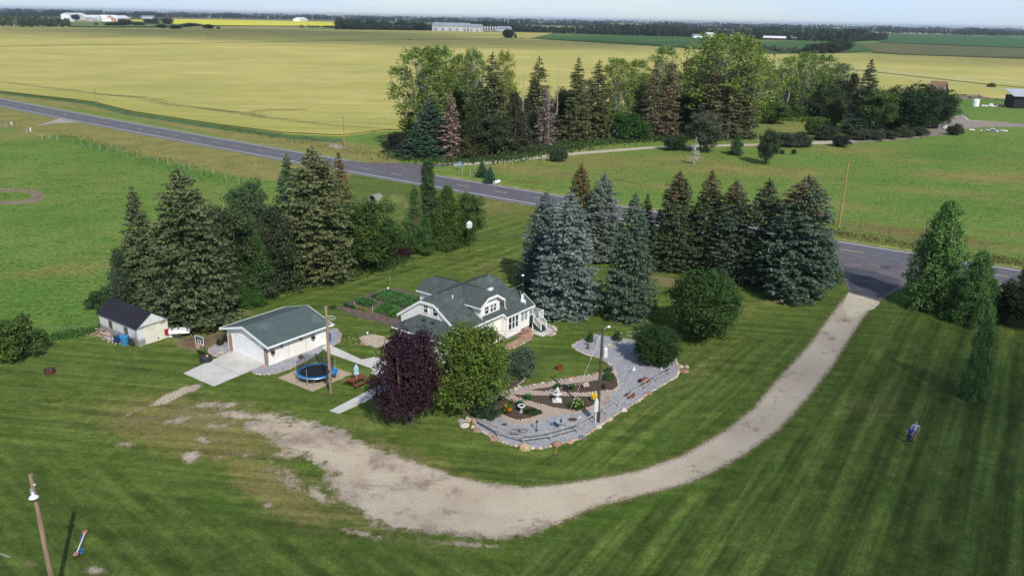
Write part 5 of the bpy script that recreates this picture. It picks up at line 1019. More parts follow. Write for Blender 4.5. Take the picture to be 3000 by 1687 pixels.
# near left pole with yard lamp
t,h=pole(164,1756,1390,.155,.125,PST,'weathered pole with a white yard lamp in the bottom left corner')
e=Vector((math.sin(R(20)),-math.cos(R(20)),0))*.3
b=MB();b.lathe([(.26,-.02),(.20,.06),(.10,.14),(.08,.30),(.02,.32)],16,(e.x,e.y,h-1.25));b.obj('lamp_shade',WM,t);b=MB();b.lathe([(.05,-.06),(.16,-.03),(.2,.0)],14,(e.x,e.y,h-1.27));b.obj('lamp_glass',mat('lamp_glass',(.6,.6,.58),.3),t)
b=MB();b.tube([(0,0,h-.95),(e.x*.5,e.y*.5,h-.85),(e.x,e.y,h-.95)],.03,6);b.box((-.1,-.2,h-1.05),(.1,-.1,h-.8));b.obj('bracket',GALV,t);b=MB();b.box((.1,-.1,h-.62),(.2,-.02,h-.55));b.obj('insulator',WM,t)
t,h=pole(970,1151,897,.155,.12,PST,'tall brown wooden pole in front of the garage beside the trampoline')
b=MB();b.tube([(.05,.1,h-1.1),(.5,.2,h-1.35),(.75,.3,h-1.2),(.5,.2,h-1.0),(.05,.1,h-.95)],.018,5);b.tube([(.05,.1,h-1.6),(.7,.1,h-1.75),(.45,.1,h-1.95),(0,.1,h-1.9)],.02,5);b.obj('service_cable',WM,t)
b=MB();b.box((-.22,-.16,2.1),(.0,.02,2.4));b.obj('meter',DARKM,t)
t,h=pole(1750,1236,962,.15,.11,DKP,'dark pole with transformer and yard lamp standing in the gravel garden')
b=MB();b.tube([(.34,.1,h-2.6),(.34,.1,h-1.85)],.2,14);b.lathe([(.2,0),(.12,.08),(0,.1)],14,(.34,.1,h-1.85));b.tube([(.3,.1,h-1.8),(.3,.1,h-1.45)],.04,6);b.obj('transformer',mat('transformer_grey',(.62,.66,.68),.5),t)
b=MB();b.tube([(0,0,h-.15),(.3,.1,h+.05),(.55,.15,h+.12)],.025,6);b.obj('lamp_arm',GALV,t);b=MB();b.lathe([(.02,.12),(.1,.08),(.15,0),(.05,-.03)],12,(.5,.15,h+.08));b.obj('lamp_head',WM,t)
b=MB();b.box((-.35,-.28,1.15),(-.02,-.12,2.15));b.box((-.3,-.26,2.15),(-.1,-.12,2.35));b.obj('meter_box',mat('meter_box_grey',(.62,.65,.68),.5,.06),t);b=MB();b.tube([(-.18,-.2,0),(-.18,-.2,1.15)],.045,8);b.obj('conduit',WHITE,t);b=MB();b.box((.1,-.2,0),(.2,-.06,1.1));b.obj('post_board',mat('red_brown_board',(.16,.05,.03)),t)
tb=Vector((0,0,h-.1))
b=MB();P0=G(1750,1236);q=G(1668,1205)-P0;b.tube([tb,tb.lerp(q,.5),q],.012,4);b.tube([tb.lerp(q,.02),tb.lerp(q,.35)],.028,5);b.obj('guy_wire',WM,t)
pole(2457,665,470,.17,.11,ORW,'tall orange-brown utility pole in the meadow on the right',(0,0));pole(2262,682,592,.14,.12,DKP,'short dark pole between the spruces of the right row')
t=None
pole(863//1,1,1,.1,.1,PINE,'x') if False else None
pole(1009,424,342,.16,.11,ORW,'utility pole with orange wood at the field edge above the road');pole(283,306,262,.2,.14,ORW,'orange utility pole at the barley field edge on the left')
pole(598,128,104,.35,.25,GRP,'far pale utility pole on the dark line through the barley field');pole(148,139,119,.35,.25,GRP,'farthest left pale utility pole on the dark line through the barley field')
# wire from garage pole to transformer pole
def wire(a,b_,sag,label,r=.012):
    m=MB();P=[Vector(a).lerp(Vector(b_),i/12)-Vector((0,0,4*sag*(i/12)*(1-i/12))) for i in range(13)];m.tube(P,r,4);return tag(m.obj('overhead_cable',DARKM),label,'cable')
wire(G(1750,1236)+Vector((0,0,8.6)),OG+UU*7.7+VV*-.4+Vector((0,0,2.9)),.6,'thin cable from the transformer pole to the garage eave')
# ---- white birdhouse ----
t=thing('birdhouse',G(1375,740),'white tiered birdhouse on a tall thin pole on the back lawn','birdhouse')
h=hgt(1375,740,668);b=MB();b.tube([(0,0,0),(0,0,h)],.045,8);b.obj('pole',DARKM,t)
b=MB()
for i in range(3):b.box((-.3,-.3,h+.02+i*.24),(.3,.3,h+.20+i*.24));b.box((-.4,-.4,h+.20+i*.24),(.4,.4,h+.235+i*.24))
b.obj('house',WHITE,t);b=MB();z=h+.75
b.add([(-.36,-.36,z),(.36,-.36,z),(.36,.36,z),(-.36,.36,z),(0,0,z+.35)],[(0,1,4),(1,2,4),(2,3,4),(3,0,4),(3,2,1,0)]);b.obj('roof',WM,t)
b=MB()
for i in range(3):
    for x in (-.15,.15):
        b.box((x-.05,-.306,h+.06+i*.24),(x+.05,-.301,h+.16+i*.24));b.box((.301,x-.05,h+.06+i*.24),(.306,x+.05,h+.16+i*.24))
b.obj('entrance_hole',DARKM,t)
# ---- concrete culvert ----
t=thing('concrete_culvert',G(1095,600),'large concrete culvert pipe end in the grass bank below the road','culvert',None,R(-38))
b=MB()
def ringtube(b,ro,ri,y0,y1,zc,n=24):
    vs=[]
    for y in (y0,y1):
        for r in (ro,ri):vs+=[(r*math.cos(2*PI*k/n),y,zc+r*math.sin(2*PI*k/n)) for k in range(n)]
    f=[]
    for k in range(n):
        k2=(k+1)%n;f+=[(k,k2,n+k2,n+k),(2*n+k,3*n+k,3*n+k2,2*n+k2),(k,2*n+k,2*n+k2,k2),(n+k,n+k2,3*n+k2,3*n+k)]
    b.add(vs,f)
ringtube(b,1.12,.92,-.4,1.4,.8);b.obj('pipe',mat('old_concrete',(.24,.23,.20),sc=2),t);b=MB();b.poly([(.94*math.cos(2*PI*k/24),.7,.8+.94*math.sin(2*PI*k/24)) for k in range(24)]);b.obj('pipe_interior',OPEN,t)
# ---- blue sign ----
bk=MB();n_=18
bv=[(0,0,1.9)]+[(2.2*math.cos(2*PI*i/n_),1.6*math.sin(2*PI*i/n_),1.75) for i in range(n_)]+[(6.*math.cos(2*PI*i/n_),5.*math.sin(2*PI*i/n_),-.1) for i in range(n_)]
bk.add(bv,[(0,1+i,1+(i+1)%n_) for i in range(n_)]+[(1+i,1+n_+i,1+n_+(i+1)%n_,1+(i+1)%n_) for i in range(n_)]);bo=bk.obj('grass_bank',mat('bank_grass',(.10,.125,.032),sc=.7,obj=False,var=.3));bo.location=G(1095,600)+Vector((2.3,2.6,0));bo.rotation_euler.z=R(-38);tag(bo,kind='structure')
t=thing('road_sign',G(1347,500),'small blue sign on a post beside the gravel side road','sign',None,R(20));b=MB();b.box((-.03,-.03,0),(.03,.03,1.4));b.obj('post',GALV,t);b=MB();b.box((-.5,-.06,.9),(.5,-.03,2.0));b.obj('panel',mat('sign_blue',(.10,.20,.36),.4,.1),t);b=MB();b.box((-.28,-.075,1.15),(.3,-.065,1.3));b.box((-.28,-.075,1.5),(.1,-.065,1.7));b.obj('marking',mat('sign_pale',(.45,.55,.65)),t)
P=G(1455,539);t=thing('drain_pipe_end',P,'small white object in the grass beside the two young spruces','pipe',None,R(-30));b=MB();ringtube(b,.35,.28,-1,1,.4,14);b.obj('pipe',WM,t)
# ---- fences ----
FW=mat('fence_wood',(.34,.34,.24),sc=4);DFW=mat('dark_fence_wood',(.12,.10,.08),sc=4)
def wfence(pts,h,label,m,w=.11,rails=0,group=None,wires=True):
    t=thing('wire_fence',G(*pts[0]),label,'fence',group);O=G(*pts[0]);rgx=random.Random(len(pts))
    tops=[]
    for p in pts:
        q=G(*p)-O;b=MB();hh=h*rgx.uniform(.85,1.1);b.tube([q-Vector((0,0,.1)),q+Vector((rgx.uniform(-.06,.06),0,hh))],[w,w*.9],6);b.obj('post',m,t);tops.append(q+Vector((0,0,h*.8)))
    if wires:
        for k in (1,.65,.35):
            b=MB()
            for a,c in zip(tops[:-1],tops[1:]):b.tube([Vector((a.x,a.y,a.z*k)),Vector((c.x,c.y,c.z*k))],.007 if not rails else .04,3)
            b.obj('wire',GALV if not rails else m,t)
    return t
wfence([(79,392),(124,408),(146,409),(169,413)],1.5,'short corner fence section with rails at the top of the left pasture',FW,.12,1)
wfence([(216,424),(240,428),(266,433),(293,440),(317,444),(346,449),(374,460),(403,465),(432,471),(463,480),(493,486),(524,494),(558,503),(592,509),(626,515),(661,527),(700,538)],1.5,'long wire fence with pale posts along the left pasture below the road',FW,.055)
wfence([(0,376),(20,374),(38,371)],1.4,'grey rail fence end at the far left below the field access',GRP,.15,1)
wfence([(90,386),(34,366)],1.0,'pair of white marker posts by the field access on the left',WHITE,.16,0,None,False)
wfence([(2514,421),(2544,420),(2583,417),(2621,415),(2660,412),(2699,407),(2724,402),(2749,397)],1.3,'dark post fence along the near side of the farmyard track',DFW,.09)
wfence([(1478,490),(1502,486),(1543,477),(1582,470),(1660,462)],1.6,'wire fence along the near side of the gravel side road',FW,.08)
wfence([(1377,518),(1355,507)],1.7,'pair of lone pale posts beside the side road junction',FW,.09,0,None,False)
wfence([(2360,640),(2440,660),(2519,678),(2604,697),(2700,706),(2785,720),(2885,736),(2985,762)],1.2,'wire fence in the rusty grass between the road and the right meadow',DFW,.07)
wfence([(60,985),(200,978),(290,962)],1.1,'old fence behind the shed at the lawn edge',DFW,.07)
# ---- basketball hoop ----
P=G(604,1058);t=thing('basketball_hoop',P,'basketball hoop with clear backboard on a black post in a tractor tyre','basketball hoop',None,R(-32))
h=2.1
TYR=mat('tyre_rubber',(.035,.036,.04),.8,.2,8,bump=.4)
def tyre(b,R_,r,z,n=28,axis='z'):
    prof=[(R_-r*1.1,z-r*.7),(R_-.3*r,z-r),(R_+.5*r,z-r*.9),(R_+r,z-r*.5),(R_+r,z+r*.5),(R_+.5*r,z+r*.9),(R_-.3*r,z+r),(R_-r*1.1,z+r*.7),(R_-r*1.2,z),(R_-r*1.1,z-r*.7)]
    vs=[];fs=[]
    for (a,c) in prof:
        for k in range(n):
            x,y=a*math.cos(2*PI*k/n),a*math.sin(2*PI*k/n);vs.append((x,y,c) if axis=='z' else (x,c,y+0))
    for i in range(len(prof)-1):
        for k in range(n):fs.append((i*n+k,i*n+(k+1)%n,(i+1)*n+(k+1)%n,(i+1)*n+k))
    b.add(vs,fs)
b=MB();b.tube([(0,0,.0),(0,0,h)],.05,10);b.tube([(0,0,h-.25),(0,-.42,h+.1)],.035,6);b.tube([(0,0,h-.05),(0,-.42,h+.4)],.035,6);b.obj('post',DARKM,t)
bb=MB();y=-.48;z0=h-.12;W2=.62;Hh=.86
bb.box((-W2,y-.01,z0),(W2,y+.01,z0+Hh));bk=bb.obj('backboard',mat('smoky_acrylic',(.09,.11,.13),.15,.1,2,spec=.6),t)
bb=MB()
for a,c in (((-W2,z0),(W2,z0)),((-W2,z0+Hh),(W2,z0+Hh)),((-W2,z0),(-W2,z0+Hh)),((W2,z0),(W2,z0+Hh)),((-.22,z0+.12),(.22,z0+.12)),((-.22,z0+.45),(.22,z0+.45)),((-.22,z0+.12),(-.22,z0+.45)),((.22,z0+.12),(.22,z0+.45))):
    bb.bar((a[0],y-.012,a[1]),(c[0],y-.012,c[1]),.055,.03)
bb.box((.35,y-.02,z0+.06),(.5,y-.012,z0+.12));bb.obj('backboard_frame',WHITE,bk)
RED=mat('rim_red',(.55,.10,.08),.5,.1);b=MB();b.tube([(.225*math.cos(a),y-.27+.225*math.sin(a),z0+.1) for a in np.linspace(0,2*PI,17)],.016,6);b.bar((0,y,z0+.1),(0,y-.06,z0+.1),.1,.04);b.obj('rim',RED,t)
b=MB()
for i in range(12):
    a=2*PI*i/12;c=a+.5
    for s in (.5,-.5):
        b.tube([(.225*math.cos(a),y-.27+.225*math.sin(a),z0+.1),(.17*math.cos(a+s),y-.27+.17*math.sin(a+s),z0-.12),(.12*math.cos(a),y-.27+.12*math.sin(a),z0-.32)],.009,3)
b.obj('net',mat('net_cord',(.62,.52,.45)),t)
t2=thing('tractor_tyre',P,'old tractor tyre around the foot of the basketball hoop, upper of two','tyre','stacked tyres under the hoop');b=MB();tyre(b,.43,.17,.46);b.obj('tread',TYR,t2);b=MB();b.tube([(0,0,.3),(0,0,.5)],.3,16);b.obj('fill',mat('tyre_fill_earth',(.22,.12,.09),sc=8),t2)
t2=thing('tractor_tyre',P,'flat lower tyre beneath the other tyre at the basketball hoop','tyre','stacked tyres under the hoop');b=MB();tyre(b,.48,.14,.14);b.obj('tread',TYR,t2)
k=NM('ball_leather');o=None
b=MB();b.lathe([(.0,0)]+[(.12*math.sin(a),.12-.12*math.cos(a)) for a in np.linspace(.3,PI-.3,8)]+[(0,.24)],14);o=b.obj('basketball',mat('ball_orange',(.75,.42,.30),.6,.08),None,True);o.location=P+Vector((.2,-.12,.5));tag(o,'pale orange basketball lying on the tractor tyre','ball')
# ---- trampoline ----
TC=G(925,1087,.8);TC.z=.05;t=thing('trampoline',TC,'round trampoline with blue pad and half-collapsed safety net beside the garage','trampoline')
BLU=mat('trampoline_blue',(.02,.20,.52),.5,.08,2);rT=1.78;hT=.78
b=MB();b.lathe([(rT-.02,hT-.05),(rT,hT),(rT-.30,hT+.03),(rT-.32,hT+.0),(rT-.02,hT-.05)],48);b.obj('pad',BLU,t,True)
b=MB();b.lathe([(0,hT-.03),(rT-.29,hT+.005)],48);b.obj('jumping_mat',mat('black_mat',(.012,.012,.018),.6),t)
b=MB()
for i in range(6):
    a=2*PI*i/6+.3;c=math.cos(a);s=math.sin(a)
    a2=a+.35;b.tube([(rT*.97*c,rT*.97*s,hT),(rT*.97*c,rT*.97*s,.03),(rT*.97*math.cos(a2),rT*.97*math.sin(a2),.03),(rT*.97*math.cos(a2),rT*.97*math.sin(a2),hT)],.025,6)
b.tube([(rT*math.cos(a),rT*math.sin(a),hT-.03) for a in np.linspace(0,2*PI,33)],.03,6);b.obj('frame',GALV,t)
np_=[];
for i in range(6):
    a=2*PI*i/6+.3;c=math.cos(a)*rT*1.03;s=math.sin(a)*rT*1.03;hp=2.0 if s>-.4 else 1.75
    b=MB();b.tube([(c,s,.25),(c,s,hp)],.022,6);b.obj('net_pole',mat('pole_foam',(.30,.36,.36),.6) if i==0 else bpy.data.materials['pole_foam'],t);np_.append((a,hp))
k=NM('safety_net');k.b.inputs['Base Color'].default_value=(.02,.025,.03,1);tr=k.n('ShaderNodeBsdfTransparent');ms=k.n('ShaderNodeMixShader')
w1=k.rng(k.noise(9,2,vec=k.opos),.4,.6,.34,.58);k.L(w1,ms.inputs[0]);k.L(tr.outputs[0],ms.inputs[1]);k.L(k.b.outputs[0],ms.inputs[2]);k.L(ms.outputs[0],k.out.inputs[0])
b=MB();N=48
def nh(a):
    d=min(abs((a-p+PI)%(2*PI)-PI) for p,_ in np_);base=(1.95 if math.sin(a)>-.25 else 1.0)
    return hT+.05+(base-hT)*(1-.32*min(1,d/.5)**1.3)
vs=[];
for i in range(N):
    a=2*PI*i/N+.3;vs+=[(math.cos(a)*(rT-.3),math.sin(a)*(rT-.3),hT+.03),(math.cos(a)*(rT-.02),math.sin(a)*(rT-.02),nh(a))]
b.add(vs,[(2*i,2*((i+1)%N),2*((i+1)%N)+1,2*i+1) for i in range(N)]);b.obj('safety_net',k.m,t)
b=MB();b.add([(rT-.1,.5,hT+.05),(rT+.35,.2,hT+.2),(rT+.3,-.55,hT-.1),(rT-.1,-.5,hT+.04),(rT+.2,-.2,hT-.35)],[(0,1,4),(1,2,4),(0,4,3),(4,2,3)]);b.obj('loose_pad',BLU,t)
# ---- picnic table and umbrella ----
REDW=mat('red_stained_wood',(.20,.055,.032),.7,.25,4,bump=.3)
PT=G(1046,1128);t=thing('picnic_table',PT,'red-brown wooden picnic table on the lawn beside the trampoline','picnic table',None,AN+R(2))
b=MB()
for i in range(5):b.box((-.92,-.37+i*.15,.72),(.92,-.37+i*.15+.14,.76))
b.obj('tabletop',REDW,t)
for s in (-1,1):
    b=MB();b.box((-.92,s*.72-.14,.42),(.92,s*.72-.005,.46));b.box((-.92,s*.72+.005,.42),(.92,s*.72+.14,.46));b.obj('bench',REDW,t)
for x in (-.65,.65):
    b=MB();b.bar((x,-.25,.72),(x,-.6,0),.09,.04);b.bar((x,.25,.72),(x,.6,0),.09,.04);b.bar((x+.05,-.8,.39),(x+.05,.8,.39),.04,.09);b.bar((x,-.35,.69),(x,.35,.69),.04,.08);b.obj('leg_frame',REDW,t)
t=thing('patio_umbrella',PT,'closed light blue and white umbrella standing in the picnic table','umbrella')
b=MB();b.tube([(0,0,.3),(0,0,2.15)],.022,8);b.obj('pole',WHITE,t)
k=NM('umbrella_cloth');a_=k.n('ShaderNodeTexWave');k.L(k.map(k.opos,(2.,)*3),a_.inputs['Vector']);a_.bands_direction='DIAGONAL';c=k.mix(k.rng(a_.outputs['Fac'],.4,.6),(.20,.42,.66),(.62,.70,.78));UMB=k.done(c,.7)
b=MB()
def fold(b,r,z0,z1,n=14):
    vs=[]
    for zz,rr in ((z0,r),(z0+(z1-z0)*.5,r*.75),(z1,.03)):
        vs+=[(rr*(1+.28*(-1)**k)*math.cos(2*PI*k/n),rr*(1+.28*(-1)**k)*math.sin(2*PI*k/n),zz) for k in range(n)]
    b.add(vs,[(i*n+k,i*n+(k+1)%n,(i+1)*n+(k+1)%n,(i+1)*n+k) for i in range(2) for k in range(n)])
fold(b,.20,1.15,1.75);fold(b,.19,1.6,2.15);b.obj('canopy',UMB,t)
# ---- things by the shed ----
BB=mat('blue_plastic',(.035,.22,.42),.45,.12,2);DB=mat('dark_blue_plastic',(.015,.05,.20),.4,.1,2)
t=thing('rain_barrel',shp(1.75,.55),'light blue plastic barrel leaning on the old shed wall','barrel');b=MB();b.lathe([(.34,0),(.42,.5),(.44,.9),(.40,1.0),(.15,1.06),(0,1.06)],18);b.obj('body',BB,t);b=MB();b.lathe([(.45,.86),(.46,.92),(.45,.96)],18);b.obj('rim',bpy.data.materials['blue_plastic'],t)
t=thing('garden_sprayer_cart',shp(2.55,.85),'small dark blue cart with white-rimmed wheels beside the blue barrel','cart',None,SHA)
b=MB();b.box((-.3,-.25,.3),(.3,.25,.85));b.bar((.0,-.2,.85),(.1,-.25,1.25),.05);b.obj('body',DB,t)
for x in (-.3,.32):
    b=MB();vs=[];M=Matrix.Translation((x,.32,.2))@Matrix.Rotation(R(90),4,'X')
    q=MB();q.lathe([(.1,-.06),(.2,-.06),(.21,0),(.2,.06),(.1,.06)],16);b.add([tuple(M@Vector(v)) for v in q.v],q.f);wo=b.obj('wheel',TYR,t)
    b=MB();q=MB();q.lathe([(0,-.07),(.11,-.07),(.11,.07),(0,.07)],12);b.add([tuple(M@Vector(v)) for v in q.v],q.f);b.obj('rim',WHITE,wo)
t=thing('leaning_tyre',shp(.85,.35,.42),'large black tyre leaning on the front corner of the old shed','tyre',None,SHA);b=MB();tyre(b,.33,.13,0,28,'y');b.obj('tread',TYR,t)
pile(303,1000,1.6,1.1,.55,60,[mat('cut_wood',(.42,.29,.22),sc=3),GW],'firewood_stack','stack of split firewood at the far corner of the old shed','wood pile',11,.17,True)
for o in list(bpy.data.objects):
    if o.name.startswith('firewood_stack'):tag(o,kind='stuff');o.location=shp(6.6,.55)
pile(345,1010,2.6,.7,.3,70,[bpy.data.materials['cut_wood'],mat('pale_rock',(.45,.38,.34),sc=4),GW],'rubble_row','row of broken stones and wood scraps along the shed wall','rubble',12,.16)
for o in list(bpy.data.objects):
    if o.name.startswith('rubble_row'):tag(o,kind='stuff');o.location=shp(4.3,.55);o.rotation_euler.z=SHA
t=thing('canoe_trailer',G(525,985),'small white and red trailer tucked under the huge spruce','trailer',None,R(10));b=MB();b.box((-1.3,-.5,.5),(1.2,.5,.85));b.obj('body',WM,t);b=MB();b.box((-1.5,-.52,.4),(-.9,.52,1.05));b.obj('front',mat('trailer_red',(.35,.02,.03),.4),t)
b=MB();q=MB();q.lathe([(.05,-.08),(.26,-.08),(.28,0),(.26,.08),(.05,.08)],16)
for s in (-.6,.6):
    M=Matrix.Translation((.2,s,.28))@Matrix.Rotation(R(90),4,'X');b=MB();b.add([tuple(M@Vector(v)) for v in q.v],q.f);b.obj('wheel',TYR,t)
t=thing('white_barrel',G(499,985),'white plastic tote against the cream door side of the old shed','barrel');b=MB();b.lathe([(.3,0),(.36,.2),(.36,.8),(.28,.95),(0,1.)],16);b.obj('body',WM,t)
# ---- fire rings, stump ----
RUST=mat('rusty_steel',(.085,.035,.026),.7,.3,5);RUSTL=mat('red_rust',(.17,.045,.03),.7,.25,5)
def firering(px,py,r,h,label,m,name='fire_ring'):
    t=thing(name,G(px,py),label,'fire ring','rusty fire rings');b=MB();b.lathe([(r,0),(r,h),(r-.03,h),(r-.03,.02)],26);b.obj('ring',m,t);b=MB();b.lathe([(0,h*.55),(r-.04,h*.5)],20);b.obj('ash',mat('ash',(.10,.09,.085),sc=6) if 'ash' not in bpy.data.materials else bpy.data.materials['ash'],t);return t
firering(146,1092,.48,.42,'wide dark steel fire ring on the lawn at the far left',RUST)
for i in range(4):
    b=MB();a=i*1.5;b.tube([(-.3*math.cos(a),-.3*math.sin(a),.3),(.3*math.cos(a),.3*math.sin(a),.42)],.05,6);b.obj('charred_log',DKP,bpy.data.objects['fire_ring'])
firering(1638,1082,.30,.42,'small red-rusted barrel ring on the lawn beside the gravel garden',RUSTL)
# ---- seesaw toy lying on lawn ----
a=G(225,1632);c=G(251,1567);d=c-a;t=thing('lawn_toy',a,'white bar with pink ends and blue straps lying on the bottom left lawn','seesaw',None,math.atan2(d.y,d.x));L=d.length
b=MB();b.bar((0,0,.22),(L,0,.22),.07);b.obj('bar',WHITE,t)
for x in (0,L):
    b=MB();b.box((x-.14,-.14,.24),(x+.14,.14,.30));b.obj('seat',mat('pink_plastic',(.55,.20,.20)) if x==0 else bpy.data.materials['pink_plastic'],t)
b=MB()
for x,s in ((.35,1),(.5,-1),(.6,-1),(L-.25,1)):
    b.tube([(x,0,.2),(x+.1,s*.22,.12),(x-.1,s*.26,.03),(x-.2,s*.1,.03)],.022,5)
b.obj('strap',mat('strap_blue',(.06,.22,.60)),t)
o=MB().bar((0,0,.04),(.8,-.35,.04),.09,.04).obj('plank',GRP);o.location=G(2,1622);tag(o,'short grey plank cut by the left edge of the bottom lawn','plank')
# ---- garden stuff ----
def leaves(name,P,n,rx,ry,h,leaf,col,label,cat,seed,m=None,kind=None,grassy=False,flowers=None,rz=0.,group=None,flat=False):
    r=np.random.default_rng(seed)
    if grassy:
        a=r.uniform(0,2*PI,n);el=r.uniform(.35,1.35,n);L=h*r.uniform(.7,1.25,n);rr=r.uniform(0,.35,n)
        base=np.stack([np.cos(a)*rr*rx,np.sin(a)*rr*ry,np.zeros(n)],1);d=np.stack([np.cos(a)*np.cos(el)*rx/h,np.sin(a)*np.cos(el)*ry/h,np.sin(el)],1)
        C=base+d*L[:,None]*.5;A=d;N=np.stack([-np.cos(a)*np.sin(el),-np.sin(a)*np.sin(el),np.cos(el)],1)+r.normal(0,.3,(n,3));V=quads(C,unit(N),A,L*.5,np.full(n,leaf))
    else:
        D=unit(r.normal(0,1,(n,3)));D[:,2]=abs(D[:,2]);q=r.uniform(.55,1.02,(n,1)) if not flat else 1
        if flat:
            a=r.uniform(0,2*PI,n);q=np.sqrt(r.uniform(0,1,n));C=np.stack([np.cos(a)*q*rx,np.sin(a)*q*ry,h*r.uniform(.3,1,n)*(1-.5*q)],1);N=unit(np.stack([r.normal(0,.5,n),r.normal(0,.5,n),np.ones(n)],1))
        else:C=D*q*np.array([rx,ry,h]);N=unit(D+r.normal(0,.5,(n,3)))
        A=r.normal(0,1,(n,3));A-=N*(A*N).sum(1,keepdims=True);V=quads(C,N,A,r.uniform(.7,1.3,n)*leaf,r.uniform(.6,1.1,n)*leaf*.7)
    me=quadmesh(name,V,m or LEAF)
    if flowers:
        t=thing(name,P,label,cat,group,rz);o=bpy.data.objects.new('leaves',me);COL.objects.link(o);o.parent=t;o.color=(*col,0)
        fc,nf,fs=flowers;D=unit(r.normal(0,1,(nf,3)));D[:,2]=abs(D[:,2])*.7+.45;D=unit(D);C=D*np.array([rx*.85,ry*.85,h*1.12]);N=unit(D+r.normal(0,.3,(nf,3)));A=r.normal(0,1,(nf,3));A-=N*(A*N).sum(1,keepdims=True)
        C=(C[:,None,:]+r.normal(0,fs*.5,(nf,4,3))).reshape(-1,3);N=np.repeat(N,4,0);A=r.normal(0,1,C.shape);A-=N*(A*N).sum(1,keepdims=True)
        f=bpy.data.objects.new('flowers',quadmesh('flowers',quads(C,N,A,np.full(len(C),fs),np.full(len(C),fs*.75)),LEAF));COL.objects.link(f);f.parent=t;f.color=(*fc,0);return t
    o=bpy.data.objects.new(name,me);COL.objects.link(o);o.location=P;o.rotation_euler.z=rz;o.color=(*col,0)
    return tag(o,label,cat,group,kind)
PG='plants in the flower beds';Z=.1
def bp(x,y,z=.1):return G(x,y,0)+Vector((0,0,z))
leaves('daylily',bp(1486,1212),420,.55,.5,.75,.022,(.09,.22,.03),'orange-flowering daylily clump in the left flower bed','daylily',1,grassy=True,flowers=((.80,.22,.04),16,.075),group=PG)
leaves('flower_clump',bp(1500,1186),120,.4,.35,.5,.05,(.04,.10,.03),'low clump with red flowers behind the orange daylilies','flowers',2,flowers=((.38,.03,.05),9,.06),group=PG)
leaves('leafy_plant',bp(1524,1192),260,.36,.32,.6,.03,(.05,.18,.06),'blue-green leafy plant behind the white birdbath','plant',3,grassy=True,group=PG)
leaves('daylily',bp(1691,1200),700,.75,.65,.95,.024,(.085,.20,.03),'large daylily clump with pale yellow flowers near the transformer pole','daylily',4,grassy=True,flowers=((.72,.68,.28),18,.055),group=PG)
leaves('yellow_flowers',bp(1740,1176),260,.42,.38,.6,.06,(.10,.15,.02),'bright yellow flowering clump beside the transformer pole','flowers',5,flowers=((.85,.58,.03),34,.085),group=PG)
leaves('iris_plant',bp(1546,1173),300,.42,.36,.6,.025,(.08,.22,.07),'spiky green plant at the left end of the middle flower bed','plant',6,grassy=True,group=PG)
leaves('daylily',bp(1633,1139),300,.42,.36,.5,.022,(.10,.21,.05),'green grassy clump behind the tiered fountain','plant',7,grassy=True,group=PG)
leaves('daylily',bp(1677,1143),220,.3,.26,.55,.02,(.09,.21,.04),'narrow grassy clump between the fountain and the pale pink flowers','plant',8,grassy=True,group=PG)
leaves('pink_flowers',bp(1715,1136),160,.42,.36,.4,.05,(.09,.14,.03),'pale pink round flower bush in the upper flower bed','flowers',9,flowers=((.72,.52,.46),40,.075),group=PG)
leaves('low_plant',bp(1580,1144),80,.25,.2,.22,.05,(.12,.19,.02),'tiny yellow-green plant in the narrow end of the upper bed','plant',10,group=PG)
leaves('dark_shrub',bp(1765,1137),220,.36,.34,.4,.05,(.035,.022,.02),'dark maroon low shrub in the upper flower bed','shrub',11,group=PG)
leaves('spirea_bush',bp(1780,1112),900,.62,.6,.95,.06,(.045,.105,.025),'rounded green bush at the right end of the upper flower bed','bush',12,group=PG)
leaves('lavender',bp(1786,1090),260,.45,.4,.7,.015,(.17,.19,.15),'pale grassy clump behind the rounded bush at the bed end','plant',13,grassy=True,group=PG)
leaves('creeping_plant',bp(1560,1211),1600,.95,.5,.32,.05,(.025,.062,.018),'flat dark green creeping plant in the left flower bed','ground cover',14,flat=False,group=PG)
leaves('hosta',bp(1465,1170),200,.4,.35,.4,.06,(.04,.09,.03),'dark green plant at the back of the left flower bed','plant',15,group=PG)
leaves('small_bush',bp(1515,1110),500,.7,.6,.6,.06,(.03,.075,.025),'dark green bush in the small bed beside the yellowing tree','bush',16,group=PG)
leaves('pink_shrub',bp(1450,1152),240,.55,.4,.5,.05,(.20,.15,.08),'straw-pink flowering shrub under the yellowing tree','shrub',17,group=PG)
leaves('rose_bush',bp(1728,1002),900,.42,.40,1.15,.06,(.035,.085,.022),'upright dark green bush at the back left of the gravel garden','bush',18)
leaves('rose_bush',bp(1808,998),900,.60,.55,1.05,.06,(.03,.075,.025),'bush with few pink blooms at the back of the gravel garden','bush',19,flowers=((.65,.5,.42),6,.05))
leaves('small_shrub',bp(1722,1022),120,.22,.22,.35,.04,(.03,.06,.025),'tiny dark shrub on the gravel in the back left of the gravel garden','shrub',20)
leaves('rose_bush',G(645,1012),260,.4,.4,.9,.03,(.10,.09,.045),'sparse brownish shrub in the gravel bed beside the garage front','shrub',21,grassy=True)
leaves('evergreen_shrub',G(661,1003),300,.35,.35,1.3,.06,(.03,.055,.03),'dark shrub against the left wall of the garage','shrub',22)
leaves('weed_clump',G(882,1050),160,.3,.3,.45,.03,(.22,.17,.10),'dry brown plant in the bed along the garage side','plant',23,grassy=True)
leaves('vegetable_bush',G(976,903),200,.5,.5,.5,.06,(.03,.07,.02),'small dark bush at the left corner of the vegetable garden','bush',24)
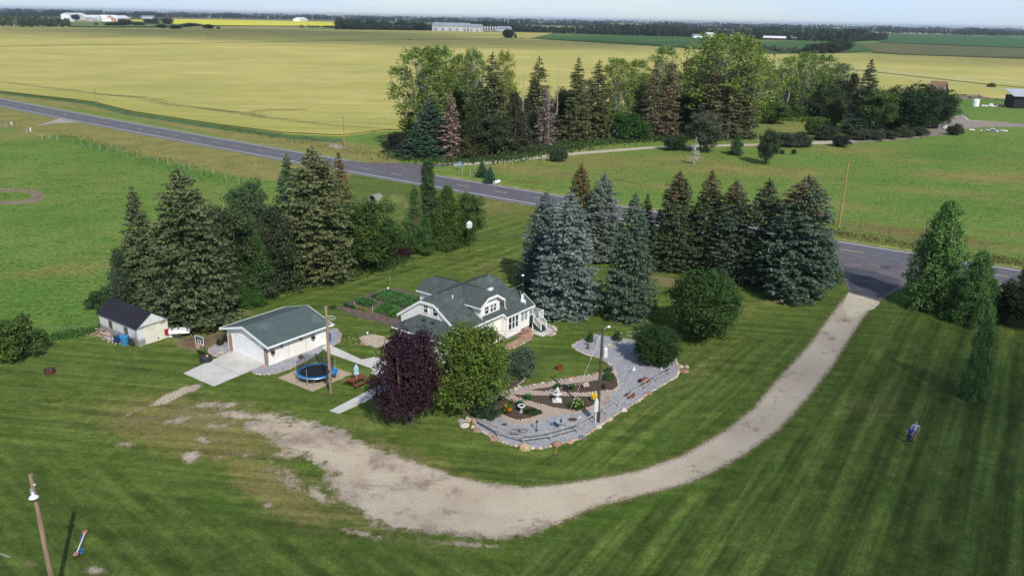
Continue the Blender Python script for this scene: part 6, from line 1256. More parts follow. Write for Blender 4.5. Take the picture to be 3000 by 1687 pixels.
# vegetable rows
def rows(name,quad,n,leaf,col,label,seed,h=.45,nr=4):
    r=np.random.default_rng(seed);n=int(n*2.1);h*=1.3;A,B_,C_,D_=[np.array(G(*q).xy) for q in quad]
    k=r.integers(0,nr,n);s=(k+.5+r.normal(0,.17,n))/nr;tt=r.uniform(0,1,n)
    P=(A[None]*(1-tt)[:,None]+B_[None]*tt[:,None])*(1-s)[:,None]+(D_[None]*(1-tt)[:,None]+C_[None]*tt[:,None])*s[:,None]
    hh=h*(.55+.45*np.sin(tt*37+k)*np.sin(tt*91+k*2));z=r.uniform(.1,1,n)*np.maximum(.12,hh)+.05
    Cc=np.c_[P,z];N=unit(np.c_[r.normal(0,.55,n),r.normal(0,.55,n),np.ones(n)]);A_=r.normal(0,1,(n,3));A_-=N*(A_*N).sum(1,keepdims=True)
    o=bpy.data.objects.new(name,quadmesh(name,quads(Cc,N,A_,r.uniform(.6,1.3,n)*leaf,r.uniform(.5,1,n)*leaf*.7),LEAF));COL.objects.link(o);o.color=(*col,0);return tag(o,label,'vegetables',kind='stuff')
rows('potato_plants',[(1083,872),(1138,853),(1240,880),(1185,906)],5200,.085,(.085,.20,.06),'leafy potato plants in the back patch of the vegetable garden',31,.5,6)
rows('bean_plants',[(1028,886),(1046,874),(1246,925),(1228,950)],4200,.085,(.06,.17,.045),'dark leafy vegetable rows in the middle of the vegetable garden',32,.5,3)
rows('bean_plants',[(1090,912),(1110,898),(1222,930),(1200,950)],3000,.085,(.09,.22,.04),'bright leafy vegetable rows near the farmhouse gable',33,.5,3)
rows('lettuce_row',[(1003,896),(1010,892),(1045,905),(1038,908)],500,.08,(.045,.10,.035),'short dark row at the left end of the vegetable garden',34,.35,2)
rows('lettuce_row',[(1036,902),(1042,899),(1088,915),(1082,918)],700,.07,(.22,.26,.03),'yellow-green lettuce row at the front of the vegetable garden',35,.3,1)
for i,(x,y,tp,l) in enumerate(((1039,893,883,'left pale stake in the vegetable garden'),(1092,913,898,'right pale stake in the vegetable garden'))):
    o=MB().tube([(0,0,0),(0,0,hgt(x,y,tp))],.03,6).obj('garden_stake',mat('pale_stake',(.6,.58,.45)) if i==0 else bpy.data.materials['pale_stake']);o.location=G(x,y);tag(o,l,'stake','stakes in the vegetable garden')
o=MB().lathe([(.12,0),(.16,.3),(.14,.3),(.1,.03)],14).obj('bucket',WM);o.location=G(1137,849);tag(o,'white bucket at the back edge of the vegetable garden','bucket')
# clothesline-like post behind the garden
t=thing('clothes_post',G(1143,838),'thin post with a sagging line behind the vegetable garden','post');b=MB();b.tube([(0,0,0),(0,0,1.5)],.03,6);b.tube([(0,0,1.4),(-3,-.3,.9),(-5.8,-.5,.35)],.01,4);b.obj('post_and_line',GRP,t)
# stone pad items
t=thing('well_pipe',G(1077,989),'small white standpipe at the corner of the pink stone pad','pipe');b=MB();b.tube([(0,0,0),(0,0,.55)],.07,8);b.obj('pipe',GALV,t);b=MB();b.lathe([(.09,.5),(.11,.55),(.08,.65),(0,.66)],10);b.obj('cap',WM,t)
# ---- stones ----
ROCKC={'pink':(.42,.26,.20),'pale':(.52,.45,.38),'tan':(.47,.36,.26),'grey':(.30,.28,.27),'red':(.30,.18,.14),'yellow':(.46,.33,.19),'slate':(.13,.14,.155)}
RM={}
for kx,cx in ROCKC.items():RM[kx]=mat('stone_'+kx,cx,.9,.3,3,bump=.5)
RK=[rockmesh(s,1,1,1) for s in range(5)]
def rock(name,P,s,kx,label,rz=0,group=None,cat='stone'):
    me=RK[hash_(P)%5];key=(me.name,kx)
    if key not in RMESH:
        q=me.copy();q.materials.clear();q.materials.append(RM[kx]);RMESH[key]=q
    o=bpy.data.objects.new(name,RMESH[key]);COL.objects.link(o);o.location=P;o.rotation_euler.z=rz;o.scale=s;return tag(o,label,cat,group)
RMESH={}
def hash_(P):return int(abs(P.x*37.3+P.y*91.7))
CW={'pink':'pinkish','pale':'whitish','tan':'tan','grey':'grey','red':'reddish'}
def edging(px,step,s,keys,label,group,seed,closed=False,jit=.12,h=.6,z=.0,name='edging_stone',secs=None):
    rg=random.Random(seed);pts=[G(*q) for q in px]
    if closed:pts.append(pts[0])
    L=0;tot=sum((c-a).length for a,c in zip(pts[:-1],pts[1:]));run=0
    for a,c in zip(pts[:-1],pts[1:]):
        d=(c-a);n=d.length;ang=math.atan2(d.y,d.x)
        while L<n:
            k=s*rg.uniform(.7,1.35);p=a+d*(L/n)+Vector((rg.uniform(-jit,jit)*s,rg.uniform(-jit,jit)*s,z));kk=rg.choice(keys);sec='' if not secs else ' '+secs[min(len(secs)-1,int((run+L)/tot*len(secs)))];rock(name,p,(k,k*rg.uniform(.6,.9),k*h),kk,CW[kk]+' '+label+sec,ang+rg.uniform(-.4,.4),group);L+=step*k/s
        L-=n;run+=n
edging([(1410,1262)]+GOUT[2:],.36,.185,['pink','pale','tan','pale','grey'],'fieldstone in the outer edging','stones edging the gravel garden',1,secs=['by the first fence post','below the metal headboard','left of the pointed yellow boulder','right of the pointed yellow boulder','below the round fountain','by the slate stone','below the meter box','below the red trellis','below the smaller rusty planter','below the larger rusty planter','by the right corner boulders','under the dense round bush'])
edging([(1758,985),(1720,990),(1699,999),(1675.6,1012),(1689,1026),(1716,1039),(1753,1047),(1780,1063),(1799,1082),(1809,1107),(1814,1130),(1804,1146)],.30,.14,['pale','pink','pale'],'small stone in the inner gravel edging','stones of the inner gravel edging',2,secs=['behind the pole','at its left tip','along the lawn','left of the garden statue','right of the flower bed bush','by the upper bed corner'])
for i,bb in enumerate((BED1,BED2,BED3)):edging(bb[1:] if i==0 else bb,.24,.085,['pale','pale','pink','tan'],'pebble bordering the '+['upper','middle','left'][i]+' flower bed','pebbles around the flower beds',3+i,True,.1,.7,.06,name='border_pebble')
edging([(1513,1084),(1541,1101),(1535,1116),(1513,1133)],.26,.1,['pale','pink'],'pebble bordering the small bed by the yellowing tree','pebbles around the flower beds',8,False,.1,.7,.06,name='border_pebble')
edging([(738,1085),(745,1095),(775,1098),(810,1095),(850,1080),(880,1066),(905,1052)],.34,.13,['pink','pale'],'stone edging the bed along the garage side wall','stones along the garage side bed',9)
edging([(660,1000),(640,1005),(615,1020),(611,1030),(618,1041),(650,1046),(680,1034)],.34,.14,['tan','pink','pale'],'stone edging the round bed left of the overhead door','stones around the bed left of the garage',10)
edging([(962,963),(985,962),(1000,980),(995,1003),(976,1012)],.34,.13,['pink','tan'],'stone edging the round bed behind the garage','stones around the bed behind the garage',11)
edging([(1592,948),(1615,954),(1629,965),(1625,979),(1612,984)],.42,.2,['pale','pink'],'stone edging the gravel beside the porch stair','stones beside the porch stair',12)
edging([(1484,1020),(1500,1022),(1530,1008),(1556,994)],.36,.16,['pink','tan','red'],'stone along the farmhouse foundation','stones along the farmhouse wall',13)
BD='boulders of the gravel garden'
for px,py,s,kx,lab in ((1362,1250,(.62,.4,.42),'pale','large white boulder at the left corner of the gravel garden'),(1350,1236,(.42,.36,.4),'grey','grey boulder behind the white one at the left corner'),(1371,1232,(.5,.34,.35),'tan','flat tan boulder on top of the left corner group'),(1391,1238,(.36,.32,.42),'pink','square pink boulder where the rail fence begins'),(1386,1252,(.3,.25,.25),'tan','small tan boulder right of the white one'),(1448,1289,(.5,.42,.5),'red','round red-brown boulder in the outer edging below the first fence post'),(1399,1264,(.5,.26,.26),'red','long reddish stone left of the round red-brown boulder'),(1538,1316,(.62,.42,.52),'yellow','pointed yellow-orange boulder at the lowest corner of the gravel garden'),(1631,1304,(.6,.42,.42),'red','broad red boulder in the lower outer edging'),(1706,1283,(.52,.34,.24),'slate','flat dark slate stone in the outer edging'),(1671,1297,(.34,.28,.3),'pink','pink boulder between the red and the slate stones'),(1753,1253,(.5,.32,.34),'pale','long pale boulder right of the slate stone'),(1783,1230,(.46,.3,.32),'tan','tan boulder in the outer edging below the meter box'),(1828,1204,(.42,.3,.34),'pale','pale boulder in the right outer edging'),(1900,1154,(.5,.32,.3),'red','reddish flat boulder in the right outer edging'),(1945,1076,(.40,.34,.62),'grey','upright grey rock under the dense round bush'),(1938,1083,(.22,.18,.3),'pale','small white rock beside the upright grey rock'),(2004,1090,(.62,.42,.38),'red','broad reddish boulder at the right corner of the gravel garden'),(1994,1076,(.36,.3,.32),'pale','pale boulder on the right corner group'),(2012,1077,(.34,.28,.3),'tan','tan boulder at the far right of the right corner group'),(1786,1011,(.45,.3,.2),'tan','flat tan rock on the gravel behind the transformer pole'),(1698,1224,(.24,.22,.22),'pale','single round white stone on the lower gravel'),(646,1033,(.42,.34,.2),'tan','flat tan stone in the round bed left of the garage door'),(773,1078,(.42,.22,.24),'pink','block of pink stone at the garage front corner'),(1503,1092,(.5,.25,.2),'pale','pale arched rock at the back of the small bed')):
    rock('boulder',G(px,py),tuple(q*.78 for q in s),kx,lab,random.Random(px).uniform(-.5,.5),BD,'boulder')
# flagstone wall
rg=random.Random(5);pw=[G(*q) for q in ((1502,1141),(1560,1133),(1640,1118),(1700,1108),(1756,1098))]
for a,c in zip(pw[:-1],pw[1:]):
    n=int((c-a).length/.42)
    for i in range(n):
        for j in (-.15,.15):
            d=(c-a).normalized();p=a.lerp(c,(i+.5)/n)+Vector((-d.y,d.x,0))*j+Vector((rg.uniform(-.05,.05),rg.uniform(-.05,.05),.08));rock('flagstone',p,(.22*rg.uniform(.7,1.2),.15*rg.uniform(.8,1.1),.11),*(lambda q:(q,CW[q]+' flagstone in the '+('front' if j<0 else 'back')+' row of the low wall above the flower beds'))(rg.choice(['pale','grey','pink','grey'])),math.atan2(d.y,d.x)+rg.uniform(-.3,.3),'flagstones of the low wall')
pile(1557,1000,.9,.5,.9,110,[mat('split_log',(.36,.17,.12),sc=3),bpy.data.materials['cut_wood']],'firewood_pile','heap of reddish split firewood against the farmhouse wall','wood pile',21,.2,True)
for o in list(bpy.data.objects):
    if o.name.startswith('firewood_pile'):o.location=OH+UU*3.85+VV*-.25;o.rotation_euler.z=AN
pile(1097,1000,2.1,1.5,.03,260,[mat('pad_stone',(.50,.41,.33),sc=4),RM['pink']],'stone_rubble','layer of pale pink rubble stones on the pad behind the farmhouse','rubble',22,.085)
tag(bpy.data.objects['stone_rubble'],kind='stuff')
# ---- rail fence ----
FP=[(1398,1243),(1458,1279),(1533,1301),(1612,1290),(1691,1268),(1738,1240),(1775,1215),(1810,1191),(1848,1165),(1888,1140),(1923,1119),(1959,1099),(1966,1070)]
O=G(*FP[0]);t=thing('rail_fence',O,'weathered grey two-rail wooden fence around the gravel garden','fence')
WGR=mat('weathered_rail',(.30,.30,.27),sc=5,var=.3)
for i,p in enumerate(FP):
    q=G(*p)-O;b=MB();b.tube([q,q+Vector((0,0,1.05))],.06,7)
    if i:b.obj('post',WGR,t)
for i in range(len(FP)-1):
    a=G(*FP[i])-O;c=G(*FP[i+1])-O
    for z0,z1 in ((.9,.9),(.45,.45)):
        if i==0:z0=.55 if z1>.5 else .35
        b=MB();d=(c-a).normalized()*.12;b.tube([a-d+Vector((0,0,z0)),c+d+Vector((0,0,z1))],.06,6);b.obj('rail',WGR,t)
t=thing('back_fence',G(1834,986),'short weathered rail fence behind the gravel garden, left of the dense round bush','fence');O=G(1834,986)
b=MB();a=Vector((0,0,0));c=G(1872,992)-O;b.tube([c,c+Vector((0,0,1.1))],.06,6);b.obj('post',GRP,t);b=MB();b.tube([a+Vector((0,0,.55)),c+Vector((0,0,.85))],.05,6);b.obj('rail',GRP,t);b=MB();b.tube([a+Vector((0,0,.15)),c+Vector((0,0,.25))],.05,6);b.obj('rail',GRP,t)
# ---- fountains, birdbath, garden lamp ----
STW=mat('white_cast_stone',(.66,.65,.63),.8,.08,4)
P=bp(1632,1176);t=thing('tiered_fountain',P,'white three-tier stone fountain standing in the middle flower bed','fountain')
b=MB();b.box((-.42,-.42,0),(.42,.42,.08));b.lathe([(.2,.08),(.24,.2),(.12,.4),(.16,.5)],16);b.obj('pedestal',STW,t)
b=MB();b.lathe([(.1,.48),(.36,.6),(.42,.68),(.36,.66),(.1,.62)],20);b.obj('basin',STW,t);b=MB();b.lathe([(.1,.62),(.08,.85),(.12,.9)],14);b.obj('column',STW,t)
b=MB();b.lathe([(.08,.86),(.24,.96),(.27,1.02),(.2,1.0),(.08,.98)],18);b.obj('basin',STW,t);b=MB();b.lathe([(.07,.98),(.12,1.1),(.08,1.2),(.13,1.26),(.0,1.38)],14);b.obj('finial',STW,t)
P=bp(1643,1254,.05);t=thing('round_fountain',P,'round grey fountain bowl with a small dark figure on the lower gravel','fountain')
GST=mat('grey_cast_stone',(.36,.37,.39),.8,.12,4);b=MB();b.lathe([(.30,0),(.22,.25),(.2,.45)],20);b.obj('pedestal',GST,t);b=MB();b.lathe([(.2,.42),(.42,.5),(.46,.6),(.4,.58),(0,.53)],24);b.obj('bowl',GST,t)
b=MB();b.lathe([(.09,.53),(.05,.65),(.08,.75),(.03,.88),(0,.92)],12);b.obj('figure',DARKM,t)
b=MB();ringtube(b,.55,.47,-.05,.05,0,28);o=MB();o.add([(x,z_,y+.06) for x,y,z_ in b.v],b.f);o.obj('ground_ring',GST,t)
P=bp(1527,1209);t=thing('birdbath',P,'white round birdbath in the left flower bed','birdbath');b=MB();b.lathe([(.2,0),(.1,.1),(.08,.4),(.14,.5)],16);b.obj('pedestal',GST,t);b=MB();b.lathe([(.1,.48),(.3,.54),(.335,.64),(.26,.655),(.22,.6),(0,.57)],24);b.obj('bowl',WM,t);b=MB();b.lathe([(0,.62),(.23,.62)],20);b.obj('water',mat('birdbath_water',(.10,.12,.12),.1,.1,2),t)
P=bp(1572,1262,.05);t=thing('garden_lamp',P,'black garden lamp post on the lower gravel','lamp');b=MB();b.lathe([(.14,0),(.12,.05),(.03,.1),(.028,.75)],12);b.obj('post',DARKM,t);b=MB();b.lathe([(.07,.75),(.12,.84),(.12,.88),(.02,.95)],8);b.obj('lamp_head',DARKM,t)
# headboard-like metal panel
a=bp(1497,1275,.05);c=bp(1543,1276,.05);d=c-a;t=thing('metal_headboard',a,'old brown metal bed headboard standing on the lower gravel','headboard',None,math.atan2(d.y,d.x));L=d.length
BM=mat('brown_metal',(.07,.035,.035),.6,.2,6);b=MB();hh=.55;b.tube([(0,0,0),(0,0,hh-.12),(.12,0,hh),(L-.12,0,hh),(L,0,hh-.12),(L,0,0)],.03,8);b.tube([(0,0,.1),(L,0,.1)],.022,6);b.obj('frame',BM,t)
b=MB()
for i in range(1,8):b.tube([(L*i/8,0,.1),(L*i/8,0,hh)],.014,5)
b.obj('bar',BM,t);b=MB();b.box((L*.41,-.015,.1),(L*.59,.015,hh));b.lathe([(.05,0),(.05,.01)],8,(L/2,-.02,.3));b.obj('panel',mat('brown_panel',(.14,.06,.055)),t)
# red trellis
a=bp(1772,1188,.05);t=thing('red_trellis',a,'thin red metal garden trellis beside the transformer pole','trellis',None,R(-20))
b=MB()
for i in range(4):b.tube([(i*.16,0,0),(i*.16,0,.8+.12*(i in (1,2)))],.012,5)
b.tube([(0,0,.8),(.16,0,.95),(.32,0,.95),(.48,0,.8)],.012,5);b.tube([(0,0,.4),(.48,0,.4)],.01,4);b.obj('bars',RUSTL,t)
# tipped rusty half barrels / antique parts
for px,py,s,lab in ((1888,1122,1.,'rusty brown tipped barrel half on the gravel beside the rail fence'),(1846,1164,.8,'smaller rusty brown planter leaning at the rail fence')):
    t=thing('rusty_planter',bp(px,py,.05),lab,'planter','rusty planters on the gravel',R(30));b=MB();n=10
    vs=[];
    for i in range(n+1):
        a=PI*i/n;vs+=[(-.5*s,.42*s*math.cos(a),.12+.42*s*math.sin(a)*.9),(.5*s,.32*s*math.cos(a),.12+.36*s*math.sin(a)*.9)]
    b.add(vs,[(2*i,2*i+1,2*i+3,2*i+2) for i in range(n)]+[tuple(2*i for i in range(n+1))]);b.obj('shell',RUSTL,t)
    b=MB();b.tube([(.1,-.5*s,0),(.0,0,.75*s),(-.1,.5*s,0)],.03,5);b.obj('handle',RUST,t)
# dog-like statue with boat? -> small white figure on dark base
t=thing('garden_statue',bp(1857,1090,.05),'small white figure sitting on a dark base on the gravel','statue',None,R(10));b=MB();b.box((-.42,-.12,0),(.22,.12,.12));b.box((-.55,-.06,.1),(-.3,.06,.18));b.obj('base',DGREY,t)
b=MB();b.lathe([(.1,.12),(.13,.25),(.07,.38),(.0,.4)],12);b.lathe([(.02,.36),(.08,.42),(.07,.5),(0,.54)],12);b.bar((.0,0,.25),(-.22,-.03,.22),.05);b.obj('figure',WM,t)
t=thing('bird_feeder',bp(1743,1028,.0),'dark bird feeder on a thin post behind the transformer pole','bird feeder');b=MB();b.tube([(0,0,0),(0,0,1.6)],.025,6);b.obj('post',DARKM,t);b=MB();b.box((-.18,-.14,1.6),(.18,.14,1.75));b.slab([(-.24,-.2,1.78),(.24,-.2,1.78),(.24,0,1.92),(-.24,0,1.92)],.02);b.slab([(-.24,0,1.92),(.24,0,1.92),(.24,.2,1.78),(-.24,.2,1.78)],.02);b.obj('feeder',DGREY,t)
t=thing('hose_reel',bp(1621,1246,.05),'tangle of blue hose beside the round grey fountain','hose');b=MB()
for i in range(4):b.tube([((.2+.03*i)*math.cos(a)+.02*i,(.17)*math.sin(a),.05+.05*i+.04*math.sin(a*2)) for a in np.linspace(0,2*PI,15)],.018,5)
b.obj('coil',mat('hose_blue',(.05,.26,.48)),t)
t=thing('blue_bin',G(966,1000),'upright blue plastic tray behind the garage corner','bin');b=MB();b.box((-.12,-.2,0),(.12,.2,.85));b.obj('body',mat('bin_blue',(.02,.12,.5)),t);b=MB();b.box((-.14,-.22,.85),(.14,.22,.9));b.obj('rim',bpy.data.materials['bin_blue'],t)
# orange marker string + stake at bed edge
t=thing('marker_stake',G(1626,1333),'orange string on a thin stake at the lawn below the gravel garden','stake');b=MB();b.tube([(0,0,0),(.25,.3,.9),(.45,.7,1.9)],.014,5);b.obj('string',mat('orange_string',(.75,.28,.12)),t);b=MB();b.lathe([(.22,0),(.2,.03),(0,.035)],12);b.obj('base',bpy.data.materials['dark_soil'],t)
# ================= far woods (stuff) =================
def woods(name,px,hm,n,col,label,seed,leaf=2.2,per=34,depth=0.,con=.25):
    """px: (x, y_base) line of the near edge; depth metres backwards; hm mean height"""
    r=np.random.default_rng(seed);pts=[np.array(G(*q).xy) for q in px];seg=np.array([np.hypot(*(b-a)) for a,b in zip(pts[:-1],pts[1:])]);cum=np.concatenate([[0],np.cumsum(seg)])
    Cs=[];Ns=[]
    for i in range(n):
        s=r.uniform(0,cum[-1]);k=min(len(seg)-1,int(np.searchsorted(cum,s)-1)) if s>0 else 0;t=(s-cum[k])/seg[k];p=pts[k]*(1-t)+pts[k+1]*t
        dd=p/np.hypot(*p);p=p+dd*depth*(r.uniform(0,1)**1.4);h=hm*r.uniform(.6,1.25)*(.85+.25*math.sin(s*.013+seed));w=h*r.uniform(.25,.42)
        D=unit(r.normal(0,1,(per,3)));cone=r.random()<con;u=r.uniform(0,1,per)
        if cone:
            zz=u*h;rr=(1-u)*w*.7+.2;C=np.c_[p[0]+D[:,0]*rr,p[1]+D[:,1]*rr,zz]
        else:
            C=np.c_[p[0]+D[:,0]*w*r.uniform(.7,1.1,per),p[1]+D[:,1]*w,h*.52+D[:,2]*h*.48]
        Cs.append(C);Ns.append(unit(D+r.normal(0,.4,(per,3))))
    C=np.concatenate(Cs);N=np.concatenate(Ns);m=len(C);A=r.normal(0,1,(m,3));A-=N*(A*N).sum(1,keepdims=True)
    o=bpy.data.objects.new(name,quadmesh(name,quads(C,N,A,r.uniform(.7,1.3,m)*leaf,r.uniform(.6,1.1,m)*leaf*.8),LEAF));COL.objects.link(o);o.color=(*col,0);return tag(o,label,'woods',kind='stuff')
woods('near_left_wood',[(-500,60),(-100,75),(100,80),(205,79)],19,420,(.065,.090,.045),'wood at the far left behind the barley field',1,2.1,46,420)
woods('forest_belt',[(985,88),(1130,89),(1266,90),(1420,90),(1600,97),(1800,103),(2000,109),(2150,114),(2300,119),(2400,122),(2480,124),(2595,119)],18,1900,(.040,.060,.034),'long dark forest belt behind the grey farm buildings',2,2.3,44,260,.5)
woods('forest_belt',[(1900,98),(2150,104),(2400,109),(2600,113)],19,420,(.030,.050,.026),'second row of the dark forest belt on the right',3,2.2,34,500,.5)
woods('left_grove',[(880,81),(940,82),(1000,84)],9,40,(.04,.06,.03),'low hedge at the far end of the barley field',4,1.2,30,20)
woods('far_woods',[(-300,46),(200,50),(600,54),(1000,60),(1500,73),(1900,84),(2300,88),(2700,97),(3200,105)],19,2200,(.034,.055,.040),'distant woods across the plain behind the fields',5,5.,20,700,.3)
woods('far_woods',[(-300,37),(300,42),(800,49),(1300,58),(1800,69),(2300,79),(2700,88),(3300,98)],19,2200,(.036,.056,.042),'more distant woods on the horizon',6,8.,14,900,.3)
woods('horizon_woods',[(-300,27),(300,34),(900,45.5),(1500,57),(2100,68),(2700,80),(3300,92)],20,2400,(.04,.06,.045),'farthest woods along the horizon',7,11.,10,2500,.2)
woods('shelterbelt',[(2600,98),(2750,101),(2850,105),(2960,104),(3300,115)],14,260,(.025,.044,.022),'dark shelterbelt on the right horizon',8,2.4,26,260,.4)
woods('marsh_willows',[(2215,152),(2300,157),(2400,160)],6,90,(.10,.115,.075),'grey-green willow thicket beyond the right end of the grove',9,1.1,44,110,0)
FG='trees in the far fields'
for (bx,by,tp,w,arr,c,lab) in ((2362,160,133,40,SPR,(0.060,0.083,0.053),'pointed dark tree beyond the right grove'),(2395,158,128,60,WIL,(0.068,0.090,0.053),'dark rounded tree beyond the right grove, left of the largest'),(2455,156,116,80,RND,(0.068,0.098,0.053),'largest dark rounded tree beyond the right grove'),(2430,158,124,50,WIL,(0.068,0.090,0.053),'dark tree between the rounded trees beyond the right grove'),(1489,113,87,36,DNS,(0.042,0.068,0.039),'square dark tree clump standing in the barley field'),(1510,113,97,10,SPR,(0.045,0.075,0.045),'small dark tree right of the square clump in the barley field'),(1527,115,112,10,BSH,(0.090,0.075,0.045),'tiny brown bush right of the square clump'),(1200,119,116,7,BSH,(0.075,0.068,0.045),'tiny dark bush on the dark line in the barley field'),
    (455,72,49,28,SPR,(0.039,0.063,0.045),'tall dark tree in the far left farm clump'),(435,71,56,26,RND,(0.048,0.075,0.051),'rounded dark tree left of the tall one in the far left clump'),(492,74,53,36,RND,(0.057,0.087,0.054),'broad dark tree at the right end of the far left clump'),(223,61,43,24,RND,(0.033,0.054,0.054),'blue-dark tree in front of the tall white building'),(322,62,47,22,RND,(0.045,0.068,0.045),'dark tree in front of the long white roofed barn'),
    (330,77,66,46,RND,(0.068,0.093,0.054),'grey-green bush clump below the white barns, leftmost'),(365,77,58,44,RND,(0.068,0.093,0.054),'grey-green bush clump below the white barns, second from left'),(405,76,66,40,RND,(0.068,0.093,0.054),'grey-green bush clump below the white barns, third from left'),(282,75,68,10,RND,(0.045,0.068,0.039),'small dark round bush in the grass below the white barns'),
    (474,84,72,30,RND,(0.063,0.093,0.045),'round bush at the end of the left hayfield, leftmost of four'),(515,86,74,40,RND,(0.060,0.087,0.045),'low bush at the end of the left hayfield, second of four'),(560,80,68,54,RND,(0.087,0.120,0.054),'flat wide bush beside the canola field'),(611,86,72,32,RND,(0.054,0.078,0.042),'round dark bush in front of the canola field'),(640,86,79,10,RND,(0.054,0.078,0.042),'tiny dark bush right of the round one in front of the canola field'),
    (1062,84,67,14,SPR,(0.039,0.063,0.042),'narrow dark tree at the left end of the far shelterbelt'),(1085,85,57,34,RND,(0.045,0.072,0.045),'rounded dark tree at the left end of the far shelterbelt'),(1125,85,63,50,RND,(0.051,0.078,0.045),'broad dark tree in the far shelterbelt'),(1180,85,62,44,RND,(0.045,0.069,0.045),'dark tree in the far shelterbelt, left of the big farm building'),(1235,90,66,36,RND,(0.036,0.060,0.036),'very dark tree touching the left end of the big farm building'),(1210,84,65,40,RND,(0.045,0.069,0.042),'dark tree behind the very dark one by the big farm building'),(1055,86,79,28,BSH,(0.068,0.075,0.045),'low brown-green bush before the far shelterbelt'),(1135,86,79,24,BSH,(0.068,0.075,0.045),'low brown bush right of the first one before the far shelterbelt')):
    tree('f',arr,bx,by,tp,w,c,lab,'tree' if arr is not BSH else 'bush','far_tree',FG,0)
# tall weeds along ditches and fences : stuff
def weeds(name,px,n,h,leaf,col,label,seed,wid):
    r=np.random.default_rng(seed);pts=[np.array(G(*q).xy) for q in px];seg=np.array([np.hypot(*(b-a)) for a,b in zip(pts[:-1],pts[1:])]);cum=np.concatenate([[0],np.cumsum(seg)]);s=r.uniform(0,cum[-1],n);k=np.clip(np.searchsorted(cum,s)-1,0,len(seg)-1);t=(s-cum[k])/seg[k];P0=np.array(pts)[k];P1=np.array(pts)[k+1];P=P0+(P1-P0)*t[:,None]
    cl=np.sin(s*.8)*np.sin(s*.31+1)+np.sin(s*2.1+2)*.5;keep=cl>r.uniform(-1.2,.9,n);P=P+r.normal(0,wid,(n,2));P=P[keep];n=len(P)
    C=np.c_[P,r.uniform(.2,1,n)*h*.6];A=np.c_[r.normal(0,.5,n),r.normal(0,.5,n),np.ones(n)];N=unit(np.c_[r.normal(0,1,n),r.normal(0,1,n),r.uniform(0,1,n)])
    o=bpy.data.objects.new(name,quadmesh(name,quads(C,N,A,r.uniform(.5,1.1,n)*h*.5,r.uniform(.6,1.2,n)*leaf),LEAF));COL.objects.link(o);o.color=(*col,0);return tag(o,label,'weeds',kind='stuff')
weeds('pasture_weeds',[(180,400),(330,440),(560,500),(700,540)],2200,.5,.12,(.08,.15,.03),'tall green weeds along the left pasture fence',1,2.2)
weeds('ditch_weeds',[(650,373),(800,400),(1000,440),(1150,460)],1800,.45,.14,(.15,.17,.06),'weeds in the ditch between the road and the barley field',2,2.)
weeds('ditch_weeds',[(2420,680),(2600,710),(2750,735),(3100,790)],2500,.55,.10,(.16,.13,.055),'rusty tall weeds in the ditch of the right meadow',3,1.3)
weeds('grove_undergrowth',[(1180,458),(1300,470),(1450,466),(1600,440),(1750,415),(1950,405),(2200,402)],16000,1.0,.3,(.06,.10,.03),'green undergrowth along the foot of the grove',4,3.)
weeds('grove_undergrowth',[(2230,345),(2330,350),(2420,352),(2500,360)],7000,1.5,.35,(.09,.165,.035),'bright undergrowth at the clearing of the grove',5,4.)
weeds('shed_weeds',[(130,995),(220,982),(290,970)],1600,.6,.06,(.06,.13,.03),'weeds along the old fence left of the shed',6,.5)
weeds('belt_undergrowth',[(590,900),(680,880),(790,862),(880,832),(960,818),(1100,790),(1180,750)],6000,.9,.09,(.04,.075,.022),'low undergrowth at the foot of the left tree belt',7,1.)
# real grass tufts standing on the sheets
def vnoise(P,sc,seed):
    r=np.random.default_rng(seed);T=r.random((64,64));q=P*sc;i=np.floor(q).astype(int);f=q-i;f=f*f*(3-2*f);a=T[i[:,0]%64,i[:,1]%64];b=T[(i[:,0]+1)%64,i[:,1]%64];c=T[i[:,0]%64,(i[:,1]+1)%64];d=T[(i[:,0]+1)%64,(i[:,1]+1)%64]
    return (a*(1-f[:,0])+b*f[:,0])*(1-f[:,1])+(c*(1-f[:,0])+d*f[:,0])*f[:,1]
def tufts(name,poly,n,h,w,col,label,seed,avoid=(),thr=None,yel=0.):
    r=np.random.default_rng(seed);W_=wp(poly);lo=W_.min(0);hi=W_.max(0);P=r.uniform(0,1,(n*3,2))*(hi-lo)+lo;P=P[inpoly(P,W_)]
    for av,m in avoid:P=P[sdist(P,av)<-m]
    if thr is not None:
        v=.55*vnoise(P,.12,seed)+.45*vnoise(P,.5,seed+1);P=P[v>thr+r.normal(0,.05,len(P))]
    P=P[:n];k=len(P);hh=r.uniform(.5,1.3,k)*h;a=r.uniform(0,2*PI,k);A=np.c_[r.normal(0,.55,k),r.normal(0,.55,k),np.ones(k)];N=np.c_[np.cos(a),np.sin(a),r.uniform(.2,1.2,k)];A=unit(A);N=unit(N-A*(A*N).sum(1,keepdims=True))
    o=bpy.data.objects.new(name,quadmesh(name,quads(np.c_[P,hh*.42],N,A,hh*.5,r.uniform(.6,1.3,k)*w),LEAF));COL.objects.link(o);o.color=(*col,yel);return tag(o,label,'grass',kind='stuff')
AV=[(DRW,.1),(wp(GOUT+[(1940,1015),(1859,997),(1772,985),(1699,999),(1675,1012),(1753,1047),(1799,1082),(1700,1100),(1560,1125),(1440,1150),(1367,1209)]),.2),(wp([(520,1095),(626,1140),(800,1100),(940,1040),(1130,1120),(960,1215),(1010,1215),(1220,1110),(1100,1040),(960,1000),(780,1060),(690,1025)]),.0),(wp([(800,1105),(915,1155),(1045,1095),(950,1055)]),0.)]
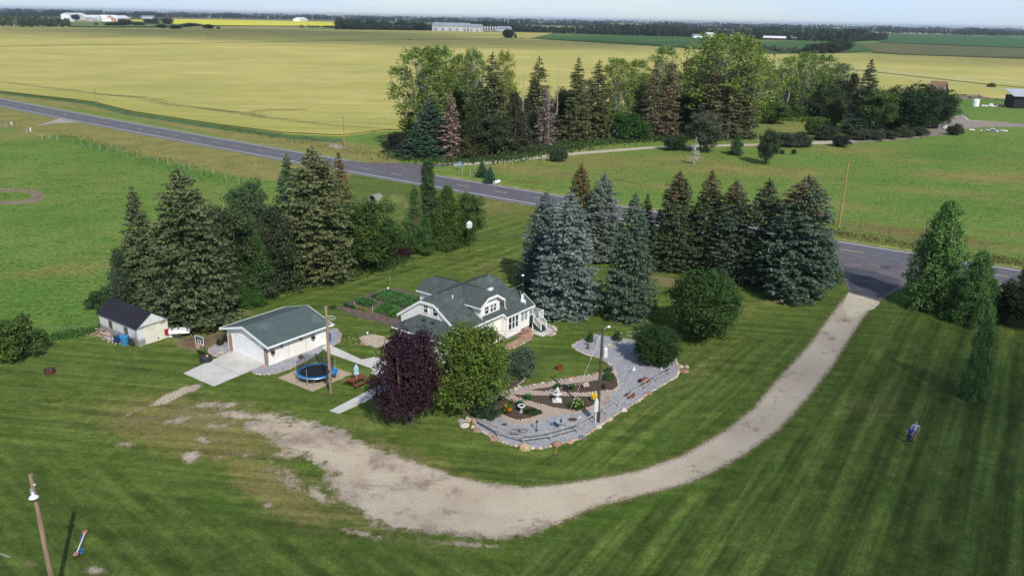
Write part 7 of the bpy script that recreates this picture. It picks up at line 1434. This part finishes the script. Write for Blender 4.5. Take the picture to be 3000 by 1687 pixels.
tufts('lawn_grass',[(-60,1150),(500,1140),(620,1150),(960,1240),(1300,1360),(1600,1400),(1900,1340),(2200,1180),(2440,940),(2600,900),(2800,960),(3100,1000),(3100,1750),(-60,1750)],90000,.085,.022,(.085,.135,.028),'short blades of the mown lawn in the foreground',1,AV,.30)
tufts('lawn_grass',[(1000,1240),(1300,1330),(1640,1330),(1900,1180),(2000,1100),(2450,880),(2300,1080),(2100,1270),(1860,1380),(1550,1420),(1250,1370)],14000,.09,.024,(.075,.125,.025),'short blades of the mown lawn between driveway and gravel garden',2,AV,.3)
tufts('drive_edge_grass',[(700,1200),(1000,1230),(1500,1410),(1860,1370),(2300,1050),(2470,850),(2600,880),(2460,1080),(2200,1340),(1860,1480),(1550,1600),(1000,1560),(760,1350)],26000,.13,.035,(.085,.15,.03),'longer grass along the driveway edges',3,[(DRW,-.25)]+AV[1:],.30)
PL=[(-150,420),(170,412),(420,478),(700,548),(900,600),(700,760),(500,850),(300,955),(100,1000),(-150,1020)]
tufts('pasture_grass',PL,26000,.16,.06,(.085,.17,.032),'taller dark green clumps in the left pasture',4,(),.47)
tufts('pasture_grass',PL,9000,.16,.05,(.17,.22,.05),'yellowish seed heads in the left pasture',5,(),.50)
PR=[(1300,505),(1500,480),(2060,438),(2600,425),(2800,402),(3150,392),(3150,770),(2650,712),(2400,676),(1900,597),(1550,553)]
tufts('meadow_grass',PR,26000,.18,.07,(.095,.165,.035),'taller green clumps in the meadow beyond the road',6,(),.47)
tufts('meadow_grass',PR,12000,.20,.05,(.20,.21,.07),'straw coloured seed heads in the meadow beyond the road',7,(),.47)
tufts('verge_grass_tufts',[(-100,318),(300,365),(700,445),(1000,510),(1000,545),(700,520),(420,458),(170,392),(-100,370)],9000,.25,.08,(.24,.23,.07),'dry grass between the road and the left pasture',8,(),.45)
# ================= people =================
def skin(name,J,E,mt,parent,sub=2):
    me=bpy.data.meshes.new(name);me.from_pydata([j[0] for j in J],[],[]) if False else me.from_pydata([tuple(j[0]) for j in J],E,[]);me.materials.append(mt)
    o=bpy.data.objects.new(name,me);COL.objects.link(o)
    if parent is not None:o.parent=parent
    sk=o.modifiers.new('skin','SKIN');sv=me.skin_vertices[0].data if me.skin_vertices else None
    if sv is None:
        bpy.context.view_layer.update();sv=me.skin_vertices[0].data
    for v,j in zip(sv,J):v.radius=(j[1],j[2] if len(j)>2 else j[1])
    sv[0].use_root=True
    s=o.modifiers.new('sub','SUBSURF');s.levels=sub;s.render_levels=sub;return o
SKN=mat('skin_tone',(.55,.33,.24),.6,.06,6);HBR=mat('hair_brown',(.10,.05,.03),.7);HGR=mat('hair_grey',(.55,.50,.45),.7)
def hand(J,E,wi,w,d,side,up):
    """adds palm and five fingers to joint list starting at wrist index wi; d=pointing dir"""
    d=Vector(d).normalized();s=Vector(side).normalized();n=len(J)
    J.append((w+d*.045,.020,.032));E.append((wi,n))
    for i,(o,L) in enumerate(((-.030,.065),(-.010,.078),(.010,.074),(.030,.058))):
        a=w+d*.085+s*o;b_=a+d*L*.5+Vector(up)*-.006;c=b_+d*L*.4+Vector(up)*-.018
        k=len(J);J+= [(a,.0095),(b_,.0085),(c,.0075)];E+=[(n,k),(k,k+1),(k+1,k+2)]
    k=len(J);J+=[(w+d*.035-s*.042,.011),(w+d*.075-s*.055,.009)];E+=[(n,k),(k,k+1)]
def person(P,rz,label,S_,stance,shirt,pants,hairm,short,sitting=False,arms=None,bald=False,carry=None,sl=.5):
    t=thing('person',P,label,'person',None,rz);t.scale=(S_,)*3
    J=[(Vector((0,0,.95)),.125,.095),(Vector((0,0,1.12)),.115,.085),(Vector((0,0,1.32)),.135,.09),(Vector((0,.0,1.44)),.075,.07),(Vector((0,.01,1.51)),.05,.05),(Vector((0,.02,1.60)),.075,.085),(Vector((0,.03,1.70)),.075,.088),(Vector((0,.02,1.765)),.045,.05)]
    E=[(0,1),(1,2),(2,3),(3,4),(4,5),(5,6),(6,7)]
    ft=[]
    for i,s in enumerate((-1,1)):
        hip=Vector((s*.09,0,.88));kn=Vector((s*.10,stance[i]*.5+.03,.49));an=Vector((s*.10,stance[i],.085));to=Vector((s*.11,stance[i]+.15,.04));k=len(J)
        J+=[(hip,.085),(kn,.055),(an,.037),(to,.03)];E+=[(0,k),(k,k+1),(k+1,k+2),(k+2,k+3)];ft.append((hip,kn,an,to))
        sh=Vector((s*.185,0,1.38));el,wr,hd=arms[i];el=Vector(el);wr=Vector(wr);k=len(J);J+=[(sh,.05),(el,.038),(wr,.024)];E+=[(3,k),(k,k+1),(k+1,k+2)]
        hand(J,E,k+2,wr,hd,(0,0,1) if abs(hd[2])<.7 else (0,1,0),(0,0,1) if abs(hd[2])<.7 else (s,0,0))
    b=skin('body',J,E,SKN,t)
    # clothes
    J=[(Vector((0,0,1.12)),.15,.115),(Vector((0,0,.93)),.155,.12),(Vector((0,0,1.32)),.16,.115),(Vector((0,0,1.44)),.09,.085)];E=[(0,1),(0,2),(2,3)]
    for i,s in enumerate((-1,1)):
        sh=Vector((s*.185,0,1.385));el=Vector(arms[i][0]);k=len(J);J+=[(sh,.066),(sh.lerp(el,sl),.060)];E+=[(3,k),(k,k+1)]
    skin('shirt',J,E,shirt,t)
    J=[(Vector((0,0,.93)),.150,.118)];E=[]
    for hip,kn,an,to in ft:
        k=len(J)
        if short:J+=[(hip,.10),(kn+Vector((0,0,.04)),.080)];E+=[(0,k),(k,k+1)]
        else:J+=[(hip,.10),(kn,.070),(an+Vector((0,0,.03)),.060)];E+=[(0,k),(k,k+1),(k+1,k+2)]
    skin('shorts' if short else 'trousers',J,E,pants,t)
    for hip,kn,an,to in ft:skin('shoe',[(an+Vector((0,-.03,-.035)),.045),(to+Vector((0,.03,0)),.04)],[(0,1)],DARKM,t,1)
    # face
    q=MB()
    for s in (-1,1):q.lathe([(.0,-.008),(.010,0),(0,.008)],8,(s*.028,.112,1.645))
    q.obj('eyes',DARKM,b);q=MB();q.add([(-.012,.10,1.615),(.012,.10,1.615),(0,.135,1.618),(0,.108,1.655)],[(0,1,2),(0,2,3),(2,1,3),(0,3,1)]);q.obj('nose',SKN,b)
    q=MB();q.box((-.022,.095,1.582),(.022,.107,1.588));q.obj('mouth',RUSTL,b)
    q=MB()
    for s in (-1,1):q.lathe([(.0,-.03),(.014,0),(0,.03)],8,(s*.083,.03,1.64))
    q.obj('ears',SKN,b)
    hj=[(Vector((0,.0,1.735)),.080 if not bald else .06,.09),(Vector((0,-.03,1.66)),.075 if not bald else .078,.075)]+([(Vector((0,-.035,1.57)),.05,.05)] if not bald else [])
    skin('hair',hj,[(i,i+1) for i in range(len(hj)-1)],hairm,t,2);return t
NAVY=mat('navy_cloth',(.012,.018,.06),.9,.2,8);ROY=mat('royal_blue_shirt',(.03,.05,.38),.9,.15,6);LBS=mat('pale_blue_check_shirt',(.50,.58,.76),.9,.2,25);GSH=mat('grey_blue_shorts',(.16,.17,.26),.9,.15,8)
person(G(2660,1299),R(160),'person in blue shirt and dark trousers on the right lawn, holding up a dark object',.97,(.0,.06),ROY,NAVY,HBR,False,arms=[((-.25,.10,1.14),(-.12,.28,1.06),(.9,.3,.1)),((.26,.06,1.14),(.20,.32,1.20),(-.1,.9,.3))])
person(G(2674,1290),R(150),'person in pale blue shirt and grey shorts on the right lawn behind the other',1.04,(.10,-.10),LBS,GSH,HGR,True,arms=[((-.33,-.02,1.16),(-.27,.14,.98),(.3,.8,-.3)),((.30,.05,1.14),(.16,.26,1.10),(-.8,.3,0))],bald=True)
q=MB();q.box((-.08,-.015,-.05),(.08,.015,.06));o=q.obj('remote_control',DARKM);o.location=G(2660,1299)+Vector((-.22,-.40,1.28));o.rotation_euler=(R(-20),0,R(160));tag(o,'small dark controller held by the person in the blue shirt','controller')
# ================= unseen clouds (added overhead to cast the broad shadows) and air =================
def shade_cloud(gx,gy,rx,ry,alt,dens,seed,rot=0.):
    """patch of thin low cloud added unseen so its shadow falls round ground place gx,gy"""
    k=NM('shade_cloud_vapour');tc=k.opos;ln=k.n('ShaderNodeVectorMath',operation='LENGTH');k.L(tc,ln.inputs[0]);n=k.noise(2.2,4,.5,vec=tc)
    a=k.rng(k.mth('ADD',ln.outputs['Value'],k.mth('MULTIPLY',k.mth('SUBTRACT',n,.5),.55)),.25,1.,dens,0.)
    k.b.inputs['Base Color'].default_value=(.9,.9,.92,1);tl=k.n('ShaderNodeBsdfTranslucent');tl.inputs[0].default_value=(.95,.95,.97,1);ad=k.n('ShaderNodeMixShader');k.L(k.b.outputs[0],ad.inputs[1]);k.L(tl.outputs[0],ad.inputs[2])
    tr=k.n('ShaderNodeBsdfTransparent');ms=k.n('ShaderNodeMixShader');k.L(a,ms.inputs[0]);k.L(tr.outputs[0],ms.inputs[1]);k.L(ad.outputs[0],ms.inputs[2]);k.L(ms.outputs[0],k.out.inputs[0])
    b=MB();N=40;vs=[(0,0,.0)];R_=[.25,.5,.75,1.0]
    for r in R_:vs+=[(1.15*r*math.cos(2*PI*i/N),1.15*r*math.sin(2*PI*i/N),0) for i in range(N)]
    fs=[(0,1+i,1+(i+1)%N) for i in range(N)]+[(1+j*N+i,1+(j+1)*N+i,1+(j+1)*N+(i+1)%N,1+j*N+(i+1)%N) for j in range(3) for i in range(N)]
    b.add(vs,fs);o=b.obj('shade_cloud',k.m);o.scale=(rx,ry,1);o.rotation_euler.z=rot;f=alt/math.tan(SUN_EL)
    o.location=(gx+math.sin(SUN_AZ)*f,gy+math.cos(SUN_AZ)*f,alt);tag(o,kind='structure')
def cl(px,py,rx,ry,alt,dens,seed,rot=0.):
    P=G(px,py);shade_cloud(P.x,P.y,rx,ry,alt,dens,seed,rot)
SHADE_CLOUDS=[(3250,1460,40,46,260,.88,1,0),(1900,1950,46,16,260,.40,2,0),(200,1720,34,16,260,.28,3,0),(2850,1050,20,26,260,.45,9,0),(1400,125,480,330,420,.72,4,0),(760,97,620,560,420,.80,5,0),(2950,180,300,220,420,.40,7,0),(1800,60,9000,3000,900,.5,11,0)]
for c in SHADE_CLOUDS:
    if c[5]>0:cl(*c)
HZ=mat('air_dummy',(.5,.5,.5)) if False else None
hm=bpy.data.materials.new('air_haze');hm.use_nodes=True;t_=hm.node_tree
for n in list(t_.nodes):
    if n.type!='OUTPUT_MATERIAL':t_.nodes.remove(n)
pv=t_.nodes.new('ShaderNodeVolumePrincipled');pv.inputs['Density'].default_value=HAZE;pv.inputs['Color'].default_value=(.74,.86,1,1);pv.inputs['Anisotropy'].default_value=.2;t_.links.new(pv.outputs[0],t_.nodes['Material Output'].inputs['Volume'])
o=MB().box((-16800,-16800,-1.8),(16800,16800,46)).obj('haze',hm);tag(o,kind='stuff')
